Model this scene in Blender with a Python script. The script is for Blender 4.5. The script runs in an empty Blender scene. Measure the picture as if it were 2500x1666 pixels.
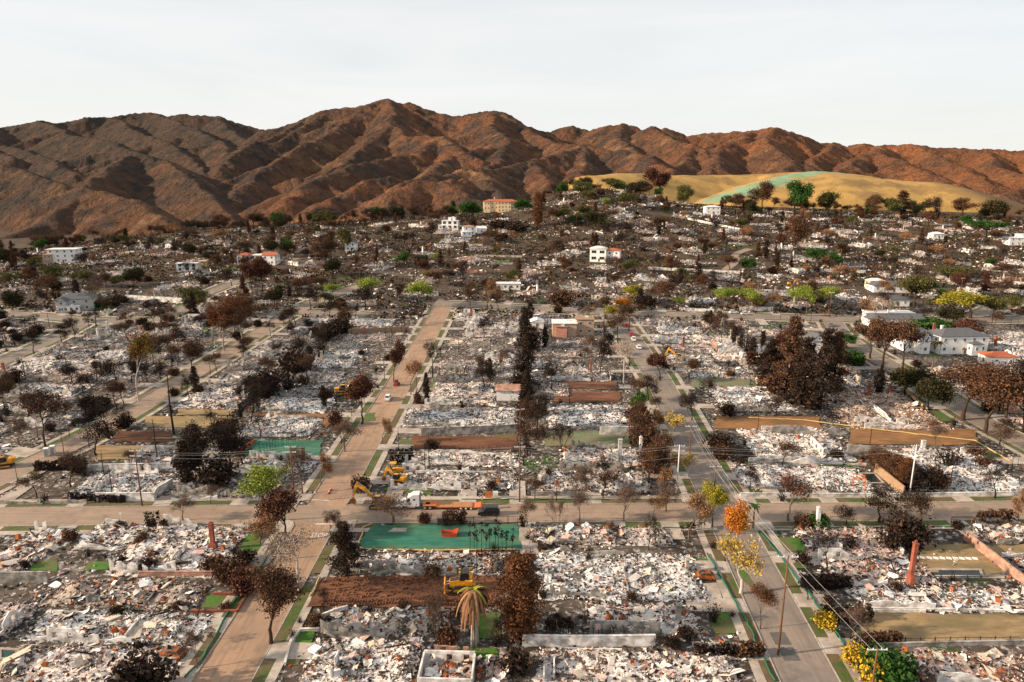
import bpy, math, random
import numpy as np
from mathutils import Vector, Matrix

R = math.radians
scene = bpy.context.scene
COL = scene.collection
rnd = random.Random(7)

# ------------------------------------------------------------------ camera, sky, sun, exposure
CAM_Z = 76.0
PITCH = R(13.27)
cam_d = bpy.data.cameras.new('camera'); cam_d.lens = 24.0; cam_d.sensor_width = 36.0
cam_d.clip_start = 0.5; cam_d.clip_end = 30000
cam = bpy.data.objects.new('camera', cam_d); COL.objects.link(cam)
cam.location = (0, 0, CAM_Z); cam.rotation_euler = (R(90) - PITCH, 0, 0)
scene.camera = cam

SUN_EL = R(21.0)
SUN_DIR = Vector((-0.985, -0.16, 0)).normalized()          # horizontal direction towards the sun
world = bpy.data.worlds.new('World'); scene.world = world; world.use_nodes = True
wn = world.node_tree.nodes; wl = world.node_tree.links; wn.clear()
w_out = wn.new('ShaderNodeOutputWorld'); w_bg = wn.new('ShaderNodeBackground')
w_sky = wn.new('ShaderNodeTexSky'); w_sky.sky_type = 'NISHITA'; w_sky.sun_disc = False
w_sky.sun_elevation = SUN_EL; w_sky.sun_rotation = math.atan2(SUN_DIR.x, SUN_DIR.y)
w_sky.altitude = 100; w_sky.air_density = 1.0; w_sky.dust_density = 2.0; w_sky.ozone_density = 1.0
# thin high cloud veil over the whole sky: streaky noise mixes the blue towards white
w_tc = wn.new('ShaderNodeTexCoord'); w_map = wn.new('ShaderNodeMapping'); w_map.inputs['Scale'].default_value = (1.3, 1.3, 9.0)
w_n = wn.new('ShaderNodeTexNoise'); w_n.inputs['Scale'].default_value = 1.6; w_n.inputs['Detail'].default_value = 7; w_n.inputs['Roughness'].default_value = 0.55
w_n.inputs['Distortion'].default_value = 0.6
w_r = wn.new('ShaderNodeMapRange'); w_r.inputs[1].default_value = 0.3; w_r.inputs[2].default_value = 0.7; w_r.inputs[3].default_value = 0.70; w_r.inputs[4].default_value = 0.86
w_mix = wn.new('ShaderNodeMix'); w_mix.data_type = 'RGBA'
w_mix.inputs['B'].default_value = (7.75, 7.68, 7.55, 1)
wl.new(w_tc.outputs['Generated'], w_map.inputs['Vector']); wl.new(w_map.outputs['Vector'], w_n.inputs['Vector'])
wl.new(w_n.outputs['Fac'], w_r.inputs[0]); wl.new(w_r.outputs[0], w_mix.inputs['Factor'])
wl.new(w_sky.outputs['Color'], w_mix.inputs['A']); wl.new(w_mix.outputs['Result'], w_bg.inputs['Color'])
w_bg.inputs['Strength'].default_value = 0.070
wl.new(w_bg.outputs['Background'], w_out.inputs['Surface'])

sun_d = bpy.data.lights.new('sun', 'SUN'); sun_d.energy = 5.0; sun_d.angle = R(1.5); sun_d.color = (1.0, 0.76, 0.53)
sun = bpy.data.objects.new('sun', sun_d); COL.objects.link(sun); sun.location = (-300, -80, 300)
_sd = Vector((SUN_DIR.x * math.cos(SUN_EL), SUN_DIR.y * math.cos(SUN_EL), math.sin(SUN_EL)))
sun.rotation_euler = _sd.to_track_quat('Z', 'Y').to_euler()
vs = scene.view_settings
vs.view_transform = 'Standard'; vs.look = 'None'; vs.gamma = 1.0; vs.use_curve_mapping = False; vs.exposure = 0.92
scene.cycles.use_denoising = True
scene.cycles.max_bounces = 5; scene.cycles.diffuse_bounces = 2; scene.cycles.transparent_max_bounces = 4
scene.render.film_transparent = False

# ------------------------------------------------------------------ terrain heights
A_K = np.array([-2.6, -.75, -.45, -.2, 0, .1, .25, .5, .75, 2.6])
Y_K = np.array([200., 330, 450, 560, 650, 760, 900, 1100, 1400])
Z_K = np.array([
    [2.12] * 10,
    [7.32] * 10,
    [14, 15, 17, 17, 18, 19, 19, 17, 15, 14],
    [16, 18, 24, 28, 31, 34, 33, 28, 25, 24],
    [8, 10, 31, 38, 44, 56, 44, 38, 35, 32],
    [0, 0, 24, 34, 46, 78, 48, 42, 38, 34],
    [0, 0, 5, 10, 24, 60, 46, 40, 34, 28],
    [0, 0, 0, 0, 5, 30, 40, 36, 22, 15],
    [0, 0, 0, 0, 0, 0, 0, 0, 0, 0]], float)
_ag = np.linspace(-2.6, 2.6, 261); _yg = np.arange(200, 1401, 5.0)
_t1 = np.array([np.interp(_ag, A_K, Z_K[i]) for i in range(len(Y_K))])
_tab = np.array([np.interp(_yg, Y_K, _t1[:, j]) for j in range(len(_ag))]).T
def _sm(a, ax, s):
    r = int(3 * s); k = np.exp(-0.5 * (np.arange(-r, r + 1) / s) ** 2); k /= k.sum()
    pad = [(0, 0), (0, 0)]; pad[ax] = (r, r)
    p = np.pad(a, pad, mode='reflect', reflect_type='odd')
    return np.apply_along_axis(lambda v: np.convolve(v, k, 'valid'), ax, p)
_tab = _sm(_sm(_tab, 0, 4.5), 1, 2.2)
def gzn(X, Y):
    X = np.asarray(X, float); Y = np.asarray(Y, float)
    a = np.clip(X / np.maximum(Y, 60), -2.59, 2.59)
    fi = np.clip((Y - 200) / 5.0, 0, len(_yg) - 1.001); fj = (a + 2.6) / 0.02
    i = fi.astype(int); j = np.clip(fj.astype(int), 0, len(_ag) - 2); u = fi - i; v = fj - j
    z = (_tab[i, j] * (1 - u) * (1 - v) + _tab[i + 1, j] * u * (1 - v) + _tab[i, j + 1] * (1 - u) * v + _tab[i + 1, j + 1] * u * v)
    pl = 0.04 * (Y - 147)
    w = np.clip((Y - 255) / 25.0, 0, 1)
    return pl * (1 - w) + z * w
def gz(x, y):
    return float(gzn(np.array([x]), np.array([y]))[0])

CP, SP = math.cos(PITCH), math.sin(PITCH)
def ray(tx, ty):
    dx = (tx - 1250) / 1666.67; dy = (833 - ty) / 1666.67
    return dx, CP + dy * SP, -SP + dy * CP
def GT(tx, ty):
    """photo pixel (2500 wide) -> point on the ground"""
    dx, dyy, dz = ray(tx, ty)
    ys = np.concatenate([np.arange(60, 700, 2.0), np.arange(700, 1300, 4.0)])
    k = ys / dyy
    h = CAM_Z + k * dz - gzn(k * dx, ys)
    s = np.where(h < 0)[0]
    i = s[0] if len(s) else len(ys) - 1
    if i > 0:
        f = h[i - 1] / (h[i - 1] - h[i] + 1e-9); y = ys[i - 1] + f * (ys[i] - ys[i - 1])
    else: y = ys[0]
    x = y / dyy * dx
    return Vector((x, y, gz(x, y)))
def GV(vx, vy): return GT(vx * 1.0625, vy * 1.0625)
def depth(p): return p.y * CP + (CAM_Z - p.z) * SP
def fore(p): return math.cos(math.atan2(CAM_Z - p.z, p.y))   # foreshortening of an upright thing seen from the camera
def vpm(p): return 1568.7 / depth(p)                      # pixels (2353 wide view) per metre
CROP = {1: (0, 1200), 2: (700, 1200), 3: (1600, 1200), 4: (0, 850), 5: (800, 850), 6: (1600, 850), 7: (0, 500), 8: (800, 500), 9: (1600, 500)}
def GC(c, x, y):
    return GT(CROP[c][0] + x / 2.6144, CROP[c][1] + y / 2.6144)

# ------------------------------------------------------------------ scene helpers
def setp(o, label=None, cat=None, group=None, kind=None):
    if label: o['label'] = label
    if cat: o['category'] = cat
    if group: o['group'] = group
    if kind: o['kind'] = kind
    return o
def empty(name, loc=(0, 0, 0), rz=0.0):
    o = bpy.data.objects.new(name, None); COL.objects.link(o); o.location = loc; o.rotation_euler = (0, 0, rz); o.empty_display_size = .5
    return o
def link(name, me, parent=None, loc=None, rot=None, scale=None):
    o = bpy.data.objects.new(name, me); COL.objects.link(o)
    if parent: o.parent = parent
    if loc is not None: o.location = loc
    if rot is not None: o.rotation_euler = rot
    if scale is not None: o.scale = scale
    return o
def copy_tree(o, parent=None):
    c = o.copy(); COL.objects.link(c); c.parent = parent
    for ch in o.children: copy_tree(ch, c)
    return c

class MB:
    def __init__(s): s.v = []; s.f = []; s.c = []
    def add(s, vs_, fs, col=None):
        n = len(s.v); s.v += [tuple(p) for p in vs_]
        for f in fs: s.f.append(tuple(i + n for i in f)); s.c.append(col)
        return s
    def box(s, c, size, rz=0.0, col=None, M=None):
        hx, hy, hz = size[0] / 2, size[1] / 2, size[2] / 2
        P = [Vector((x, y, z)) for z in (-hz, hz) for x, y in ((-hx, -hy), (hx, -hy), (hx, hy), (-hx, hy))]
        m = M if M is not None else Matrix.Rotation(rz, 3, 'Z')
        c = Vector(c)
        return s.add([c + m @ p for p in P], [(3, 2, 1, 0), (4, 5, 6, 7), (0, 1, 5, 4), (1, 2, 6, 5), (2, 3, 7, 6), (3, 0, 4, 7)], col)
    def wedge(s, pts, y0, y1, col=None):
        """extrude an x-z polygon from y0 to y1"""
        n = len(pts)
        V = [(x, y0, z) for x, z in pts] + [(x, y1, z) for x, z in pts]
        F = [tuple(range(n)), tuple(range(2 * n - 1, n - 1, -1))] + [((i + 1) % n, i, n + i, n + (i + 1) % n) for i in range(n)]
        return s.add(V, F, col)
    def prism(s, pts, z0, z1, col=None):
        n = len(pts)
        V = [(x, y, z0) for x, y in pts] + [(x, y, z1) for x, y in pts]
        F = [tuple(range(n - 1, -1, -1)), tuple(range(n, 2 * n))] + [(i, (i + 1) % n, n + (i + 1) % n, n + i) for i in range(n)]
        return s.add(V, F, col)
    def tube(s, pts, rad, n=6, col=None, cap=True):
        pts = [Vector(p) for p in pts]; V = []; F = []
        if not hasattr(rad, '__len__'): rad = [rad] * len(pts)
        for i, p in enumerate(pts):
            d = (pts[min(i + 1, len(pts) - 1)] - pts[max(i - 1, 0)]).normalized()
            a = d.cross(Vector((0.31, 0.17, 0.93))) if abs(d.z) < .9 else d.cross(Vector((1, 0.1, 0)))
            a.normalize(); b = d.cross(a)
            for k in range(n):
                t = 2 * math.pi * k / n
                V.append(p + (a * math.cos(t) + b * math.sin(t)) * rad[i])
        for i in range(len(pts) - 1):
            for k in range(n):
                F.append((i * n + k, i * n + (k + 1) % n, (i + 1) * n + (k + 1) % n, (i + 1) * n + k))
        if cap:
            F.append(tuple(range(n - 1, -1, -1))); F.append(tuple((len(pts) - 1) * n + k for k in range(n)))
        return s.add(V, F, col)
    def mesh(s, name, mat, smooth=False):
        me = bpy.data.meshes.new(name); me.from_pydata(s.v, [], s.f)
        for m in (mat if isinstance(mat, (list, tuple)) else [mat]): me.materials.append(m)
        if any(c is not None for c in s.c):
            at = me.color_attributes.new('Col', 'FLOAT_COLOR', 'CORNER')
            arr = []
            for p, c in zip(me.polygons, s.c):
                c = c or (.5, .5, .5)
                arr += [c[0], c[1], c[2], 1.0] * p.loop_total
            at.data.foreach_set('color', arr)
        if smooth: me.polygons.foreach_set('use_smooth', [True] * len(me.polygons))
        me.update(); return me
    def build(s, name, mat, parent=None, smooth=False, loc=None, rot=None):
        return link(name, s.mesh(name, mat, smooth), parent, loc, rot)

def mesh_np(name, V, F, mat, C=None, smooth=False):
    V = np.asarray(V, np.float32); F = np.asarray(F, np.int32); k = F.shape[1]
    me = bpy.data.meshes.new(name)
    me.vertices.add(len(V)); me.vertices.foreach_set('co', V.ravel())
    me.loops.add(F.size); me.loops.foreach_set('vertex_index', F.ravel())
    me.polygons.add(len(F)); me.polygons.foreach_set('loop_start', np.arange(0, F.size, k, dtype=np.int32))
    me.update(calc_edges=True)
    me.polygons.foreach_set('use_smooth', np.full(len(F), smooth))
    for m in (mat if isinstance(mat, (list, tuple)) else [mat]): me.materials.append(m)
    if C is not None:
        at = me.color_attributes.new('Col', 'FLOAT_COLOR', 'CORNER')
        c4 = np.ones((len(F), k, 4), np.float32); c4[:, :, :3] = np.asarray(C, np.float32)[:, None, :]
        at.data.foreach_set('color', c4.ravel())
    me.update(); return me

# ------------------------------------------------------------------ materials
def nodes(name):
    m = bpy.data.materials.new(name); m.use_nodes = True
    return m, m.node_tree.nodes, m.node_tree.links, m.node_tree.nodes['Principled BSDF']
def rgba(c): return (c[0], c[1], c[2], 1)
def mix_rgb(N, L, fac, a, b, blend='MIX'):
    n = N.new('ShaderNodeMix'); n.data_type = 'RGBA'; n.blend_type = blend
    for sock, v in ((n.inputs['Factor'], fac), (n.inputs['A'], a), (n.inputs['B'], b)):
        if hasattr(v, 'is_output'): L.new(v, sock)
        elif isinstance(v, (int, float)): sock.default_value = v
        else: sock.default_value = rgba(v)
    return n.outputs['Result']
def noise_n(N, L, vec, scale, detail=4, rough=.55, lo=.35, hi=.65, dist=0):
    n = N.new('ShaderNodeTexNoise'); n.inputs['Scale'].default_value = scale; n.inputs['Detail'].default_value = detail
    n.inputs['Roughness'].default_value = rough; n.inputs['Distortion'].default_value = dist
    L.new(vec, n.inputs['Vector'])
    r = N.new('ShaderNodeMapRange'); r.inputs[1].default_value = lo; r.inputs[2].default_value = hi
    L.new(n.outputs['Fac'], r.inputs[0]); return r.outputs[0]
def bump_n(N, L, bsdf, h, strength, dist):
    b = N.new('ShaderNodeBump'); b.inputs['Strength'].default_value = strength; b.inputs['Distance'].default_value = dist
    L.new(h, b.inputs['Height']); L.new(b.outputs['Normal'], bsdf.inputs['Normal'])
def mk(name, a, b=None, scale=3.0, rough=.8, bump=0.0, metal=0.0, c=None, cscale=.4, coords='Object', spec=.3, stretch=None):
    """two-tone noise material with an optional third, larger patch colour"""
    m, N, L, B = nodes(name)
    vec = N.new('ShaderNodeTexCoord').outputs['Object']
    if coords == 'World':
        vec = N.new('ShaderNodeNewGeometry').outputs['Position']
    if stretch:
        mp = N.new('ShaderNodeMapping'); mp.inputs['Scale'].default_value = stretch; L.new(vec, mp.inputs['Vector']); vec = mp.outputs['Vector']
    b = b or tuple(x * .75 for x in a)
    f = noise_n(N, L, vec, scale)
    col = mix_rgb(N, L, f, a, b)
    if c:
        f2 = noise_n(N, L, vec, cscale, 5, .6, .42, .62); col = mix_rgb(N, L, f2, col, c)
    L.new(col, B.inputs['Base Color']); B.inputs['Roughness'].default_value = rough; B.inputs['Metallic'].default_value = metal
    B.inputs['Specular IOR Level'].default_value = spec
    if bump: bump_n(N, L, B, f, bump, .1)
    return m
def mk_col(name, rough=.85, var=.35, scale=4.0, tint=.0, spec=.2, bump=0.0):
    """vertex colour with noise wear and a per-object tint"""
    m, N, L, B = nodes(name)
    at = N.new('ShaderNodeVertexColor'); at.layer_name = 'Col'
    tc = N.new('ShaderNodeTexCoord')
    f = noise_n(N, L, tc.outputs['Object'], scale, 5, .65, .5, .72)
    dark = mix_rgb(N, L, var, at.outputs['Color'], (0.03, 0.027, 0.025))
    col = mix_rgb(N, L, f, at.outputs['Color'], dark)
    if tint:
        oi = N.new('ShaderNodeObjectInfo')
        rp = N.new('ShaderNodeValToRGB'); e = rp.color_ramp.elements
        e[0].position = 0; e[0].color = (1.08, .93, .84, 1); e[1].position = 1; e[1].color = (.97, .985, 1.0, 1)
        m2 = e.new(.5); m2.color = (1.0, .98, .96, 1)
        L.new(oi.outputs['Random'], rp.inputs['Fac'])
        col = mix_rgb(N, L, tint, col, rp.outputs['Color'], 'MULTIPLY')
    L.new(col, B.inputs['Base Color']); B.inputs['Roughness'].default_value = rough; B.inputs['Specular IOR Level'].default_value = spec
    if bump: bump_n(N, L, B, f, bump, .1)
    return m
# ------------------------------------------------------------------ material library
M = {}
M['rubble'] = mk_col('rubble', .9, .45, 2.2, .8)
M['leaf'] = mk_col('leaf', .9, .35, 1.2, .5, .08)
M['bark'] = mk_col('bark', .95, .45, 2.0, .3, .08)
M['paint'] = mk_col('paint', .5, .25, 3.0, 0, .4)
M['stucco'] = mk_col('stucco', .85, .32, .9, 0, .2)
M['concrete'] = mk('concrete', (.42, .37, .32), (.33, .29, .25), 1.2, .9, c=(.25, .21, .18), cscale=.25, coords='World')
M['kerb'] = mk('kerb', (.36, .33, .3), (.22, .2, .18), 2.0, .9, coords='World')
M['verge'] = mk('verge', (.035, .085, .014), (.07, .085, .025), .9, .95, .3, c=(.12, .085, .045), cscale=.3, coords='World')
M['verge_dry'] = mk('verge_dry', (.13, .1, .05), (.085, .085, .03), .8, .95, .3, c=(.1, .065, .04), cscale=.3, coords='World')
M['worn_paint'] = mk('worn_paint', (.7, .67, .63), (.52, .47, .42), 2.5, .8)
M['lawn'] = mk('lawn', (.035, .115, .012), (.065, .14, .02), 1.1, .95, .3, c=(.11, .09, .045), cscale=.2, coords='World')
M['brown_dirt'] = mk('brown_dirt', (.12, .05, .026), (.06, .026, .015), 1.4, .95, .9, c=(.17, .075, .038), cscale=.3, coords='World', stretch=(.35, 1.4, 1))
M['tan_dirt'] = mk('tan_dirt', (.3, .21, .11), (.21, .145, .075), .9, .95, .6, c=(.15, .12, .06), cscale=.2, coords='World', stretch=(.4, 1.2, 1))
M['orange_dirt'] = mk('orange_dirt', (.27, .135, .05), (.18, .085, .035), .9, .95, .4, c=(.13, .075, .035), cscale=.2, coords='World', stretch=(.4, 1.2, 1))
M['green_mulch'] = mk('green_mulch', (.012, .10, .066), (.03, .155, .11), .8, .95, .5, c=(.06, .13, .08), cscale=.22, coords='World', stretch=(.35, 1.3, 1))
M['dull_green'] = mk('dull_green', (.10, .14, .085), (.14, .15, .085), .8, .95, .4, c=(.17, .14, .08), cscale=.2, coords='World')
M['water_green'] = mk('water_green', (.012, .05, .04), (.02, .07, .05), .5, .15)
M['water_dark'] = mk('water_dark', (.008, .014, .018), (.015, .022, .025), .5, .12)
M['white_wall'] = mk('white_wall', (.78, .77, .75), (.62, .6, .58), .7, .85, c=(.3, .28, .26), cscale=.45)
M['grey_wall'] = mk('grey_wall', (.4, .38, .35), (.28, .26, .24), .8, .9, c=(.12, .11, .1), cscale=.5)
M['pink_wall'] = mk('pink_wall', (.48, .27, .2), (.36, .19, .14), .8, .9, c=(.2, .13, .1), cscale=.5)
M['brick'] = mk('brick', (.3, .09, .05), (.22, .065, .04), 3.0, .9, c=(.14, .05, .035), cscale=.6)
M['rust'] = mk('rust', (.42, .12, .022), (.22, .06, .018), 2.5, .75, c=(.09, .04, .02), cscale=1.2)
M['black_metal'] = mk('black_metal', (.02, .02, .022), (.035, .035, .036), 2.0, .55)
M['yellow'] = mk('yellow', (.72, .34, .015), (.58, .25, .012), 2.0, .45, c=(.33, .16, .03), cscale=.9)
M['tyre'] = mk('tyre', (.02, .02, .02), (.035, .033, .03), 4, .8)
M['steel'] = mk('steel', (.45, .45, .45), (.3, .3, .3), 4, .4, metal=.6)
M['glass'] = mk('glass', (.012, .016, .02), (.02, .024, .028), 1, .08, spec=.5)
M['wood_pole'] = mk('wood_pole', (.17, .075, .035), (.10, .045, .022), 2.0, .9, stretch=(3, 3, .3))
M['white_paint'] = mk('white_paint', (.75, .75, .74), (.62, .62, .61), 2, .6)
M['pale_metal'] = mk('pale_metal', (.62, .64, .66), (.5, .52, .54), 2, .55)
M['wire'] = mk('wire', (.34, .33, .32), (.25, .25, .25), 1, .6)
M['dark_wire'] = mk('dark_wire', (.04, .04, .04), (.05, .05, .05), 1, .7)
M['red_tile'] = mk('red_tile', (.38, .11, .05), (.27, .075, .035), 2.5, .85, .4, stretch=(4, 1, 1))
M['grey_roof'] = mk('grey_roof', (.07, .075, .085), (.11, .115, .125), 2.0, .85, .3)
M['tan_roof'] = mk('tan_roof', (.3, .2, .13), (.24, .16, .1), 2.0, .85)
M['white_roof'] = mk('white_roof', (.68, .68, .68), (.55, .56, .57), .8, .7)
M['deck_wood'] = mk('deck_wood', (.42, .2, .09), (.3, .13, .06), 2, .85)
M['orange_paint'] = mk('orange_paint', (.5, .15, .045), (.38, .11, .04), 2, .6)
M['wattle_green'] = mk('wattle_green', (.01, .13, .07), (.015, .085, .05), 2, .8)
M['wattle_straw'] = mk('wattle_straw', (.5, .37, .17), (.38, .27, .12), 2, .9)
M['orange_plastic'] = mk('orange_plastic', (.75, .1, .03), (.6, .08, .025), 1, .6)
M['red_paint'] = mk('red_paint', (.5, .02, .02), (.4, .015, .015), 1, .5)
M['car_black'] = mk('car_black', (.009, .010, .011), (.012, .012, .013), 1, .2, spec=.5)
M['car_white'] = mk('car_white', (.7, .7, .7), (.62, .62, .62), 1, .3, spec=.5)
M['car_red'] = mk('car_red', (.35, .015, .02), (.3, .012, .015), 1, .3, spec=.5)
M['car_grey'] = mk('car_grey', (.12, .125, .13), (.1, .1, .11), 1, .3, spec=.5)
M['lamp_white'] = mk('lamp_white', (.85, .85, .82), (.8, .8, .78), 1, .2)
M['lamp_red'] = mk('lamp_red', (.4, .01, .01), (.3, .01, .01), 1, .2)

def ground_mat():
    m, N, L, B = nodes('burnt_ground')
    pos = N.new('ShaderNodeNewGeometry').outputs['Position']
    f1 = noise_n(N, L, pos, .35, 6, .6, .35, .65)
    col = mix_rgb(N, L, f1, (.042, .033, .026), (.115, .095, .078))
    f2 = noise_n(N, L, pos, .06, 5, .6, .45, .6)
    col = mix_rgb(N, L, f2, col, (.025, .021, .018))
    f3 = noise_n(N, L, pos, .045, 4, .6, .60, .66)
    col = mix_rgb(N, L, f3, col, (.03, .07, .014))
    f4 = noise_n(N, L, pos, .8, 5, .75, .52, .62)
    col = mix_rgb(N, L, f4, col, (.42, .39, .36))
    sx = N.new('ShaderNodeSeparateXYZ'); L.new(pos, sx.inputs[0]); mr_ = N.new('ShaderNodeMapRange'); mr_.inputs[1].default_value = 330; mr_.inputs[2].default_value = 430; L.new(sx.outputs['Y'], mr_.inputs[0])
    fh = noise_n(N, L, pos, .08, 5, .65, .35, .65)
    hill = mix_rgb(N, L, fh, (.032, .024, .018), (.085, .058, .038))
    hill = mix_rgb(N, L, noise_n(N, L, pos, .03, 4, .6, .6, .66), hill, (.06, .075, .028))
    mm = N.new('ShaderNodeMath'); mm.operation = 'MULTIPLY'; mm.inputs[1].default_value = .85; L.new(mr_.outputs[0], mm.inputs[0])
    col = mix_rgb(N, L, mm.outputs[0], col, hill)
    L.new(col, B.inputs['Base Color']); B.inputs['Roughness'].default_value = .95; B.inputs['Specular IOR Level'].default_value = .1
    bump_n(N, L, B, f4, .5, .25)
    return m
M['ground'] = ground_mat()

def road_mat(name, a, b, dust, along=(1.6, .06, 1)):
    m, N, L, B = nodes(name)
    pos = N.new('ShaderNodeNewGeometry').outputs['Position']
    f1 = noise_n(N, L, pos, .5, 5, .6, .35, .65)
    col = mix_rgb(N, L, f1, a, b)
    f2 = noise_n(N, L, pos, .09, 4, .6, .4, .62)
    col = mix_rgb(N, L, f2, col, dust)
    mp = N.new('ShaderNodeMapping'); mp.inputs['Scale'].default_value = along; mp.inputs['Rotation'].default_value = (0, 0, R(2.2)); L.new(pos, mp.inputs['Vector'])
    f3 = noise_n(N, L, mp.outputs['Vector'], 1.0, 3, .5, .45, .75)
    col = mix_rgb(N, L, f3, col, tuple(x * .78 for x in a))
    fs = noise_n(N, L, pos, .25, 6, .7, .52, .7); col = mix_rgb(N, L, fs, col, tuple(x * .8 for x in b))
    fn = noise_n(N, L, pos, 6, 3, .7, .3, .7)
    col = mix_rgb(N, L, fn, col, tuple(x * .85 for x in a), 'MIX') if False else col
    L.new(col, B.inputs['Base Color']); B.inputs['Roughness'].default_value = .92; B.inputs['Specular IOR Level'].default_value = .2
    return m
M['road_tan'] = road_mat('road_tan', (.29, .2, .14), (.24, .168, .12), (.33, .22, .15))
M['road_grey'] = road_mat('road_grey', (.2, .17, .15), (.165, .145, .128), (.24, .195, .16))
M['road_cross'] = road_mat('road_cross', (.265, .205, .16), (.225, .175, .138), (.3, .22, .165), (.06, 1.6, 1))
M['patch'] = mk('patch', (.08, .075, .075), (.11, .1, .095), 1.5, .95, coords='World')

# ------------------------------------------------------------------ ground sheet
acol = np.concatenate([np.linspace(-2.55, -.92, 14)[:-1], np.linspace(-.92, .92, 170), np.linspace(.92, 2.55, 14)[1:]])
yrow = np.concatenate([np.linspace(-260, 60, 9)[:-1], np.linspace(60, 300, 41)[:-1], np.arange(300, 1000, 6.0), np.arange(1000, 1401, 25.0)])
AA, YY = np.meshgrid(acol, yrow); XX = AA * np.maximum(YY, 150)
ZZ = gzn(XX, YY)
def grid_faces(nr, nc):
    i = np.arange(nr - 1)[:, None] * nc + np.arange(nc - 1)[None, :]
    return np.stack([i, i + 1, i + 1 + nc, i + nc], -1).reshape(-1, 4)
def grid_mesh(name, X, Y, Z, mat, C=None):
    return mesh_np(name, np.stack([X, Y, Z], -1).reshape(-1, 3), grid_faces(*X.shape), mat, C, True)
setp(link('ground', grid_mesh('ground', XX, YY, ZZ, M['ground'])), 'burnt ash-strewn ground under the ruined neighbourhood', 'ground', kind='structure')

# ------------------------------------------------------------------ mountains
def vnoise(x, y, seed):
    r = np.random.RandomState(seed).rand(128, 128)
    xi = np.floor(x).astype(int); yi = np.floor(y).astype(int); u = x - xi; v = y - yi
    u = u * u * (3 - 2 * u); v = v * v * (3 - 2 * v)
    g = lambda a, b: r[a % 128, b % 128]
    return g(xi, yi) * (1 - u) * (1 - v) + g(xi + 1, yi) * u * (1 - v) + g(xi, yi + 1) * (1 - u) * v + g(xi + 1, yi + 1) * u * v
def fbm(x, y, seed, o=5, gain=.5):
    s = 0; a = 1; t = 0
    for k in range(o):
        s = s + a * vnoise(x * 2 ** k + 17 * k, y * 2 ** k + 31 * k, seed + k); t += a; a *= gain
    return s / t
def ridge(pts):
    out = []
    for tx, ty, Yd in pts:
        dx, dyy, dz = ray(tx, ty); k = Yd / dyy
        out.append(np.array([k * dx, Yd, CAM_Z + k * dz]))
    return out
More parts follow.
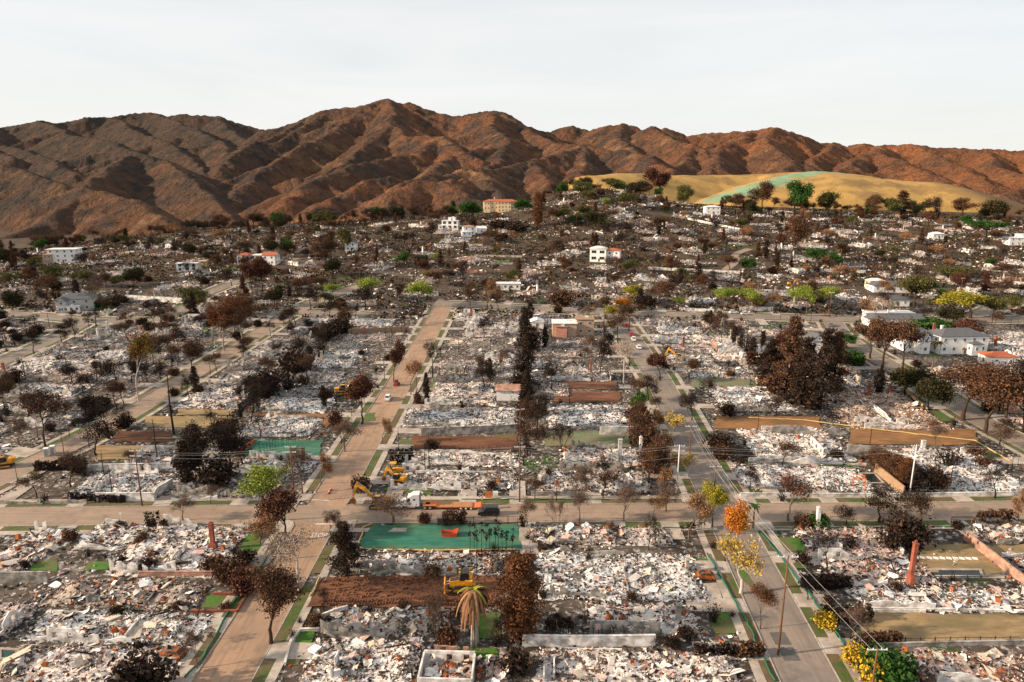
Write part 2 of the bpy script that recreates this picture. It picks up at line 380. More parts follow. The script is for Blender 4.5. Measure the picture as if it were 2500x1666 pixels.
RIDGES = [  # (photo x, photo y, distance) crest lines traced from the photograph
    [(-220, 330, 3300), (0, 313, 3300), (99, 294, 3350), (134, 302, 3400), (180, 296, 3500), (214, 285, 3500), (268, 287, 3600), (337, 275, 3700), (367, 275, 3700), (409, 283, 3700), (447, 278, 3650), (493, 282, 3650), (535, 284, 3650), (574, 299, 3600), (627, 313, 3600), (680, 325, 3600)],
    [(646, 317, 2900), (700, 308, 2900), (746, 288, 2850), (784, 271, 2850), (840, 262, 2850), (892, 257, 2850), (945, 240, 2850), (984, 253, 2850), (995, 250, 2850), (1068, 275, 2800), (1117, 285, 2750), (1167, 275, 2700), (1205, 271, 2650), (1232, 276, 2600), (1274, 305, 2600), (1335, 322, 2600)],
    [(1300, 330, 2700), (1335, 322, 2800), (1400, 308, 2800), (1443, 322, 2800), (1488, 307, 2600), (1523, 301, 2600), (1550, 309, 2550), (1565, 324, 2500), (1596, 309, 2300), (1611, 318, 2300), (1630, 314, 2300), (1676, 334, 2350), (1749, 324, 2300), (1829, 320, 2250), (1898, 311, 2200), (1925, 320, 2200), (2005, 349, 2250), (2036, 349, 2250), (2074, 358, 2200), (2105, 350, 2150), (2143, 356, 2150), (2223, 351, 2100), (2281, 361, 2100), (2380, 364, 2050), (2500, 368, 2000), (2750, 375, 1950)],
    # left group
    [(99, 294, 3350), (164, 330, 2700), (268, 345, 2300), (344, 376, 1800), (405, 391, 1700), (478, 445, 1450), (535, 506, 1250), (570, 540, 1120)],
    [(344, 376, 1800), (268, 410, 1550), (214, 449, 1350), (170, 490, 1200)],
    [(-150, 395, 1500), (0, 403, 1350), (80, 425, 1250), (153, 449, 1150), (250, 470, 1080), (344, 494, 1020), (405, 540, 950), (430, 570, 900)],
    [(-100, 340, 2600), (60, 365, 2200), (140, 395, 1800), (190, 430, 1500)],
    [(0, 313, 3300), (-40, 350, 2500), (30, 385, 1900)],
    [(367, 275, 3700), (440, 300, 3200), (493, 326, 2800), (551, 353, 2450), (560, 400, 2000)],
    [(268, 287, 3600), (330, 320, 3000), (400, 345, 2600), (470, 390, 2200), (520, 440, 1800)],
    [(535, 284, 3650), (580, 330, 3100), (600, 350, 2800)],
    # main mountain
    [(746, 288, 2850), (690, 325, 2600), (612, 353, 2350), (566, 380, 2150), (540, 420, 1850)],
    [(892, 257, 2850), (840, 300, 2500), (803, 326, 2250), (689, 384, 1900), (612, 437, 1600), (574, 475, 1400)],
    [(945, 240, 2850), (949, 303, 2350), (991, 334, 2050), (1083, 334, 1950), (1106, 353, 1800), (1150, 385, 1600)],
    [(949, 303, 2350), (900, 340, 2050), (860, 380, 1800), (800, 420, 1550), (740, 460, 1350), (689, 502, 1180), (650, 530, 1080)],
    [(1083, 334, 1950), (1010, 375, 1700), (953, 384, 1600), (850, 406, 1400), (765, 445, 1250), (700, 485, 1120)],
    [(1205, 271, 2650), (1209, 315, 2200), (1240, 353, 1850), (1221, 391, 1600), (1182, 410, 1450)],
    [(1240, 353, 1850), (1182, 364, 1750), (1113, 380, 1650), (1060, 410, 1450)],
    [(1274, 305, 2600), (1320, 334, 2200), (1360, 350, 2000), (1427, 355, 1750), (1515, 368, 1600), (1592, 383, 1450), (1653, 429, 1250), (1700, 450, 1150)],
    [(1427, 355, 1750), (1374, 372, 1600), (1297, 391, 1450), (1221, 414, 1300), (1144, 408, 1250), (1087, 426, 1150), (1045, 429, 1100), (980, 450, 1020)],
    [(1427, 355, 1750), (1425, 400, 1450), (1420, 440, 1250), (1440, 470, 1120)],
    [(1297, 391, 1450), (1330, 430, 1250), (1330, 470, 1080)],
    [(1144, 408, 1250), (1190, 440, 1100), (1230, 480, 960)],
    [(1137, 436, 1000), (1075, 445, 960), (1014, 445, 950), (964, 468, 900), (911, 540, 820)],
    [(1075, 445, 960), (1137, 468, 900), (1182, 494, 850), (1220, 520, 800)],
    [(961, 432, 1180), (896, 441, 1150), (838, 475, 1080), (800, 490, 1020), (740, 520, 940)],
    # right group
    [(1523, 301, 2600), (1520, 345, 2150), (1560, 375, 1850), (1600, 400, 1650)],
    [(1596, 309, 2300), (1640, 340, 2050), (1691, 353, 1900), (1673, 390, 1650), (1640, 415, 1450)],
    [(1691, 353, 1900), (1740, 385, 1650), (1760, 415, 1450)],
    [(1829, 320, 2250), (1814, 341, 2000), (1753, 357, 1850), (1753, 391, 1600), (1730, 425, 1400)],
    [(1898, 311, 2200), (1868, 338, 1950), (1900, 370, 1700), (1930, 400, 1500), (1900, 425, 1350)],
    [(2036, 349, 2250), (2021, 370, 1900), (1980, 395, 1650), (1960, 415, 1450)],
    [(2143, 356, 2150), (2136, 372, 1800), (2070, 407, 1500), (2040, 420, 1400)],
    [(2136, 372, 1800), (2197, 391, 1600), (2231, 407, 1500), (2288, 433, 1350), (2384, 475, 1180), (2450, 505, 1050)],
    [(2223, 351, 2100), (2290, 385, 1800), (2360, 410, 1600), (2400, 440, 1400)],
    [(2380, 364, 2050), (2420, 400, 1700), (2500, 425, 1500), (2560, 445, 1350)],
    [(2500, 368, 2000), (2600, 410, 1600), (2580, 440, 1400), (2500, 462, 1200), (2430, 480, 1100)],
    [(-500, 330, 2600), (-220, 330, 3300)], [(2750, 375, 1950), (3100, 380, 2100)],
]
mac = np.linspace(-1.02, 1.02, 980); mrow = np.geomspace(760, 4050, 340)
MA, MY = np.meshgrid(mac, mrow); MX = MA * MY
MZ = np.full(MX.shape, -20.0)
wx = (fbm(MX / 260, MY / 260, 3, 6, .6) - .5) * 170; wy = (fbm(MX / 260, MY / 260, 9, 6, .6) - .5) * 170
PX_, PY_ = MX + wx * .45, MY + wy * .45
def stamp(p, q, slope, rnd_r, reach):
    y0, y1 = min(p[1], q[1]) - reach - 60, max(p[1], q[1]) + reach + 60
    i0, i1 = np.searchsorted(mrow, [y0, y1])
    if i1 <= i0: return
    xm0, xm1 = min(p[0], q[0]) - reach - 60, max(p[0], q[0]) + reach + 60
    yy0 = max(y0, 700); yy1 = max(y1, 701)
    c0 = min(xm0 / yy0, xm0 / yy1); c1 = max(xm1 / yy0, xm1 / yy1)
    j0, j1 = np.searchsorted(mac, [c0, c1])
    if j1 <= j0: return
    px = PX_[i0:i1, j0:j1]; py = PY_[i0:i1, j0:j1]
    d = q - p; l2 = d[0] ** 2 + d[1] ** 2 + 1e-6
    t = np.clip(((px - p[0]) * d[0] + (py - p[1]) * d[1]) / l2, 0, 1)
    dd = np.hypot(px - p[0] - t * d[0], py - p[1] - t * d[1])
    z = p[2] + t * d[2] - slope * (np.sqrt(dd * dd + rnd_r ** 2) - rnd_r)
    s = MZ[i0:i1, j0:j1]; np.maximum(s, z, out=s)
mr = random.Random(21)
def undo_warp(p):
    # the crest keeps its traced place: shift the control point by the local warp
    i = min(max(np.searchsorted(mrow, p[1]), 0), len(mrow) - 1); j = min(max(np.searchsorted(mac, p[0] / p[1]), 0), len(mac) - 1)
    return np.array([p[0] + .45 * wx[i, j], p[1] + .45 * wy[i, j], p[2]])
def spurs(path, level):
    gap, ln0, ln1, drop = ((230, 230, 560, .45), (48, 55, 130, .55))[level]
    for p, q in zip(path[:-1], path[1:]):
        d = q - p; L_ = math.hypot(d[0], d[1]); n = max(1, int(L_ / gap))
        ux, uy = d[0] / (L_ + 1e-6), d[1] / (L_ + 1e-6)
        down = 1 if q[2] < p[2] else -1
        for k in range(n):
            for sd in (-1, 1):
                if mr.random() > .82: continue
                t = (k + mr.random()) / n; b = p + d * t; b = b.copy(); b[2] -= 3 + 5 * level
                if b[2] < 40: continue
                an = mr.uniform(35, 85) if level == 0 else mr.uniform(30, 75)
                ca, sa = math.cos(R(an)), math.sin(R(an))
                dx = (ux * ca * down - uy * sa * sd); dy = (uy * ca * down + ux * sa * sd)
                ln = mr.uniform(ln0, ln1) * (.55 + .45 * min(1, b[1] / 2200)); pts = [b]; cur = b
                for _ in range(3 if level == 0 else 1):
                    w = mr.uniform(-.4, .4); c_, s_ = math.cos(w), math.sin(w); dx, dy = dx * c_ - dy * s_, dx * s_ + dy * c_
                    l3 = ln / (3 if level == 0 else 1)
                    cur = np.array([cur[0] + dx * l3, cur[1] + dy * l3, cur[2] - l3 * drop * mr.uniform(.6, 1.25)]); pts.append(cur)
                for a_, b_ in zip(pts[:-1], pts[1:]): stamp(a_, b_, .8 if level else .68, 2.5 if level else 6, 320 if level == 0 else 150)
                if level == 0: spurs(pts, 1)
for rg in RIDGES:
    P = [undo_warp(p) for p in ridge(rg)]
    for p, q in zip(P[:-1], P[1:]): stamp(p, q, .62, 7, 1500)
    spurs(P, 0)
rn = 1 - np.abs(2 * fbm(MX / 48, MY / 48, 40, 4, .55) - 1); MZ += (rn - .8) * 13 * np.clip(MZ / 80, 0, 1)
MZ += (fbm(MX / 14, MY / 14, 60, 3, .6) - .5) * 5 * np.clip(MZ / 60, 0, 1)
MZ = np.where(MY < 900, np.minimum(MZ, np.maximum(gzn(MX, MY) - 3, MZ - (900 - MY) * .0)), MZ)

def mountain_mat():
    m, N, L, B = nodes('burnt_mountain')
    pos = N.new('ShaderNodeNewGeometry').outputs['Position']
    f1 = noise_n(N, L, pos, .0045, 6, .6, .38, .62)
    col = mix_rgb(N, L, f1, (.165, .075, .04), (.095, .056, .037))
    f2 = noise_n(N, L, pos, .012, 6, .65, .45, .62)
    col = mix_rgb(N, L, f2, col, (.055, .042, .036))
    f3 = noise_n(N, L, pos, .0085, 5, .65, .56, .70)
    col = mix_rgb(N, L, f3, col, (.21, .125, .066))
    mp = N.new('ShaderNodeMapping'); mp.inputs['Scale'].default_value = (1, 1, .35); L.new(pos, mp.inputs['Vector'])
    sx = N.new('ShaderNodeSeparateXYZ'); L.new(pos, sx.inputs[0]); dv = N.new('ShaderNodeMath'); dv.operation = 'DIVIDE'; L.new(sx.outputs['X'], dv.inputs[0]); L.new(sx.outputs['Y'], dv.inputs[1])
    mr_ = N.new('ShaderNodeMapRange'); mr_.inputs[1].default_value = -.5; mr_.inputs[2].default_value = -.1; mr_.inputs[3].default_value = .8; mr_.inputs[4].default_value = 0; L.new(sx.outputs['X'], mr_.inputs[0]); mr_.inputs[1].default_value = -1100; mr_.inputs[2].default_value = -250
    col = mix_rgb(N, L, mr_.outputs[0], col, mix_rgb(N, L, f2, (.06, .047, .038), (.037, .035, .032)))  # shade of the unlit left range painted in as darker grey-olive
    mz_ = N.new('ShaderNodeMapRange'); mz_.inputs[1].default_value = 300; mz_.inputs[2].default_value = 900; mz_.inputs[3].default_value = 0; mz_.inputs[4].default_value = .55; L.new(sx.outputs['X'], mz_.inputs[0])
    col = mix_rgb(N, L, mz_.outputs[0], col, mix_rgb(N, L, f1, (.25, .1, .043), (.155, .072, .037)))  # sunlit orange of the right slopes painted into their colour
    f4 = noise_n(N, L, pos, .14, 5, .75, .54, .68)
    col = mix_rgb(N, L, f4, col, (.03, .025, .023))
    f5 = noise_n(N, L, pos, .03, 6, .65, .3, .7, .6)
    L.new(col, B.inputs['Base Color']); B.inputs['Roughness'].default_value = .95; B.inputs['Specular IOR Level'].default_value = .05
    bump_n(N, L, B, f5, 1.0, 14)
    return m
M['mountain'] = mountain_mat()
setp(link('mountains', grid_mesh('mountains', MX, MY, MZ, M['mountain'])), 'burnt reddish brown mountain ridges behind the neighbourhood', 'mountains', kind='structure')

# golden knoll with green hydroseed spray
ka = np.linspace(.08, .85, 300); kr = np.linspace(800, 1320, 130)
KA, KY = np.meshgrid(ka, kr); KX = KA * KY; KZ = np.full(KX.shape, -30.0); KG = np.full(KX.shape, 1e9); KB = np.full(KX.shape, 1e9)
def kstamp(poly, slope, rr, green=False):
    P = ridge(poly)
    for p, q in zip(P[:-1], P[1:]):
        d = q - p; l2 = d[0] ** 2 + d[1] ** 2
        t = np.clip(((KX - p[0]) * d[0] + (KY - p[1]) * d[1]) / l2, 0, 1)
        dd = np.hypot(KX - p[0] - t * d[0], KY - p[1] - t * d[1])
        z = p[2] + t * d[2] - slope * (np.sqrt(dd * dd + rr ** 2) - rr)
        global KZ; KZ = np.maximum(KZ, z)
        if green: np.minimum(KG, dd, out=KG)
GREENLINE = [(1760, 492, 905), (1810, 470, 915), (1860, 448, 945), (1940, 426, 985), (1985, 419, 1005), (2035, 421, 1020)]
kstamp([(1440, 430, 930), (1500, 424, 980), (1600, 427, 1040), (1700, 429, 1090), (1850, 427, 1110), (1985, 420, 1060)], .5, 30)
kstamp(GREENLINE, .4, 30, True)
kstamp([(1985, 419, 1005), (2060, 424, 1010), (2150, 437, 1000), (2250, 445, 980), (2330, 470, 950), (2420, 505, 900)], .34, 45)
kstamp([(2060, 424, 1010), (2040, 455, 930), (2010, 478, 880)], .35, 40)
kstamp([(2250, 445, 980), (2270, 470, 920), (2250, 490, 880)], .38, 30)
KZ -= np.clip((870 - KY) / 70, 0, 1) * 40
KZ += (fbm(KX / 40, KY / 40, 77, 4) - .5) * 4
green = np.clip((34 - KG) / 14, 0, 1) * np.clip((fbm(KX / 18, KY / 18, 5) - .22) * 5, 0, 1)
br = np.clip((fbm(KX / 45, KY / 30, 15, 5, .6) - .53) * 9, 0, 1)
brn = np.maximum(br * .55, np.clip((KX - 560) / 60, 0, 1) * np.clip((76 - KZ) / 6, 0, 1))
kc = np.stack([.36 + 0 * KX, .225 + 0 * KX, .075 + 0 * KX], -1)
kc = kc * (1 - brn[..., None]) + np.array([.13, .085, .045]) * brn[..., None]
kc = kc * (1 - green[..., None]) + np.array([.17, .27, .17]) * green[..., None]
kface = kc[:-1, :-1].reshape(-1, 3)
M['grass_hill'] = mk_col('grass_hill', .95, .3, .12, 0, .1)
setp(link('grass_hill', grid_mesh('grass_hill', KX, KY, KZ, M['grass_hill'], kface)), 'golden grass knoll with a green sprayed slope below the mountains', 'hill', kind='structure')
def knoll_z(x, y):
    i = int(round((y - 800) / 4.0)); i = min(max(i, 0), len(kr) - 1); j = int(round((x / y - .08) / (.77 / 299)))
    return KZ[i, j] if 0 <= j < len(ka) and y > 800 else -99
# ------------------------------------------------------------------ streets
def resample(pts, step):
    out = [Vector((pts[0][0], pts[0][1], 0))]
    for a, b in zip(pts[:-1], pts[1:]):
        a = Vector((a[0], a[1], 0)); b = Vector((b[0], b[1], 0)); n = max(1, int((b - a).length / step))
        for k in range(1, n + 1): out.append(a.lerp(b, k / n))
    return out
def smooth_path(pts, it=2):
    pts = [Vector((p[0], p[1], 0)) for p in pts]
    for _ in range(it):
        q = [pts[0]]
        for a, b in zip(pts[:-1], pts[1:]): q += [a.lerp(b, .25), a.lerp(b, .75)]
        q.append(pts[-1]); pts = q
    return pts
def xa(y): return -46.8 + (y - 85) * .0358
def xb(y): return 47.7 + (y - 94) * .046 if y < 245 else 54.6 - (y - 245) * .01
def xm(y): return 1.2 + (y - 100) * .026
cross_px = [(-700, 1270), (0, 1263), (500, 1257), (1160, 1254), (1580, 1252), (1900, 1252), (2365, 1248), (2500, 1246), (3000, 1240)]
ROADS = {
    'A': ([(xa(y), y) for y in (40, 85, 147, 250, 362)], 4.7, 'road_tan'),
    'B': ([(xb(y), y) for y in (40, 94, 147, 200, 245, 350)], 4.7, 'road_grey'),
    'X': ([tuple(GT(*p)[:2]) for p in cross_px], 4.1, 'road_cross'),
    'C': (smooth_path([tuple(GT(*p)[:2]) for p in [(-140, 1235), (50, 1144), (214, 1068), (337, 999), (451, 926), (566, 857), (650, 802), (708, 768), (784, 729), (891, 695)]]), 4.4, 'road_cross'),
    'D': (smooth_path([tuple(GT(*p)[:2]) for p in [(2750, 1215), (2500, 1079), (2403, 1033), (2327, 984), (2174, 892), (2097, 848), (2051, 814), (2030, 778)]]), 4.6, 'road_grey'),
    'E': (smooth_path([tuple(GT(*p)[:2]) for p in [(1060, 742), (1180, 746), (1350, 757), (1500, 766), (1764, 771), (2078, 781), (2346, 784), (2500, 780), (2800, 776)]]), 4.4, 'road_grey'),
    'F': (smooth_path([tuple(GT(*p)[:2]) for p in [(-250, 758), (0, 764), (120, 775), (214, 783), (330, 785), (421, 778), (478, 728), (555, 697), (590, 685)]]), 3.8, 'road_grey'),
    'G': (smooth_path([tuple(GT(*p)[:2]) for p in [(-120, 935), (0, 886), (115, 837), (214, 785)]]), 3.6, 'road_grey'),
    'H': (smooth_path([tuple(GT(*p)[:2]) for p in [(660, 765), (740, 763), (820, 764), (900, 770)]]), 3.6, 'road_grey'),
    'I': (smooth_path([tuple(GT(*p)[:2]) for p in [(2330, 790), (2400, 765), (2440, 748), (2480, 735)]]), 3.4, 'road_grey'),
    'J': (smooth_path([tuple(GT(*p)[:2]) for p in [(1770, 660), (1800, 638), (1790, 622), (1830, 608)]]), 2.6, 'road_cross'),
}
_rp = []
for k, (pts, hw, _) in ROADS.items():
    for p in resample(pts, 3.0): _rp.append((p.x, p.y, hw, ord(k)))
_rp = np.array(_rp)
def road_gap(x, y, skip=None):
    a = _rp if skip is None else _rp[_rp[:, 3] != ord(skip)]
    return float((np.hypot(a[:, 0] - x, a[:, 1] - y) - a[:, 2]).min())
def sweep_mesh(name, path, prof, mat, skip=None, step=3.0):
    P = resample(path, step); n = len(P); k = len(prof); V = []
    for i, p in enumerate(P):
        d = (P[min(i + 1, n - 1)] - P[max(i - 1, 0)]).normalized(); nx, ny = d.y, -d.x
        for o, l in prof: V.append((p.x + nx * o, p.y + ny * o, l))
    V = np.array(V); V[:, 2] += gzn(V[:, 0], V[:, 1])
    F = []
    for i in range(n - 1):
        if skip:
            o = sum(q[0] for q in prof) / k; m = (Vector(V[i * k]) + Vector(V[(i + 2) * k - 1])) / 2
            if skip(m.x, m.y): continue
        for j in range(k - 1): F.append((i * k + j, i * k + j + 1, (i + 1) * k + j + 1, (i + 1) * k + j))
    return mesh_np(name, V, np.array(F), mat) if F else None
ROAD_LABEL = {'A': 'dusty tan street with the STOP marking running uphill', 'B': 'grey street under the overhead wires running uphill', 'X': 'dusty cross street with the truck and black car',
              'C': 'tan street curving up past the rusty eucalyptus trees', 'D': 'grey street under the big brown trees', 'E': 'grey street at the top of the blocks', 'F': 'pale street winding up past the grey gabled house',
              'G': 'narrow street below the grey gabled house', 'H': 'short side street on the hillside', 'I': 'short street beside the yellow tree', 'J': 'small looping lane on the hillside'}
lift = {'X': .05, 'A': .045, 'B': .055, 'C': .04, 'D': .04, 'E': .065, 'F': .06, 'G': .07, 'H': .075, 'I': .08, 'J': .06}
DRIVES = []
for key, (pts, hw, mt) in ROADS.items():
    extra = .06 if key in 'EFGHIJ' else 0
    cols = [(-hw + 2 * hw * i / 6, lift[key] + extra) for i in range(7)]
    setp(link('road', sweep_mesh('road', pts, cols, M[mt])), ROAD_LABEL[key], 'road', kind='structure')
    if key in 'J': continue
    sk = lambda x, y, key=key: road_gap(x, y, key) < 1.3
    for sd in (-1, 1):
        flip = lambda pr: pr if sd > 0 else [(-o, l) for o, l in pr][::-1]
        e = extra
        me = sweep_mesh('kerb', pts, flip([(hw, .0), (hw, .17 + e), (hw + .22, .17 + e), (hw + .22, .08)]), M['kerb'], sk, 2.0)
        if me: setp(link('kerb', me), 'pale concrete kerb edging the street', 'kerb', 'street kerbs', 'structure')
        # verge broken by driveways
        P = resample(pts, 2.0); tot = len(P); seg = []; pos = rnd.randint(2, 6); runs = []
        last = 0
        while pos < tot - 4:
            runs.append((last, pos)); w = 2; DRIVES.append((key, sd, pos, w)); last = pos + w; pos = last + rnd.choice((4, 5, 6, 7, 8))
        runs.append((last, tot - 1))
        V = []; F = []
        pro = flip([(hw + .22, .13 + e), (hw + 2.3, .13 + e)])
        for a, b in runs:
            if b - a < 1: continue
            me = sweep_mesh('verge', [P[i] for i in range(a, b + 1)], pro, M[rnd.choice(('verge', 'verge', 'verge', 'verge_dry', 'verge_dry'))], lambda x, y, key=key: road_gap(x, y, key) < 2.2, 2.0)
            if me: setp(link('verge', me), 'grass verge strip between kerb and pavement', 'verge', 'grass verges', 'structure')
        me = sweep_mesh('pavement', pts, flip([(hw + 2.3, .15 + e), (hw + 3.9, .15 + e)]), M['concrete'], lambda x, y, key=key: road_gap(x, y, key) < .2, 2.0)
        if me: setp(link('pavement', me), 'concrete pavement beside the street', 'pavement', 'pavements', 'structure')

# corner pads at the two near crossings
for kx in (xa, xb):
    for sx in (-1, 1):
        for sy in (-1, 1):
            cy = 147.5; y0 = cy + sy * 4.1; y1 = cy + sy * 8.2; x0 = kx(cy) + sx * 4.75; x1 = x0 + sx * 4.2
            pts = [(x0 + sx * 2.4, y0), (x1, y0), (x1, y1), (x0, y1), (x0, y0 + sy * 2.4), (x0 + sx * .8, y0 + sy * .8)]
            mb = MB(); zz = [(x, y, gz(x, y) + .16) for x, y in pts]; 
            if sx * sy < 0: zz = zz[::-1]
            mb.add(zz, [tuple(range(6))]); setp(mb.build('pavement', M['concrete']), 'concrete corner pad at the street crossing', 'pavement', 'corner pads', 'structure')

# painted markings: STOP lettering, limit lines
def text_obj(name, cu):
    tmp = bpy.data.objects.new('tmp_text', cu); COL.objects.link(tmp); bpy.context.view_layer.update()
    me = bpy.data.meshes.new_from_object(tmp.evaluated_get(bpy.context.evaluated_depsgraph_get())); bpy.data.objects.remove(tmp)
    if not me.materials: me.materials.append(M['white_paint'])
    return link(name, me)
def text_mark(txt, loc, size, rz):
    cu = bpy.data.curves.new('lettering', 'FONT'); cu.body = txt; cu.size = size; cu.extrude = .002; cu.align_x = 'CENTER'
    cu.materials.append(M['worn_paint'])
    o = text_obj('road_marking', cu); o.location = loc
    o.rotation_euler = (math.atan(.04), 0, rz); o.scale = (1, 1.75, 1)
    return o
p = GC(2, 200, 296); setp(text_mark('STOP', (xa(p.y) + 2.3, p.y, gz(p.x, p.y) + .075), 1.5, R(-2.1)), 'white STOP lettering painted on the tan street', 'marking', kind='structure')
p = GC(4, 2140, 925); o = text_mark('STOP', (xa(p.y) - 2.2, p.y + 1.5, gz(p.x, p.y) + .075), 1.5, R(180 - 2.1)); o.rotation_euler = (-math.atan(.04), 0, R(180 - 2.1)); setp(o, 'upside-down white STOP lettering by the excavator corner', 'marking', kind='structure')
def flat(name, corners, mat, lift_=.06, label=None, cat=None, kind='structure', group=None, sub=2.5, wave=0.0):
    """draped quad patch from four ground corners"""
    a, b, c, d = [Vector((q[0], q[1], 0)) for q in corners]
    n = max(2, int(max((b - a).length, (c - d).length) / sub)); m = max(2, int(max((d - a).length, (c - b).length) / sub))
    u = np.linspace(0, 1, n + 1)[None, :]; v = np.linspace(0, 1, m + 1)[:, None]
    X = (a.x * (1 - u) + b.x * u) * (1 - v) + (d.x * (1 - u) + c.x * u) * v
    Y = (a.y * (1 - u) + b.y * u) * (1 - v) + (d.y * (1 - u) + c.y * u) * v
    if wave:
        bx = (np.minimum(u, 1 - u) < 1e-6) | (np.minimum(v, 1 - v) < 1e-6)
        X = X + bx * (fbm(X / 4, Y / 4, 3) - .5) * 2.4; Y = Y + bx * (fbm(X / 4, Y / 4, 8) - .5) * 2.0
    Z = gzn(X, Y) + lift_
    if wave: Z = Z + np.maximum((fbm(X / 5, Y / 5, 33) - .3) * wave, 0)
    o = link(name, grid_mesh(name, X, Y, Z, mat))
    return setp(o, label, cat, group, kind)
for yy, key in ((147 - 5.4, xa), (147 + 5.6, xa), (147 - 5.4, xb)):
    s = 1 if yy < 147 else -1; x0 = key(yy) + (.15 if s > 0 else -4.4)
    flat('road_marking', [(x0, yy - .2), (x0 + 4.3, yy - .2), (x0 + 4.3, yy + .2), (x0, yy + .2)], M['worn_paint'], .07, 'white limit line painted across the street at the crossing', 'marking', group='limit lines')
for c, x, y in ((3, 845, 1040), (3, 790, 940)):
    p = GC(c, x, y); flat('road_patch', [(p.x - 1.2, p.y - 1.6), (p.x + 1.6, p.y - 1.6), (p.x + 1.5, p.y + 1.6), (p.x - 1.2, p.y + 1.5)], M['patch'], .075, 'dark asphalt repair patch on the wire-crossed street', 'road patch', group='asphalt patches')

# ------------------------------------------------------------------ special lots
BLOCKED = []                                    # polygons nothing else is scattered on
def inside(poly, x, y):
    r = False; n = len(poly)
    for i in range(n):
        x1, y1 = poly[i][0], poly[i][1]; x2, y2 = poly[(i + 1) % n][0], poly[(i + 1) % n][1]
        if (y1 > y) != (y2 > y) and x < (x2 - x1) * (y - y1) / (y2 - y1) + x1: r = not r
    return r
def blocked(x, y): return any(inside(b, x, y) for b in BLOCKED)
def lot(corners_v, mat, name, label, cat, wave=.25, lift_=.12, block=True, group=None):
    q = [GV(*c) for c in corners_v]
    if block: BLOCKED.append([(p.x, p.y) for p in q])
    return flat(name, q, M[mat], lift_, label, cat, 'structure', group, 1.6, wave)
def T2(x0, x1, y0, y1, sk=0):   # rectangle in photo pixels -> view-pixel corners, sk: extra x shift of the far side
    k = 1 / 1.0625
    return [(x0 * k, y1 * k), (x1 * k, y1 * k), ((x1 + sk) * k, y0 * k), ((x0 + sk) * k, y0 * k)]
lot([(822, 1264), (1193, 1264), (1195, 1207), (852, 1208)], 'green_mulch', 'cleared_lot', 'cleared lot sprayed vivid green beside the cross street', 'lot', .5)
lot([(545, 1050), (735, 1052), (745, 1012), (572, 1014)], 'green_mulch', 'cleared_lot', 'green sprayed lot behind the charred grove', 'lot')
lot(T2(1690, 1832, 926, 947), 'dull_green', 'cleared_lot', 'dull green sprayed lot beside the burnt conifers', 'lot')
lot([(700, 1396), (1150, 1394), (1150, 1326), (748, 1327)], 'brown_dirt', 'cleared_lot', 'raw brown scraped lot under the bulldozer', 'lot', .55)
lot(T2(1006, 1265, 1066, 1099), 'brown_dirt', 'cleared_lot', 'raw brown scraped lot below the long grey wall', 'lot')
lot(T2(1374, 1508, 932, 951), 'brown_dirt', 'cleared_lot', 'upper of two brown scraped lots above the grey ruin', 'lot')
lot(T2(1351, 1515, 957, 983), 'brown_dirt', 'cleared_lot', 'lower of two brown scraped lots above the grey ruin', 'lot')
lot(T2(432, 570, 991, 1014), 'tan_dirt', 'cleared_lot', 'tan scraped lot beside the curving tan street, upper one', 'lot')
lot(T2(356, 566, 1018, 1045), 'tan_dirt', 'cleared_lot', 'tan scraped lot edged by straw wattle, middle one', 'lot')
lot(T2(283, 417, 1053, 1080), 'brown_dirt', 'cleared_lot', 'dark reddish scraped lot behind the black tree', 'lot')
lot(T2(237, 417, 1089, 1122), 'tan_dirt', 'cleared_lot', 'tan scraped lot beside the charred grove', 'lot')
lot(T2(616, 803, 1011, 1039), 'orange_dirt', 'cleared_lot', 'orange brown scraped lot behind charred sticks', 'lot')
lot(T2(2100, 2520, 1500, 1574), 'tan_dirt', 'cleared_lot', 'wide tan scraped lot with faint tracks by the overhead wires', 'lot', .4)
lot(T2(1745, 2005, 1018, 1049), 'orange_dirt', 'cleared_lot', 'orange scraped lot above the roofless grey walls', 'lot')
lot(T2(2078, 2384, 1049, 1087), 'orange_dirt', 'cleared_lot', 'orange scraped lot edged by straw wattle beside the big brown trees', 'lot')
lot(T2(1328, 1542, 1053, 1092), 'dull_green', 'cleared_lot', 'olive cleared lot with a low wall along it', 'lot')
lot(T2(2250, 2560, 1330, 1400), 'tan_dirt', 'cleared_lot', 'tan bare yard behind the orange wall', 'lot', block=False)
lot([(1330, 1225), (1190, 1225), (1190, 1240), (1330, 1240)][::-1], 'brown_dirt', 'bare_soil', 'bare soil strip beside the green sprayed lot', 'soil', .2, .06, False) if False else None
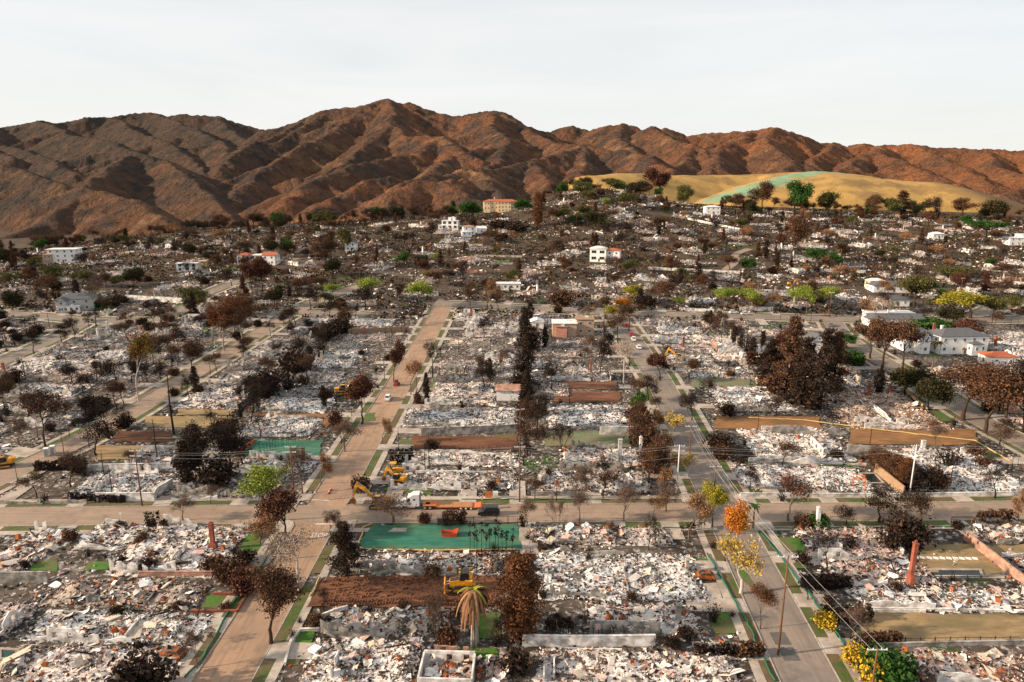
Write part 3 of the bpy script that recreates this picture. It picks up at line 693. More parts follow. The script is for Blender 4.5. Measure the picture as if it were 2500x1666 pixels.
LAWNS = [[(1640, 1460), (1733, 1460), (1690, 1380), (1625, 1385)], [(1578, 1318), (1648, 1318), (1625, 1282), (1570, 1284)], [(655, 1525), (690, 1525), (722, 1446), (682, 1448)],
         [(550, 1268), (595, 1268), (600, 1212), (572, 1214)], [(190, 1310), (262, 1306), (258, 1290), (200, 1290)], [(70, 1312), (130, 1312), (130, 1288), (84, 1288)],
         [(460, 1400), (540, 1400), (540, 1372), (478, 1372)], [(1095, 1470), (1150, 1470), (1155, 1410), (1098, 1410)], [(1020, 1515), (1140, 1512), (1140, 1490), (1030, 1490)],
         [(1770, 1270), (1850, 1268), (1840, 1236), (1765, 1238)], [(1800, 1310), (1860, 1308), (1850, 1286), (1795, 1288)], [(1980, 1568), (2100, 1568), (2080, 1500), (1960, 1500)],
         [(880, 1125), (990, 1135), (990, 1105), (905, 1090)], [(1870, 1070), (1960, 1072), (1955, 1052), (1860, 1054)], [(1660, 1090), (1740, 1090), (1730, 1062), (1650, 1064)],
         [(900, 1035), (945, 1035), (960, 1010), (920, 1010)], [(1130, 1015), (1190, 1015), (1190, 998), (1135, 998)], [(900, 960), (955, 960), (965, 940), (930, 940)],
         [(985, 895), (1015, 895), (1015, 880), (990, 880)], [(1195, 900), (1220, 900), (1215, 880), (1198, 882)], [(2120, 968), (2200, 968), (2180, 945), (2110, 945)],
         [(2240, 1060), (2300, 1060), (2300, 1040), (2240, 1040)], [(445, 832), (490, 828), (490, 812), (452, 814)], [(160, 752), (205, 748), (200, 738), (160, 740)],
         [(540, 838), (560, 838), (562, 828), (545, 828)], [(790, 968), (860, 968), (865, 950), (800, 950)], [(1480, 660), (1540, 660), (1540, 652), (1482, 652)],
         [(2130, 700), (2180, 700), (2180, 690), (2130, 690)], [(640, 880), (668, 880), (668, 872), (645, 872)], [(1680, 1308), (1720, 1350), (1735, 1345), (1700, 1300)], [(1838, 1385), (1880, 1440), (1898, 1420), (1855, 1375)]]
for q in LAWNS: lot(q, 'lawn', 'lawn', 'surviving green lawn beside burnt-out lots', 'lawn', .12, .09, False, 'surviving lawns')
PADS = [[(1625, 1380), (1660, 1380), (1650, 1340), (1612, 1342)], [(1970, 1380), (2060, 1380), (2050, 1345), (1955, 1348)], [(1015, 1120), (1140, 1122), (1140, 1082), (1020, 1085)],
        [(540, 1332), (620, 1330), (625, 1310), (545, 1312)], [(2200, 1330), (2310, 1330), (2290, 1290), (2190, 1292)], [(1870, 1300), (1960, 1298), (1950, 1270), (1860, 1274)],
        [(0, 1545), (80, 1545), (100, 1492), (0, 1490)]]
for q in PADS: lot(q, 'concrete', 'patio', 'bare concrete patio slab among the ruins', 'patio', 0, .10, False, 'concrete patios')

for key, (pts, hw, mt) in ROADS.items():
    P = resample(pts, 2.0); e = .06 if key in 'EFGHIJ' else 0
    for key2, sd, ps, w in [d for d in DRIVES if d[0] == key]:
        flip = lambda pr: pr if sd > 0 else [(-o, l) for o, l in pr][::-1]
        mid = P[ps + 1]; dr = (P[ps + 2] - P[ps]).normalized(); q = mid + Vector((dr.y, -dr.x, 0)) * sd * (hw + 9)
        if road_gap(mid.x, mid.y, key) < 8 or not (60 < mid.y < 520) or blocked(q.x, q.y): continue
        ln = rnd.uniform(6, 13)
        me = sweep_mesh('driveway', [P[i] for i in range(ps, ps + w + 1)], flip([(hw, .07), (hw + .5, .165 + e), (hw + 4.3, .17 + e), (hw + ln, .13 + e)]), M['concrete'])
        setp(link('driveway', me), 'concrete driveway running off the street', 'driveway', 'driveways', 'structure')
# ------------------------------------------------------------------ rubble
WHT, LGR, GRY, PNK, TAN, BLK, BRN, RST, TER, BLU, CRM = ((.74, .725, .71), (.5, .49, .48), (.22, .215, .215), (.52, .375, .34), (.37, .28, .2), (.02, .018, .017), (.12, .065, .038), (.33, .1, .025), (.3, .115, .07), (.36, .4, .43), (.56, .5, .41))
PAL = {  # piece colour and weight
    'white': [(WHT, 48), (LGR, 20), (GRY, 9), (CRM, 8), (PNK, 3), (BLK, 11), (BRN, 5), (RST, 4), (BLU, 4)],
    'mixed': [(WHT, 24), (LGR, 17), (GRY, 13), (TAN, 8), (PNK, 7), (BLK, 16), (BRN, 10), (RST, 5), (TER, 4), (BLU, 3)],
    'tan': [(WHT, 20), (LGR, 18), (GRY, 13), (TAN, 14), (CRM, 10), (PNK, 5), (BLK, 14), (BRN, 9), (RST, 5)],
    'pink': [(WHT, 18), (LGR, 14), (PNK, 26), (CRM, 6), (GRY, 9), (BLK, 13), (TER, 7), (BRN, 7), (RST, 4)],
    'grey': [(LGR, 20), (GRY, 25), (WHT, 12), (BLK, 24), (BRN, 10), (BLU, 6), (RST, 4)],
}
ASH = {'white': ((.68, .67, .655), (.42, .41, .4), (.12, .115, .11)), 'mixed': ((.46, .44, .42), (.29, .27, .25), (.07, .063, .06)), 'tan': ((.38, .33, .285), (.26, .22, .185), (.09, .075, .065)),
       'pink': ((.45, .375, .35), (.31, .255, .235), (.1, .08, .07)), 'grey': ((.27, .265, .265), (.17, .165, .165), (.045, .042, .04))}
BOXF = np.array([(3, 2, 1, 0), (4, 5, 6, 7), (0, 1, 5, 4), (1, 2, 6, 5), (2, 3, 7, 6), (3, 0, 4, 7)])
def rots(rs, n, tilt):
    a = rs.uniform(0, 2 * np.pi, n); b = rs.normal(0, tilt, n); c = rs.normal(0, tilt, n)
    ca, sa, cb, sb, cc, sc_ = np.cos(a), np.sin(a), np.cos(b), np.sin(b), np.cos(c), np.sin(c)
    Rz = np.zeros((n, 3, 3)); Rz[:, 0, 0] = ca; Rz[:, 0, 1] = -sa; Rz[:, 1, 0] = sa; Rz[:, 1, 1] = ca; Rz[:, 2, 2] = 1
    Rx = np.zeros((n, 3, 3)); Rx[:, 0, 0] = 1; Rx[:, 1, 1] = cb; Rx[:, 1, 2] = -sb; Rx[:, 2, 1] = sb; Rx[:, 2, 2] = cb
    Ry = np.zeros((n, 3, 3)); Ry[:, 1, 1] = 1; Ry[:, 0, 0] = cc; Ry[:, 0, 2] = sc_; Ry[:, 2, 0] = -sc_; Ry[:, 2, 2] = cc
    return np.einsum('nij,njk,nkl->nil', Rz, Rx, Ry)
def boxes_np(rs, ctr, half, rot, jit):
    n = len(ctr)
    base = np.array([(-1, -1, -1), (1, -1, -1), (1, 1, -1), (-1, 1, -1), (-1, -1, 1), (1, -1, 1), (1, 1, 1), (-1, 1, 1)], float)
    v = base[None] * half[:, None, :]
    jt = rs.uniform(-1, 1, (n, 8, 3)) * jit[:, None, None] * half[:, None, :]
    v = v + jt
    v = np.einsum('nij,nkj->nki', rot, v) + ctr[:, None, :]
    F = (np.arange(n)[:, None, None] * 8 + BOXF[None]).reshape(-1, 4)
    return v.reshape(-1, 3), F
def rubble_mesh(name, w, d, dens, pal, seed, big=1.0, amp=.7):
    rs = np.random.RandomState(seed)
    nb = max(4, int(w * d / 22)); bx = rs.uniform(-w / 2, w / 2, nb); by = rs.uniform(-d / 2, d / 2, nb); br = rs.uniform(1.2, 3.2, nb); ba = rs.uniform(.15, 1, nb) * amp
    def H(x, y):
        h = 0
        for k in range(nb): h = h + ba[k] * np.exp(-((x - bx[k]) ** 2 + (y - by[k]) ** 2) / br[k] ** 2)
        e = np.clip(np.minimum(w / 2 - np.abs(x), d / 2 - np.abs(y)) / 1.6, 0, 1)
        return h * e + .08 * e
    nx = int(w / .55) + 1; ny = int(d / .55) + 1
    X, Y = np.meshgrid(np.linspace(-w / 2, w / 2, nx), np.linspace(-d / 2, d / 2, ny))
    X = X + rs.uniform(-.25, .25, X.shape); Y = Y + rs.uniform(-.25, .25, Y.shape)
    edge = (np.abs(X) > w / 2 - .7) | (np.abs(Y) > d / 2 - .7)
    X = np.where(edge, X + (fbm(X / 3 + seed, Y / 3, 4) - .6) * 3.2 * np.sign(X) * (np.abs(X) > w / 2 - .7), X)
    Y = np.where(edge, Y + (fbm(X / 3, Y / 3 + seed, 6) - .6) * 3.0 * np.sign(Y) * (np.abs(Y) > d / 2 - .7), Y)
    Z = H(X, Y) + rs.uniform(0, .16, X.shape) + .05
    Z = np.where(edge, .05, Z)
    V = [np.stack([X, Y, Z], -1).reshape(-1, 3)]; F = [grid_faces(ny, nx)]
    a = ASH[pal]; fn = fbm(X / 2.6 + seed, Y / 2.6, 12, 4, .65)[:-1, :-1].ravel() + rs.normal(0, .07, (ny - 1) * (nx - 1))
    C = [np.where((fn < .385)[:, None], a[2], np.where((fn < .52)[:, None], a[1], a[0])) * rs.uniform(.75, 1.1, (len(fn), 1))]
    cols = np.array([c for c, _ in PAL[pal]]); wts = np.array([q for _, q in PAL[pal]], float); wts /= wts.sum()
    area = w * d; off = len(V[0])
    # clustered positions
    def pos(n):
        x = rs.uniform(-w / 2 + .3, w / 2 - .3, n); y = rs.uniform(-d / 2 + .3, d / 2 - .3, n); return x, y
    def put(n, hl, hw, hh, tilt, jit, up, ci=None):
        nonlocal off
        if n < 1: return
        x, y = pos(n); half = np.stack([rs.uniform(*hl, n), rs.uniform(*hw, n), rs.uniform(*hh, n)], -1) * big
        z = H(x, y) + rs.uniform(*up, n)
        v, f = boxes_np(rs, np.stack([x, y, z], -1), half, rots(rs, n, tilt), np.full(n, jit))
        c = cols[rs.choice(len(cols), n, p=wts)] if ci is None else np.array(ci)[rs.choice(len(ci), n)]
        c = c * rs.uniform(.72, 1.12, (n, 1))
        V.append(v); F.append(f + off); C.append(np.repeat(c, 6, 0)); off += len(v)
    k = dens
    put(int(area * 3.2 * k), (.05, .19), (.04, .14), (.03, .1), .6, .5, (.0, .2))           # chunks
    put(int(area * .34 * k), (.16, .48), (.1, .3), (.012, .03), .45, .6, (.05, .3), [WHT, WHT, LGR, CRM, PNK if pal == 'pink' else WHT, GRY, PNK, BLU])  # stucco and roof sheets
    put(int(area * .34 * k), (.3, 1.0), (.025, .06), (.025, .05), .3, .1, (.05, .35), [BLK, BLK, BRN, TAN, LGR, BRN, BLK])  # beams
    put(int(area * .13 * k), (.1, .32), (.08, .22), (.08, .2), .5, .4, (.03, .25), [RST, RST, TER, BRN, RST])   # rusted bits
    put(int(area * .8 * k), (.1, .36), (.08, .26), (.04, .14), .5, .5, (.0, .2), [BLK, BLK, (.05, .04, .035), BRN])   # char
    put(int(area * .010 * k) + 1, (.7, 1.6), (.45, .9), (.03, .05), .3, .6, (.15, .5), [WHT, LGR, PNK, CRM])     # big fallen wall sheets
    return mesh_np(name, np.concatenate(V), np.concatenate(F), M['rubble'], np.concatenate(C))

STREET_ROT = R(-2.2)
LANDMARKS = [(GV(*v), n) for v, n in (((152, 602), 'the white box house'), ((176, 713), 'the grey gabled house'), ((592, 607), 'the red-tiled white house'), ((1150, 490), 'the cream mansion'), ((1036, 526), 'the white modern house'), ((1078, 540), 'the stepped hillside house'),
    ((1385, 600), 'the curved-roof house'), ((1316, 768), 'the tan modern house'), ((1635, 492), 'the hilltop white house'), ((2150, 806), 'the large white house'), ((2035, 746), 'the long white house'), ((1872, 812), 'the conifer-screened house'), ((2040, 668), 'the grey bungalow'), ((2338, 562), 'the flat-roofed far house'),
    ((2290, 838), 'the red-roofed garage'), ((552, 519), 'the yellow ridge house'), ((1170, 914), 'the pink-roofed garage'), ((808, 575), 'the little gabled house'), ((1168, 664), 'the low white house'), ((2265, 548), 'the umbrella pine'), ((1020, 1235), 'the vivid green lot'), ((650, 1032), 'the second green lot'), ((930, 1360), 'the bulldozer lot'),
    ((430, 960), 'the tan scraped lots'), ((1350, 1010), 'the olive lot'), ((1760, 972), 'the first orange lot'), ((2100, 1005), 'the second orange lot'), ((2170, 1445), 'the wide tan lot'), ((1350, 905), 'the twin brown lots'), ((1660, 882), 'the dull green lot'), ((300, 1120), 'the white walled ruin'), ((1975, 1325), 'the tall red chimney'),
    ((1020, 1165), 'the white truck'), ((2095, 1135), 'the steel pole'), ((530, 790), 'the rusty eucalyptus trees'), ((1690, 716), 'the roadside light-green trees'), ((960, 700), 'the twin light-green trees'), ((120, 1030), 'the portable toilets'), ((430, 700), 'the winding street'), ((1590, 1100), 'the white steel pole'), ((1070, 1020), 'the brown scraped lot'), ((1880, 612), 'the round green tree'),
    ((850, 640), 'the sagging pale wires'), ((1500, 640), 'the cream retaining wall'), ((320, 920), 'the olive eucalyptus'), ((143, 812), 'the white obelisk chimney'), ((1420, 480), 'the hilltop scrub'), ((1830, 484), 'the knoll-foot trees'), ((2230, 725), 'the broad yellow tree'), ((400, 560), 'the dark canyon edge'), ((1700, 560), 'the hillside lane'), ((900, 545), 'the ridge ruins'), ((2010, 560), 'the far east slope'), ((80, 680), 'the low canyon street'))]
def near_what(x, y):
    p, n = min(LANDMARKS, key=lambda t: (t[0].x - x) ** 2 + (t[0].y - y) ** 2)
    dx, dy = x - p.x, y - p.y
    if abs(dx) > abs(dy) * 1.2: return 'level with ' + n if abs(dx) > 25 else 'beside ' + n
    return ('uphill of ' if dy > 0 else 'downhill of ') + n
def wall_part(parent, a, b, h, th, mat, ragged=True, seed=0, opening=0, name='wall'):
    """a standing wall between two local points, with broken top and optional window holes"""
    a = Vector((a[0], a[1])); b = Vector((b[0], b[1])); L_ = (b - a).length; r = random.Random(seed)
    n = max(2, int(L_ / .9)); ang = math.atan2(b.y - a.y, b.x - a.x)
    tops = []; cur = h
    for i in range(n + 1):
        if ragged: cur = min(h, max(h * .35, cur + r.uniform(-.35, .3) * h))
        tops.append(cur if ragged else h)
    mb = MB()
    for i in range(n):
        x0, x1 = L_ * i / n, L_ * (i + 1) / n; z0, z1 = tops[i], tops[i + 1]
        segs = [((0, 0), (z0, z1))]
        if opening and i % 3 == 1 and h > 1.8: segs = [((0, 0), (.9, .9)), ((min(2.1, z0 - .05),) * 2, (z0, z1))] if min(z0, z1) > 2.2 else [((0, 0), (.9, .9))]
        for (b0, b1), (t0, t1) in segs:
            b0 = b0 - .4 if b0 == 0 else b0; b1 = b1 - .4 if b1 == 0 else b1
            V = [(x0, -th / 2, b0), (x1, -th / 2, b1), (x1, th / 2, b1), (x0, th / 2, b0), (x0, -th / 2, t0), (x1, -th / 2, t1), (x1, th / 2, t1), (x0, th / 2, t0)]
            fs = [(4, 5, 6, 7), (0, 1, 5, 4), (2, 3, 7, 6), (1, 2, 6, 5), (3, 0, 4, 7)]
            mb.add(V, fs)
    me = mb.mesh(name, mat); o = link(name, me, parent, (a.x, a.y, -.05), (0, 0, ang)); return o
def chimney_mesh(h, mat, style):
    mb = MB()
    if style == 0:      # wide fireplace base with tapered shoulders, tall stack and cap
        mb.prism([(-.85, -.45), (.85, -.45), (.85, .45), (-.85, .45)], -.3, h * .22)
        mb.add([(-.85, -.45, h * .22), (.85, -.45, h * .22), (.85, .45, h * .22), (-.85, .45, h * .22), (-.42, -.36, h * .31), (.42, -.36, h * .31), (.42, .36, h * .31), (-.42, .36, h * .31)], [(0, 1, 5, 4), (1, 2, 6, 5), (2, 3, 7, 6), (3, 0, 4, 7)])
        mb.prism([(-.42, -.36), (.42, -.36), (.42, .36), (-.42, .36)], h * .31, h)
        body = mb.mesh('stack', mat); cap = MB().prism([(-.5, -.44), (.5, -.44), (.5, .44), (-.5, .44)], h, h + .18)
        cap.box((0, 0, h + .32), (.35, .35, .28))
    else:
        mb.prism([(-.5, -.35), (.5, -.35), (.5, .35), (-.5, .35)], -.2, h)
        mb.prism([(-.95, -.5), (-.5, -.5), (-.5, .4), (-.95, .4)], -.2, h * .3)
        body = mb.mesh('stack', mat); cap = MB().prism([(-.58, -.43), (.58, -.43), (.58, .43), (-.58, .43)], h, h + .14)
    return body, cap.mesh('cap', mat)
CHIM = {}
for nm, mt in (('brick', M['brick']), ('white', M['white_wall']), ('grey', M['grey_wall'])):
    for st in (0, 1): CHIM[nm, st] = chimney_mesh(5.0, mt, st)
def add_chimney(parent, x, y, h, kind, st, rz=0.0):
    b, c = CHIM[kind, st]
    o = link('chimney', b, parent, (x, y, 0), (0, 0, rz), (1, 1, h / 5.0)); link('chimney_cap', c, o)
    return o
# single fallen pieces that can be told apart in the nearer ruins
def piece_meshes():
    out = {}; rs = np.random.RandomState(5)
    for nm, cs in (('fallen_sheet', [WHT, LGR, CRM, PNK, WHT, BLU]), ('charred_beam', [BLK, BRN, BLK]), ('rusted_appliance', [RST, TER, RST]), ('wall_slab', [WHT, PNK, CRM, LGR])):
        L_ = []
        for i, c in enumerate(cs):
            if nm == 'fallen_sheet':       # buckled sheet, 5x3 grid with thickness
                X, Y = np.meshgrid(np.linspace(-1.3, 1.3, 6), np.linspace(-.8, .8, 4)); Z = rs.uniform(-.16, .16, X.shape) + .22 * np.sin(X * rs.uniform(1, 2.4) + i) 
                X = X + rs.uniform(-.18, .18, X.shape); Y = Y + rs.uniform(-.15, .15, Y.shape)
                top = np.stack([X, Y, Z], -1).reshape(-1, 3); bot = top - [0, 0, .05]; f = grid_faces(4, 6)
                V = np.concatenate([top, bot]); ring = [0, 1, 2, 3, 4, 5, 11, 17, 23, 22, 21, 20, 19, 18, 12, 6]
                sf = [(ring[k], ring[k - 1], ring[k - 1] + 24, ring[k] + 24) for k in range(16)]
                F = np.concatenate([f, f[:, ::-1] + 24, np.array(sf)])
                C = np.tile(np.array(c), (len(F), 1)) * rs.uniform(.8, 1.05, (len(F), 1))
            elif nm == 'charred_beam':
                V, F = boxes_np(rs, np.zeros((1, 3)), np.array([[1.9, .09, .1]]), np.eye(3)[None], np.array([.2])); C = np.tile(np.array(c), (6, 1))
            elif nm == 'rusted_appliance':
                v1, f1 = boxes_np(rs, np.array([[0, 0, .4]]), np.array([[.38, .36, .45]]), np.eye(3)[None], np.array([.15]))
                v2, f2 = boxes_np(rs, np.array([[0, -.37, .35], [.1, .1, .9]]), np.array([[.26, .03, .28], [.3, .25, .05]]), np.stack([np.eye(3)] * 2), np.array([.2, .2]))
                V = np.concatenate([v1, v2]); F = np.concatenate([f1, f2 + 8]); C = np.concatenate([np.tile(np.array(c), (6, 1)), np.tile(np.array(c) * .45, (12, 1))])
            else:
                V, F = boxes_np(rs, np.zeros((1, 3)), np.array([[.9, .6, .09]]), np.eye(3)[None], np.array([.4])); C = np.tile(np.array(c), (6, 1))
            L_.append(mesh_np(nm, V, F, M['rubble'], C))
        out[nm] = L_
    return out
PIECES = piece_meshes()
RUIN_FOOT = []
STYLE_WORD = {'white': 'white ash', 'mixed': 'grey-brown', 'tan': 'tan and grey', 'pink': 'pinkish', 'grey': 'dark grey'}
def ruin(x, y, w, d, pal, mesh=None, scale=None, where='', group='', near=False, walls=2, chim=None, seed=0, rz=None, label=None):
    r = random.Random(seed); rz = STREET_ROT + (r.uniform(-.03, .03) if rz is None else rz)
    t = empty('burned_house', (x, y, gz(x, y)), rz)
    sl = (gz(x, y + 3) - gz(x, y - 3)) / 6; sx = (gz(x + 3, y) - gz(x - 3, y)) / 6
    tl = Matrix.Rotation(-rz, 3, 'Z') @ Matrix.Rotation(-math.atan(sx), 3, 'Y') @ Matrix.Rotation(math.atan(sl), 3, 'X') @ Matrix.Rotation(rz + r.choice((0, math.pi)), 3, 'Z')
    o = link('rubble', mesh, t, (0, 0, .06), tl.to_euler(), scale); lz = lambda a, b: sx * a + sl * b; setp(o, kind='stuff')
    RUIN_FOOT.append((x, y, w / 2, d / 2))
    wm = r.choice(('white_wall', 'grey_wall', 'white_wall', 'pink_wall' if pal == 'pink' else 'grey_wall'))
    feat = []
    for k in range(walls):
        e = r.random(); th = .22; h = r.choice((.7, 1.2, 2.0, 2.8)) if near else r.choice((.7, 1.2, 2.0, 2.8, 3.2))
        if e < .35: a = (-w / 2 + r.uniform(0, w * .2), -d / 2 * r.uniform(.8, 1)); b = (a[0] + r.uniform(.25, .6) * w, a[1])
        elif e < .65: a = (-w / 2 + r.uniform(0, w * .3), d / 2 * r.uniform(.7, 1)); b = (a[0] + r.uniform(.25, .6) * w, a[1])
        elif e < .82: a = (w / 2 * r.choice((-1, 1)) * r.uniform(.8, 1), -d / 2 + r.uniform(0, d * .3)); b = (a[0], a[1] + r.uniform(.3, .6) * d)
        else: a = (r.uniform(-.3, .3) * w, -d * .35); b = (a[0], a[1] + r.uniform(.3, .6) * d)
        ww = wall_part(t, a, b, h, th, M[wm], True, seed * 7 + k, h > 2); ww.location.z = lz(*a); ww.rotation_euler[1] = -math.atan2(lz(*b) - lz(*a), math.dist(a, b))
    cc = chim if chim is not None else ([(r.uniform(-.3, .3) * w, r.uniform(-.2, .3) * d, r.uniform(3.2, 5.5), r.choice(('brick', 'white', 'grey')), r.choice((0, 1)))] if r.random() < .45 else [])
    for cx_, cy_, h, kd, st in cc: add_chimney(t, cx_, cy_, h, kd, st, r.choice((0, R(90)))).location.z = lz(cx_, cy_)
    if near:
        for k in range(near):
            nm = r.choice(('fallen_sheet', 'fallen_sheet', 'charred_beam', 'charred_beam', 'wall_slab', 'fallen_sheet', 'wall_slab', 'fallen_sheet', 'rusted_appliance'))
            me = r.choice(PIECES[nm]); s = r.uniform(.45, 1.1) if nm != 'rusted_appliance' else r.uniform(.8, 1.1)
            pq = (r.uniform(-.46, .46) * w, r.uniform(-.42, .42) * d); link(nm, me, t, (pq[0], pq[1], lz(*pq) + (r.uniform(.45, .8) if nm != 'rusted_appliance' else .25)), (r.gauss(0, .3), r.gauss(0, .3), r.uniform(0, 6.28)), (s, s, s))
    if not label:
        cd = ('one %s chimney' % cc[0][3]) if len(cc) == 1 else ('two chimneys' if cc else ('%s broken walls' % ('one', 'two', 'three', 'four', 'five', 'six')[min(5, max(0, walls - 1))]))
        label = 'burned house, %s rubble, %s, %s' % (STYLE_WORD[pal], cd, where)
    setp(t, label, 'burned house', group)
    return t

# ------------------------------------------------------------------ ruins read from the photograph (view pixels: left, right, top, bottom)
FG = [
    (0, 120, 1215, 1322, 'white', 'under the leaning grey wall panels', []), (195, 335, 1203, 1262, 'white', 'by the topped black trunks', []),
    (292, 540, 1205, 1322, 'white', 'with wide brick chimney and white sheets', [(.30, .02, 6.0, 'brick', 0)]),
    (100, 475, 1336, 1402, 'tan', 'behind the small brick-walled garden', []), (70, 480, 1408, 1482, 'white', 'with buckled roof sheets beside the pavement', []),
    (0, 420, 1484, 1580, 'white', 'with rusted appliances behind the burnt-out car', []),
    (812, 1190, 1266, 1322, 'mixed', 'between the green lot and the bulldozer lot', []), (745, 1000, 1398, 1462, 'tan', 'below the bulldozer lot', []),
    (700, 965, 1468, 1585, 'white', 'with white boards beside the curved planter', []), (975, 1172, 1508, 1590, 'pink', 'with fallen pink slabs by the roofless room', []),
    (1212, 1540, 1210, 1252, 'mixed', 'behind the burnt fence by the cross street', []), (1235, 1610, 1268, 1380, 'white', 'wide and flat across from the orange tree', [(.42, .1, 3.0, 'grey', 1)]),
    (1345, 1605, 1386, 1462, 'white', 'with a curved white wall end beside the lawn', [(.3, -.15, 4.2, 'grey', 0)]), (1235, 1690, 1494, 1590, 'white', 'behind the long white garden wall', []),
    (1835, 2060, 1210, 1282, 'pink', 'with peeling walls and one pale chimney', [(-.21, .42, 5.2, 'white', 0)]), (1900, 2150, 1288, 1352, 'pink', 'around the tall red brick chimney', [(.18, -.35, 8.8, 'brick', 0)]),
    (1960, 2370, 1358, 1402, 'white', 'strewn along the low white kerb wall', []), (2090, 2400, 1496, 1590, 'pink', 'with red tile rubble below the tan lot', []), (2235, 2400, 1208, 1248, 'mixed', 'behind the square burnt hedge', []),
    (900, 1190, 1084, 1128, 'mixed', 'around the small green pool', []), (900, 1190, 1040, 1072, 'white', 'with roofless grey rooms above the excavators', []),
    (925, 1192, 938, 984, 'white', 'behind the long stepped grey wall', []), (985, 1140, 880, 932, 'white', 'with tilted white wall sheets beside the garage', []),
    (1235, 1490, 1080, 1134, 'mixed', 'behind the dark bare trees', []), (1285, 1475, 1030, 1072, 'white', 'with two tall white chimneys', [(.22, -.15, 6.0, 'white', 1), (.47, -.05, 6.2, 'white', 0)]),
    (1255, 1450, 930, 984, 'white', 'with grey shed walls above the olive lot', []), (180, 395, 1085, 1148, 'white', 'inside the white garden wall', []),
    (395, 650, 1085, 1145, 'grey', 'beside the white wall and charred grove', [(.42, .2, 5.0, 'white', 1)]), (545, 735, 1056, 1086, 'white', 'with a thin brick chimney below the green lot', [(.3, .1, 5.0, 'brick', 1)]),
    (560, 735, 958, 1003, 'white', 'with a tilted white slab above the charred sticks', []), (432, 590, 885, 942, 'white', 'beside the curving tan street', []),
    (1690, 1990, 1070, 1128, 'white', 'with orange timber frame inside the low white wall', []), (1715, 1930, 985, 1062, 'white', 'with tall roofless grey walls', []),
    (1640, 1805, 888, 945, 'white', 'with white column stubs above the orange lot', []), (1900, 2120, 890, 985, 'tan', 'with two red brick chimneys beside the dark evergreens', [(.1, .3, 4.6, 'brick', 0), (.3, .25, 4.2, 'brick', 0)]),
    (2070, 2310, 1035, 1130, 'white', 'with pale broken walls below the orange lot', [(-.1, .42, 4.0, 'white', 1)]),
]
for i, (xl, xr, yt, yb, pal, where, chs) in enumerate(FG):
    c = GV((xl + xr) / 2, (yt + yb) / 2); w = (xr - xl) / vpm(c); d = max(8, GV((xl + xr) / 2, yt).y - GV((xl + xr) / 2, yb).y)
    me = rubble_mesh('rubble', w, d, 1.0 if yb > 1200 else .8, pal, 100 + i)
    ch = [(a * w, b * d, h, k, s) for a, b, h, k, s in chs]
    ruin(c.x, c.y, w, d, pal, me, None, '', 'ruins told apart by what stands beside them', near=26 if yb > 1200 else 12, walls=4 if yb > 1200 else 5, chim=ch, seed=i + 1,
         label=('burned house of %s rubble %s' % (STYLE_WORD[pal], where)))
    del_group = None
# ------------------------------------------------------------------ trees
DK, DK2, PALE, GRYB = (.022, .018, .016), (.05, .035, .026), (.42, .38, .34), (.13, .09, .07)
def grow(r, mb, tips, p, d, ln, rad, lev, maxlev, col, spread, up, kids, wig=.22, nseg=3, tip_levels=1):
    pts = [p]; rr = [rad]; cur = p.copy(); dd = d.copy()
    for k in range(nseg):
        dd = (dd + Vector((r.gauss(0, wig), r.gauss(0, wig), r.gauss(0, wig * .6) + up * .12))).normalized()
        cur = cur + dd * (ln / nseg); pts.append(cur.copy()); rr.append(max(.022, rad * (1 - .55 * (k + 1) / nseg)))
    mb.tube(pts, rr, 5 if lev == 0 else (4 if lev == 1 else 3), col, cap=False)
    if lev >= maxlev - tip_levels + 1: tips.append((pts[-1], dd, ln)); tips.append((pts[-2], dd, ln))
    if lev >= maxlev: return
    n = kids[min(lev, len(kids) - 1)]
    for k in range(n):
        t = 1.0 if k == 0 and lev > 0 else (r.uniform(.4, 1.0) if lev else r.uniform(.3, 1.0))
        f = t * (len(pts) - 1); i = min(int(f), len(pts) - 2); b = pts[i].lerp(pts[i + 1], f - i)
        az = 2 * math.pi * (k + r.uniform(-.3, .3)) / n + lev * 1.3; tl = spread * r.uniform(.6, 1.2)
        a = dd.cross(Vector((.3, .5, .8))).normalized(); c = dd.cross(a)
        nd = (dd * math.cos(tl) + (a * math.cos(az) + c * math.sin(az)) * math.sin(tl)).normalized()
        if nd.z < -.15: nd.z *= -.3; nd.normalize()
        grow(r, mb, tips, b, nd, ln * r.uniform(.6, .82), rr[i] * .66, lev + 1, maxlev, col, spread, up, kids, wig, max(2, nseg - 1) if lev else nseg, tip_levels)
def leaves_np(rs, pts, n, rad, size, pal, droop=0.0, asp=1.0):
    P = np.array([tuple(p) for p in pts]); ix = rs.randint(0, len(P), n)
    c = P[ix] + rs.normal(0, 1, (n, 3)) * rad * np.array([1, 1, .75])
    u = rs.normal(0, 1, (n, 3)); u /= np.linalg.norm(u, axis=1)[:, None]; v = rs.normal(0, 1, (n, 3)); v[:, 2] -= droop; v -= (u * v).sum(1)[:, None] * u; v /= np.linalg.norm(v, axis=1)[:, None] + 1e-9
    s = (size * rs.uniform(.55, 1.3, n))[:, None]
    u = u * asp; V = np.stack([c - u * s - v * s * 1.1, c + u * s * .8 - v * s * .4, c + u * s * .6 + v * s * 1.2, c - u * s * .9 + v * s * .5], 1).reshape(-1, 3)
    F = np.arange(4 * n).reshape(n, 4)
    pal_ = np.array(pal); clump = (ix * 7919 % 13) / 13.0
    C = pal_[rs.randint(0, len(pal_), n)] * (.7 + .5 * clump)[:, None] * rs.uniform(.75, 1.2, (n, 1))
    return V, F, C
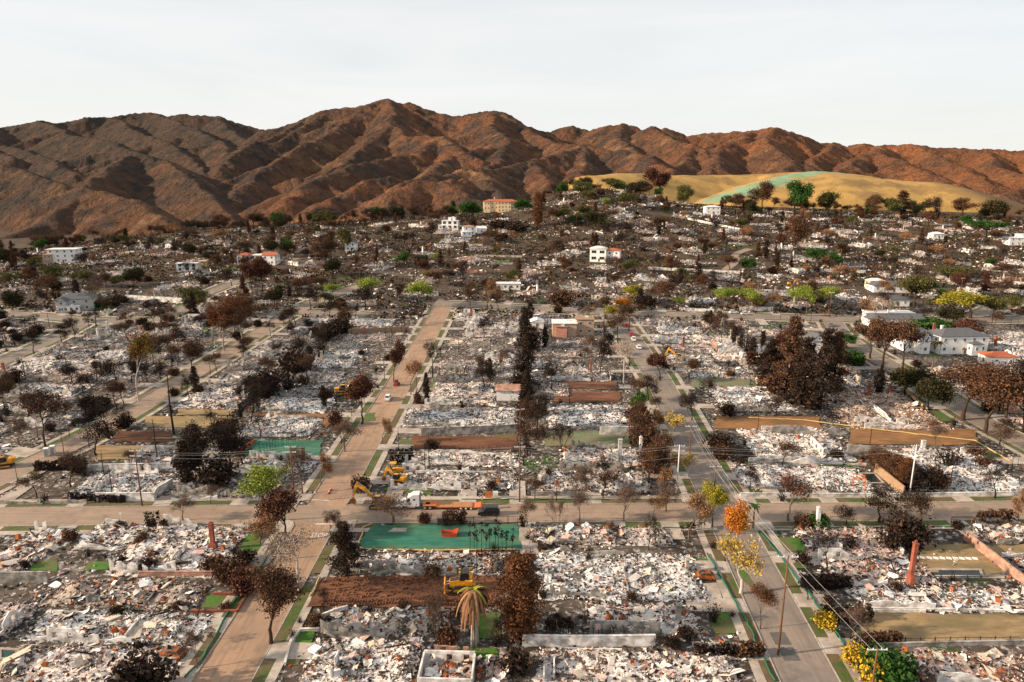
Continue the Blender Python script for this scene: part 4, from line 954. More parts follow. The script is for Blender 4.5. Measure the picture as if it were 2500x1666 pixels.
LEAF = {
    'brown': [(.115, .06, .034), (.08, .043, .027), (.155, .08, .044), (.05, .032, .023)], 'rust': [(.17, .07, .03), (.125, .055, .026), (.09, .042, .022)], 'dark': [(.035, .024, .018), (.055, .033, .022), (.02, .016, .014)],
    'redbrown': [(.085, .036, .025), (.06, .028, .021), (.115, .05, .03)], 'tan': [(.34, .19, .09), (.26, .135, .06), (.2, .11, .055)], 'orange': [(.5, .18, .025), (.42, .13, .02), (.33, .12, .025), (.5, .25, .04)],
    'yellow': [(.5, .34, .03), (.42, .26, .025), (.34, .25, .03)], 'yellowgreen': [(.27, .27, .03), (.36, .28, .03), (.2, .2, .03)], 'spring': [(.2, .27, .035), (.15, .22, .03), (.26, .3, .06)],
    'green': [(.03, .085, .018), (.022, .06, .014), (.05, .11, .022)], 'olive': [(.09, .1, .03), (.13, .115, .04), (.06, .065, .025)], 'olivebrown': [(.16, .1, .025), (.11, .075, .022), (.2, .12, .03)], 'darkgreen': [(.02, .032, .013), (.045, .04, .017), (.014, .02, .01), (.07, .045, .02)],
}
PROTO = {}
def tree_proto(kind, seed, h=9.0, style='broad', col=DK2, leaf=None, nleaf=0, lsize=.22, lrad=.55, spread=.55, levels=4, trunk=.22, kids=(4, 3, 3, 2), rad=.2, up=.6, twig=0):
    r = random.Random(seed); rs = np.random.RandomState(seed); root = empty('tree', (0, 0, -500)); mb = MB(); tips = []
    if style == 'broad':
        mb.tube([(0, 0, -.3), (r.uniform(-.08, .08) * h * .3, r.uniform(-.05, .05) * h * .3, h * trunk * .5), (0, 0, h * trunk)], [rad * 1.35, rad, rad * .9], 7, col, cap=False)
        grow(r, mb, tips, Vector((0, 0, h * trunk * .95)), Vector((r.uniform(-.1, .1), r.uniform(-.1, .1), 1)), h * .34, rad * .85, 0, levels, col, spread, up, kids, tip_levels=2 if nleaf > 300 else 1)
    elif style == 'multi':
        for k in range(5):
            a = k * 1.25 + r.random(); grow(r, mb, tips, Vector((math.cos(a) * .3, math.sin(a) * .3, -.2)), Vector((math.cos(a) * .35, math.sin(a) * .35, 1)).normalized(), h * .5, rad * .6, 0, 3, col, spread, up, (3, 3, 2))
    elif style == 'conifer':
        mb.tube([(0, 0, -.3), (.1, 0, h * .5), (0, .05, h)], [rad * 1.2, rad * .75, .03], 6, col, cap=False)
        for k in range(44):
            t = (k + r.random()) / 44; z = h * (.2 + .78 * t); ln = h * .2 * (1 - t) ** .75 * r.uniform(.55, 1.25) + .25; a = r.uniform(0, 6.28)
            e = Vector((math.cos(a) * ln, math.sin(a) * ln, -ln * .18)); mb.tube([(0, 0, z), (e.x * .5, e.y * .5, z + .06 * ln), (e.x, e.y, z + e.z)], [.05, .03, .012], 3, col, cap=False)
            for q in (.35, .6, .8, 1.0): tips.append((Vector((e.x * q, e.y * q, z + e.z * q)), e.normalized(), ln))
    elif style == 'column':
        mb.tube([(0, 0, -.3), (0, 0, h * .9)], [rad, .05], 6, col, cap=False)
        for k in range(150):
            t = r.random(); z = h * (.06 + .94 * t); wd = h * .19 * (math.sin(min(1, (t + .12) * 1.25) * math.pi * .5) * (1 - max(0, t - .55) / .5) ** .7); a = r.uniform(0, 6.28)
            q = wd * math.sqrt(r.random()); p = Vector((math.cos(a) * q, math.sin(a) * q, z)); tips.append((p, p, 1))
            if k % 4 == 0: mb.tube([(0, 0, z * .85), tuple(p)], [.03, .012], 3, col, cap=False)
    elif style == 'snag':
        mb.tube([(0, 0, -.3), (.1, .05, h * .5), (.02, -.06, h)], [rad, rad * .7, .05], 6, col, cap=False)
        for k in range(26):
            z = h * r.uniform(.25, .98); a = r.uniform(0, 6.28); ln = r.uniform(.2, .75); mb.tube([(0, 0, z), (math.cos(a) * ln, math.sin(a) * ln, z + ln * .4)], [.04, .01], 3, col, cap=False)
    elif style == 'umbrella':
        mb.tube([(0, 0, -.3), (.15, 0, h * .5)], [rad * 1.2, rad], 6, col, cap=False)
        for k in range(10):
            a = k * .628 + r.random() * .3; e = Vector((math.cos(a), math.sin(a), 0)) * h * r.uniform(.4, .8); z1 = h * r.uniform(.72, .92)
            mb.tube([(.15, 0, h * .48), (e.x * .6, e.y * .6, h * .68), (e.x, e.y, z1)], [.12, .07, .02], 4, col, cap=False)
            for q in range(5): tips.append((Vector((e.x * (.3 + .17 * q), e.y * (.3 + .17 * q), z1 + .4 * r.random())), e, 1))
    elif style == 'palm' or style == 'deadpalm':
        stems = 4 if style == 'deadpalm' else 1
        for k in range(stems):
            a = k * 1.6; bx, by = (math.cos(a) * .45, math.sin(a) * .25) if stems > 1 else (0, 0)
            mb.tube([(bx * 1.6, by, -.3), (bx, by, h * .4), (bx * .3, by * .3, h * .78)], [.17, .14, .12], 6, PALE if stems > 1 else col, cap=False)
        fr = MB()
        for k in range(80 if style == 'deadpalm' else 22):
            a = r.uniform(0, 6.28); dead = style == 'deadpalm' and k > 5
            L_ = h * (.42 if dead else .24) * r.uniform(.45, 1.35); lift0 = r.uniform(-.6, .35) if dead else r.uniform(.2, 1.0); c = r.choice([(.2, .11, .06), (.14, .075, .045), (.27, .16, .085)]) if dead else r.choice([(.34, .33, .03), (.2, .22, .03)]) if style == 'deadpalm' else r.choice(LEAF[leaf])
            p = Vector((0, 0, h * .8)); dvec = Vector((math.cos(a), math.sin(a), lift0)).normalized(); pts = [p.copy()]
            for q in range(6): dvec = (dvec + Vector((0, 0, -.42 if dead else -.26))).normalized(); p = p + dvec * L_ / 6; pts.append(p.copy())
            for q in range(6):
                s = Vector((-math.sin(a), math.cos(a), 0)) * (.24 if dead else .2) * (1.3 - q * .15); m = (pts[q] + pts[q + 1]) / 2
                fr.add([pts[q] - s, pts[q] + s * .3, pts[q + 1] + s * .3, pts[q + 1] - s], [(0, 1, 2, 3)], c); fr.add([pts[q] + s + Vector((0, 0, -.08)), pts[q], pts[q + 1], pts[q + 1] + s + Vector((0, 0, -.1))], [(0, 1, 2, 3)], tuple(x * .8 for x in c))
        link('fronds', fr.mesh('fronds', M['leaf']), root)
    link('trunk', mb.mesh('trunk', M['bark'], True), root)
    if twig:
        V, F, C = leaves_np(rs, [t[0] for t in tips], twig, .42, .34, [tuple(min(1, c * 1.0) for c in col)], -1.2, .09); link('twigs', mesh_np('twigs', V, F, M['bark'], C), root)
    if nleaf and tips:
        if style == 'column': V, F, C = leaves_np(rs, [t[0] for t in tips], nleaf, lrad, lsize, LEAF[leaf], 2.0)
        else: V, F, C = leaves_np(rs, [t[0] for t in tips], nleaf, lrad, lsize, LEAF[leaf], .4)
        link('crown', mesh_np('crown', V, F, M['leaf'], C), root)
    cr = np.array(V if (nleaf and tips) else mb.v); cr = cr[cr[:, 2] > h * .2] if len(cr) else cr
    root['h'] = h * .95 if 'palm' in style else float(np.percentile(cr[:, 2], 98)); root['wd'] = max(.5, 2 * float(np.percentile(np.hypot(cr[:, 0], cr[:, 1]), 88)))
    PROTO.setdefault(kind, []).append(root)
def bush_proto(kind, seed, leaf, n=900, w=2.0, h=2.0, lsize=.2, col=DK, sticks=26):
    r = random.Random(seed); rs = np.random.RandomState(seed); root = empty('shrub', (0, 0, -500)); mb = MB(); tips = []
    for k in range(sticks):
        a = r.uniform(0, 6.28); q = r.uniform(.1, 1); e = Vector((math.cos(a) * q * w * .5, math.sin(a) * q * w * .5, h * r.uniform(.55, 1.0) * (1 - .35 * q)))
        mb.tube([(e.x * .25, e.y * .25, -.1), (e.x * .6, e.y * .6, e.z * .55), tuple(e)], [.05, .035, .012], 3, col, cap=False)
        for t in (.45, .7, .95): tips.append(e * t)
    link('stems', mb.mesh('stems', M['bark']), root)
    if n:
        V, F, C = leaves_np(rs, tips, n, .24 * min(w, h) * .5 + .12, lsize, LEAF[leaf], .3); V[:, 2] = np.abs(V[:, 2]); link('crown', mesh_np('crown', V, F, M['leaf'], C), root)
    root['h'] = h; root['wd'] = w; PROTO.setdefault(kind, []).append(root)
for s in (1, 2):
    tree_proto('bare', 10 + s, col=GRYB, levels=5, rad=.2, spread=.5, leaf='brown', nleaf=160, lsize=.12, kids=(4, 3, 3, 3, 2), twig=2200)
    tree_proto('black', 20 + s, col=DK, levels=5, rad=.26, spread=.52, kids=(4, 3, 3, 3, 2), leaf='dark', nleaf=200, lsize=.12, twig=1500)
    tree_proto('darkround', 30 + s, col=DK, levels=4, leaf='dark', nleaf=2850, lsize=0.116, spread=.75, trunk=.2, rad=.2, kids=(5, 3, 3, 2))
    tree_proto('brownleaf', 40 + s, col=DK2, leaf='brown', nleaf=7410, lsize=0.106, spread=.62, kids=(4, 3, 3, 2), rad=.25)
    tree_proto('browndense', 50 + s, col=DK2, leaf='redbrown', nleaf=6840, lsize=0.136, spread=.5, kids=(5, 3, 3, 2), trunk=.22)
    tree_proto('brownsparse', 60 + s, col=DK2, leaf='brown', nleaf=1710, lsize=0.109, spread=.6, twig=1200)
    tree_proto('tanleaf', 70 + s, col=GRYB, leaf='tan', nleaf=2470, lsize=0.116, spread=.6, trunk=.22, twig=1000)
    tree_proto('spring', 80 + s, col=GRYB, leaf='spring', nleaf=3610, lsize=0.116, spread=.55, trunk=.22, rad=.16)
    tree_proto('green', 90 + s, col=DK2, leaf='green', nleaf=6840, lsize=0.143, spread=.75, trunk=.22, kids=(5, 4, 3, 2), lrad=.65)
    tree_proto('rustbig', 100 + s, h=14, col=(.3, .25, .2), leaf='rust' if s == 1 else 'brown', nleaf=10830, lsize=0.138, spread=.55, trunk=.3, rad=.32, kids=(4, 3, 3, 2), lrad=.8)
    tree_proto('darkcone', 110 + s, h=12, style='conifer', col=DK, leaf='dark', nleaf=7410, lsize=0.106, lrad=.3)
    tree_proto('browncone', 120 + s, h=14, style='conifer', col=DK, leaf='brown' if s == 1 else 'redbrown', nleaf=9690, lsize=0.127, lrad=.4)
    tree_proto('column', 130 + s, h=11, style='column', col=DK, leaf='rust' if s == 1 else 'brown', nleaf=16159, lsize=0.080, lrad=.35)
    tree_proto('blackcolumn', 140 + s, h=9, style='column', col=DK, leaf='dark', nleaf=4180, lsize=0.122, lrad=.3)
    tree_proto('snag', 150 + s, h=10, style='snag', col=DK, rad=.17)
    bush_proto('darkbush', 160 + s, 'dark', 1530, 3.0, 2.4, 0.130); bush_proto('brownbush', 170 + s, 'brown', 1870, 3.0, 2.4, 0.130, DK2); bush_proto('stickbush', 180 + s, 'dark', 204, 2.4, 2.6, 0.101)
tree_proto('orange', 201, col=DK2, leaf='orange', nleaf=8550, lsize=0.106, spread=.6, trunk=.22); tree_proto('yellow', 202, col=PALE, leaf='yellow', nleaf=1710, lsize=0.136, spread=.62, rad=.3, trunk=.25, lrad=.45, twig=1000)
tree_proto('yellowgreen', 203, col=DK2, leaf='yellowgreen', nleaf=7980, lsize=0.106, spread=.55, trunk=.22); tree_proto('redsparse', 204, col=DK2, leaf='rust', nleaf=2850, lsize=0.095, spread=.6, rad=.13, trunk=.2, twig=1000)
tree_proto('sycamore', 205, h=11, col=PALE, leaf='brown', nleaf=1729, lsize=0.095, spread=.85, trunk=.55, rad=.24, kids=(6, 3, 3, 2), lrad=.5, twig=1500); tree_proto('olivebrown', 206, h=14, col=PALE, leaf='olivebrown', nleaf=6080, lsize=0.163, spread=.5, trunk=.4, rad=.3, lrad=.8)
tree_proto('olive', 207, col=DK2, leaf='olive', nleaf=6460, lsize=0.136, spread=.75, trunk=.2, kids=(5, 3, 3, 2)); tree_proto('darkgreen', 208, h=9, col=DK, leaf='darkgreen', nleaf=8740, lsize=0.150, spread=.8, trunk=.12, kids=(6, 4, 3, 2), lrad=.7)
tree_proto('multibare', 209, h=8, style='multi', col=(.09, .06, .045), rad=.14, spread=.4, twig=1800); tree_proto('deadpalm', 210, h=11, style='deadpalm'); tree_proto('palm', 211, h=11, style='palm', col=(.2, .15, .11), leaf='olivebrown'); tree_proto('palmgreen', 212, h=6, style='palm', col=(.12, .09, .06), leaf='green')
tree_proto('umbrella', 213, h=9, style='umbrella', col=DK, leaf='green', nleaf=4940, lsize=0.190, lrad=.55); tree_proto('paletan', 214, col=PALE, leaf='tan', nleaf=665, lsize=0.095, spread=.65, rad=.22, twig=1000); tree_proto('rustbare', 215, col=GRYB, leaf='redbrown', nleaf=1330, lsize=0.136, spread=.6, lrad=.4, twig=1000)
bush_proto('yellowbush', 216, 'yellow', 1870, 3.2, 2.4, 0.144, DK2); bush_proto('greenbush', 217, 'green', 2720, 3.4, 2.4, 0.144, DK2); bush_proto('redbush', 218, 'redbrown', 2040, 2.6, 2.6, 0.115, DK2)
WORDS = {'bare': ('bare grey street tree with fine twigs', 'tree'), 'black': ('charred black leafless tree', 'tree'), 'darkround': ('round scorched tree with dark shrivelled leaves', 'tree'), 'brownleaf': ('scorched tree still full of brown leaves', 'tree'),
         'browndense': ('dense reddish brown scorched tree', 'tree'), 'brownsparse': ('thin scorched tree with a few brown leaves', 'tree'), 'tanleaf': ('heat-dried tree with tan leaves', 'tree'), 'spring': ('half bare tree with fresh light green leaves', 'tree'),
         'green': ('unburnt tree with full dark green crown', 'tree'), 'rustbig': ('tall rusty brown eucalyptus tree with pale limbs', 'tree'), 'darkcone': ('blackened cone shaped conifer', 'tree'), 'browncone': ('tall scorched brown conifer', 'tree'),
         'column': ('shaggy brown scorched cypress column', 'tree'), 'blackcolumn': ('charred black cypress column', 'tree'), 'snag': ('bare black trunk with stubs of branches', 'tree'), 'darkbush': ('charred dark shrub', 'shrub'),
         'brownbush': ('scorched brown shrub', 'shrub'), 'stickbush': ('burnt shrub of bare black sticks', 'shrub'), 'orange': ('tree with orange autumn leaves', 'tree'), 'yellow': ('pale-limbed tree with yellow leaf clusters', 'tree'),
         'yellowgreen': ('tree with yellow green leaves', 'tree'), 'redsparse': ('slender tree with thin red leaves', 'tree'), 'sycamore': ('tall pale-trunked sycamore nearly bare', 'tree'), 'olivebrown': ('tall eucalyptus with olive brown crown', 'tree'),
         'olive': ('broad olive green tree', 'tree'), 'darkgreen': ('dark evergreen scorched along its edges', 'tree'), 'multibare': ('many-stemmed bare brown tree', 'tree'), 'deadpalm': ('palm with hanging dead brown fronds and white stems', 'palm'),
         'palm': ('tall palm with ragged olive fronds', 'palm'), 'palmgreen': ('short palm with green fronds', 'palm'), 'umbrella': ('flat-topped green umbrella pine', 'tree'), 'paletan': ('pale bare tree with whitish limbs', 'tree'),
         'rustbare': ('leaning tree with rust-red leaf clumps', 'tree'), 'yellowbush': ('yellow leaved shrub', 'shrub'), 'greenbush': ('green leafy shrub', 'shrub'), 'redbush': ('small red-brown shrub', 'shrub')}
TNAME = {'darkround': 'charred_leafy_tree', 'brownsparse': 'dried_tree', 'tanleaf': 'dried_tree', 'bare': 'bare_tree', 'multibare': 'bare_tree', 'paletan': 'bare_tree', 'sycamore': 'sycamore_tree', 'black': 'charred_tree', 'snag': 'charred_tree', 'darkcone': 'conifer', 'browncone': 'conifer', 'column': 'cypress', 'blackcolumn': 'cypress', 'deadpalm': 'palm_tree', 'palm': 'palm_tree', 'palmgreen': 'palm_tree', 'umbrella': 'umbrella_pine', 'green': 'green_tree',
         'spring': 'green_tree', 'olive': 'green_tree', 'darkgreen': 'evergreen_tree', 'rustbig': 'eucalyptus_tree', 'olivebrown': 'eucalyptus_tree', 'orange': 'autumn_tree', 'yellow': 'autumn_tree', 'yellowgreen': 'autumn_tree', 'redsparse': 'autumn_tree', 'darkbush': 'charred_shrub', 'stickbush': 'charred_shrub'}
used_proto = set(); TREE_POS = []; KCOUNT = {}
def where_xy(x, y):
    if y > 330: return ('on the slope above the top street' if y < 480 else 'on the upper hillside')
    if abs(y - 147.5) < 11: return 'beside the cross street'
    if abs(x - xa(y)) < 11: return 'beside the tan STOP street'
    if abs(x - xb(y)) < 11: return 'beside the wire-crossed street'
    if x < xa(y) - 75: return 'beyond the curving tan street'
    if x > xb(y) + 75: return 'near the street of big brown trees'
    s = 'below the cross street' if y < 147 else 'above the cross street'
    if x < xa(y): return 'in the yards ' + s + ' beside the curving street'
    if x < xb(y): return 'in the middle block ' + s
    return 'in the yards ' + s + ' past the overhead wires'
def plant(kind, x, y, z=None, h=None, w=None, label=None, group=None, rz=None):
    P = PROTO[kind]; i = rnd.randrange(len(P)); pr = P[i]
    if (kind, i) in used_proto: o = copy_tree(pr)
    else: o = pr; used_proto.add((kind, i))
    z = gz(x, y) if z is None else z
    s = (h or pr['h']) / pr['h']; sw = (w / pr['wd']) if w else s * rnd.uniform(.9, 1.15)
    o.location = (x, y, z); o.rotation_euler = (0, 0, rnd.uniform(0, 6.28) if rz is None else rz); o.scale = (sw, sw, s)
    nm, cat = WORDS[kind]
    o.name = TNAME.get(kind, 'shrub' if cat == 'shrub' else 'scorched_tree'); nw = near_what(x, y)
    setp(o, label or '%s %s' % (nm, nw), cat, group or '%s, several %s' % (nm, nw))
    TREE_POS.append((x, y)); return o
def plant_v(kind, vx, vy, hpx, wpx=None, label=None):
    p = GV(vx, vy); k = vpm(p)
    return plant(kind, p.x, p.y, None, hpx / k / fore(p), wpx / k if wpx else None, label)
EXPL = [
    ('brownleaf', 623, 1480, 153, 118, 'big tree of clumped brown leaves beside the pavement above the burnt-out car'), ('sycamore', 688, 1363, 130, 110, 'tall pale-trunked sycamore beside the brown bulldozer lot'), ('tanleaf', 628, 1288, 88, 75), ('browndense', 657, 1244, 95, 100),
    ('spring', 605, 1200, 112, 100, 'street tree half bare and half light green at the crossing corner'), ('bare', 760, 1237, 60, 46), ('darkcone', 796, 1324, 108, 62, 'black burnt conifer at the end of the green lot'), ('bare', 454, 1536, 74, 50), ('darkbush', 330, 1610, 84, 120), ('redbush', 565, 1362, 52, 66), ('bare', 904, 1201, 64, 100, 'spreading bare tree in front of the excavator and truck'),
    ('redbush', 975, 1204, 24, 26), ('stickbush', 1200, 1212, 40, 28), ('bare', 1205, 1212, 62, 46), ('multibare', 1278, 1212, 66, 38), ('bare', 1332, 1199, 74, 52), ('bare', 1433, 1199, 74, 68), ('column', 1195, 1470, 165, 92, 'huge shaggy rust-brown cypress beside the dead palm'), ('black', 1208, 1420, 150, 60), ('deadpalm', 1091, 1484, 138, None),
    ('multibare', 1004, 1472, 108, 66), ('brownbush', 1030, 1480, 40, 50), ('black', 1491, 1264, 78, 36), ('black', 1404, 1264, 62, 36), ('tanleaf', 1583, 1237, 92, 84), ('yellowgreen', 1635, 1212, 84, 66), ('orange', 1664, 1290, 110, 112, 'glowing orange autumn tree beside the wire-crossed street'),
    ('yellow', 1702, 1364, 114, 96), ('redsparse', 1747, 1446, 92, 60), ('rustbare', 1812, 1198, 98, 74), ('darkround', 2021, 1201, 64, 86), ('darkround', 2114, 1201, 68, 86), ('darkround', 1944, 1206, 42, 56), ('palmgreen', 1730, 1214, 58, None), ('black', 1898, 1313, 88, 60), ('darkbush', 2085, 1255, 66, 80), ('darkbush', 2050, 1260, 40, 50),
    ('tanleaf', 2338, 1206, 78, 48), ('yellowbush', 1895, 1440, 34, 46), ('yellowbush', 1965, 1530, 40, 60), ('yellowbush', 2005, 1575, 50, 60), ('greenbush', 2040, 1568, 62, 110), ('bare', 1960, 1462, 62, 62), ('stickbush', 1985, 1500, 40, 80), ('greenbush', 1880, 1210, 30, 44), ('brownbush', 1845, 1208, 24, 36), ('brownbush', 520, 1330, 40, 60), ('brownbush', 490, 1310, 30, 40), ('darkbush', 560, 1295, 26, 50), ('stickbush', 1640, 1430, 46, 40), ('stickbush', 1955, 1262, 36, 40),
    ('brownsparse', 104, 1027, 120, 90), ('black', 252, 1009, 88, 84), ('darkround', 228, 1006, 66, 56), ('olivebrown', 319, 922, 146, 74, 'tall eucalyptus with olive gold crown beside the curving street'), ('paletan', 284, 922, 50, 36), ('brownsparse', 441, 883, 98, 50), ('black', 582, 948, 56, 60), ('browndense', 832, 975, 100, 66, 'dense dark red-brown tree beside the yellow excavator upstreet'), ('redbush', 772, 980, 36, 30), ('bare', 792, 1038, 72, 66), ('bare', 695, 1135, 100, 66), ('tanleaf', 738, 1113, 66, 54), ('bare', 484, 1160, 42, 36), ('bare', 420, 1196, 50, 50),
    ('blackcolumn', 430, 1112, 90, 40), ('darkround', 470, 1110, 125, 80), ('black', 510, 1100, 120, 60), ('darkround', 535, 1088, 105, 76), ('blackcolumn', 452, 1085, 100, 40), ('darkbush', 500, 1115, 60, 80), ('snag', 400, 998, 132, None), ('snag', 362, 1056, 90, None), ('snag', 148, 1050, 52, None), ('snag', 205, 1030, 44, None),
    ('browndense', 905, 880, 88, 48), ('tanleaf', 944, 908, 76, 48), ('redbush', 959, 926, 26, 16), ('blackcolumn', 980, 926, 66, 14), ('black', 994, 868, 86, 46), ('darkround', 1113, 897, 66, 58), ('tanleaf', 879, 1020, 56, 44), ('black', 1268, 897, 82, 48), ('black', 1291, 1079, 112, 52, 'slim charred tree between the two white chimneys and the alley'), ('blackcolumn', 1205, 800, 90, 22), ('blackcolumn', 1207, 880, 90, 26), ('blackcolumn', 1208, 960, 100, 28), ('brownsparse', 1210, 1030, 110, 50), ('darkround', 1235, 990, 80, 50), ('black', 1225, 930, 70, 50),
    ('green', 1480, 955, 52, 58, 'bright green round tree among brown shrubs by the street'), ('brownbush', 1468, 985, 56, 60), ('brownsparse', 1462, 1010, 80, 60), ('brownbush', 1480, 1020, 50, 60), ('brownleaf', 1490, 1110, 84, 70), ('tanleaf', 1545, 1140, 60, 60), ('brownsparse', 1475, 1045, 66, 46), ('brownbush', 1500, 1085, 60, 54), ('tanleaf', 1510, 1010, 60, 50), ('yellow', 1540, 1016, 62, 54), ('yellow', 1581, 1098, 48, 40), ('brownsparse', 1530, 1060, 60, 50), ('black', 1390, 1124, 78, 46), ('black', 1445, 1106, 42, 30), ('bare', 1530, 1175, 60, 66), ('tanleaf', 1500, 1195, 50, 60),
    ('brownleaf', 2212, 966, 124, 128), ('brownleaf', 2262, 994, 146, 120), ('darkround', 2348, 994, 152, 120), ('brownleaf', 2310, 960, 90, 100), ('darkgreen', 2078, 912, 64, 84), ('darkgreen', 2132, 944, 72, 72), ('browncone', 1812, 908, 170, 56), ('darkcone', 1884, 940, 172, 58), ('darkcone', 1842, 925, 140, 56), ('darkcone', 1770, 880, 96, 50), ('browncone', 1788, 872, 104, 46), ('browncone', 1912, 900, 130, 44), ('brownbush', 1800, 905, 40, 90), ('darkbush', 1850, 930, 36, 80),
    ('brownleaf', 2026, 849, 110, 92), ('brownsparse', 2073, 852, 108, 92), ('brownleaf', 1999, 824, 88, 70), ('darkround', 1589, 966, 62, 52), ('darkbush', 1653, 1035, 38, 60), ('brownbush', 1660, 1050, 30, 50), ('column', 2030, 1090, 50, 40), ('column', 2055, 1105, 56, 40), ('column', 2080, 1118, 60, 40), ('column', 2010, 1075, 44, 40), ('blackcolumn', 2100, 1130, 54, 36), ('darkround', 2135, 1128, 56, 56), ('brownbush', 2150, 1120, 40, 50), ('stickbush', 2180, 1070, 44, 70),
    ('rustbig', 515, 806, 108, 74), ('rustbig', 559, 802, 100, 70), ('rustbig', 490, 800, 90, 60), ('rustbig', 540, 770, 90, 80), ('browndense', 579, 672, 72, 48), ('browndense', 605, 672, 78, 44), ('brownleaf', 575, 650, 60, 40), ('darkcone', 446, 733, 58, 16), ('brownsparse', 749, 622, 78, 46), ('brownsparse', 762, 618, 66, 40), ('olive', 789, 579, 50, 34), ('spring', 965, 708, 58, 56), ('spring', 850, 694, 52, 56), ('spring', 985, 706, 50, 40), ('green', 938, 610, 30, 42), ('green', 975, 612, 26, 20), ('spring', 1000, 606, 24, 20), ('spring', 765, 690, 36, 34), ('tanleaf', 1120, 705, 58, 56), ('brownsparse', 1080, 712, 62, 40), ('brownbush', 1289, 702, 36, 52), ('yellowgreen', 1412, 740, 34, 40), ('yellowgreen', 1448, 694, 38, 44), ('orange', 1420, 720, 36, 50), ('paletan', 1433, 880, 92, 70), ('brownsparse', 1419, 790, 68, 60), ('browndense', 1516, 874, 62, 62), ('darkround', 1380, 860, 80, 50), ('brownsparse', 1445, 760, 60, 56), ('brownsparse', 1470, 930, 56, 44),
    ('green', 1088, 506, 40, 56), ('green', 1040, 502, 26, 40), ('darkcone', 1042, 498, 34, 14), ('green', 1205, 492, 32, 46), ('column', 1236, 520, 74, 22), ('olive', 1300, 510, 28, 46), ('olive', 1340, 500, 26, 40), ('darkgreen', 1370, 520, 30, 50), ('green', 1330, 515, 20, 40), ('spring', 1390, 480, 24, 26), ('olive', 1440, 475, 30, 46), ('darkbush', 1150, 522, 16, 70), ('darkbush', 1185, 530, 18, 60), ('brownsparse', 1270, 520, 40, 40),
    ('spring', 1664, 716, 52, 42), ('spring', 1718, 720, 54, 46), ('spring', 1852, 727, 66, 44), ('spring', 1902, 723, 62, 42), ('spring', 1823, 716, 52, 28), ('spring', 1560, 708, 24, 28), ('tanleaf', 1772, 718, 42, 36), ('spring', 1738, 716, 30, 24), ('yellowgreen', 1848, 690, 36, 34), ('green', 1880, 614, 40, 64), ('green', 1905, 616, 34, 44), ('olive', 2100, 706, 68, 78), ('yellowgreen', 2230, 732, 58, 110), ('olive', 2280, 735, 50, 60), ('umbrella', 2265, 548, 38, 70), ('palm', 2141, 849, 72, None), ('palm', 2155, 840, 62, None), ('brownleaf', 1818, 600, 100, 56), ('paletan', 2005, 745, 60, 70), ('tanleaf', 1975, 735, 46, 60), ('greenbush', 2120, 752, 22, 80), ('greenbush', 2160, 758, 22, 60), ('darkgreen', 2190, 745, 34, 50), ('redbush', 2225, 770, 36, 50), ('green', 2150, 690, 24, 40), ('olive', 2180, 640, 26, 90), ('green', 1945, 800, 30, 40), ('greenbush', 1960, 835, 30, 46), ('darkgreen', 1925, 850, 46, 50),
]
for e in EXPL: plant_v(*e)
# ------------------------------------------------------------------ hedges, stick rows, walls, wattles, poles
def hedge(va, vb, hpx, depth_, leaf, label, n=None, cat='hedge'):
    a, b = GV(*va), GV(*vb); k = vpm((a + b) / 2) * fore((a + b) / 2); h = hpx / k; L_ = (b - a).length; r = random.Random(int(va[0])); rs = np.random.RandomState(int(va[0]))
    t = empty('hedge', a, math.atan2(b.y - a.y, b.x - a.x)); mb = MB(); tips = []
    for q in range(int(L_ / .35)):
        x = q * .35 + r.uniform(-.1, .1); y = r.uniform(-.3, .3) * depth_; hh = h * r.uniform(.8, 1.0)
        mb.tube([(x, y, -.1), (x + r.gauss(0, .08), y, hh * .6), (x + r.gauss(0, .15), y + r.gauss(0, .1), hh)], [.045, .035, .012], 3, DK, cap=False)
    link('stems', mb.mesh('stems', M['bark']), t)
    n = n or int(L_ * h * depth_ * 60) + 200
    P = [Vector((r.uniform(0, L_), r.uniform(-.5, .5) * depth_, r.uniform(.1, 1) * h)) for _ in range(250)]
    V, F, C = leaves_np(rs, P, n, .16, .17, LEAF[leaf], .3); V[:, 2] = np.clip(V[:, 2], 0, h * 1.04); link('foliage', mesh_np('foliage', V, F, M['leaf'], C), t)
    t.rotation_euler[1] = -math.asin(max(-.2, min(.2, (b.z - a.z) / max(L_, 1))))
    return setp(t, label, cat, 'hedges')
def stick_row(va, vb, hpx, label, gap=.9, leafy=.0):
    a, b = GV(*va), GV(*vb); k = vpm((a + b) / 2) * fore((a + b) / 2); h = hpx / k; L_ = (b - a).length; r = random.Random(int(va[0] + va[1]))
    t = empty('burnt_hedge', a, math.atan2(b.y - a.y, b.x - a.x)); tips = []
    for q in range(max(2, int(L_ / gap))):
        mb = MB(); x = q * gap + r.uniform(-.2, .2); y = r.uniform(-.3, .3); hh = h * r.uniform(.7, 1.05); top = Vector((x + r.gauss(0, .18), y + r.gauss(0, .18), hh))
        mb.tube([(x, y, -.1), ((x + top.x) / 2 + r.gauss(0, .08), y, hh * .5), tuple(top)], [.065, .05, .02], 4, DK, cap=False)
        for w in range(5):
            f = r.uniform(.35, 1); p = Vector((x, y, 0)).lerp(top, f); l = h * r.uniform(.08, .2); an = r.uniform(0, 6.28); mb.tube([tuple(p), (p.x + math.cos(an) * l * .6, p.y + math.sin(an) * l * .6, p.z + l)], [.03, .01], 3, DK, cap=False); tips.append(p + Vector((0, 0, l)))
        mb.build('stem', M['bark'], t)
    if leafy:
        V, F, C = leaves_np(np.random.RandomState(3), tips, int(len(tips) * 14 * leafy), .25, .15, LEAF['dark'], .3); link('foliage', mesh_np('foliage', V, F, M['leaf'], C), t)
    return setp(t, label, 'burnt hedge', 'rows of burnt stems')
stick_row((1078, 1268), (1192, 1266), 58, 'row of charred slim trunks along the edge of the vivid green lot', .9, 1.0)
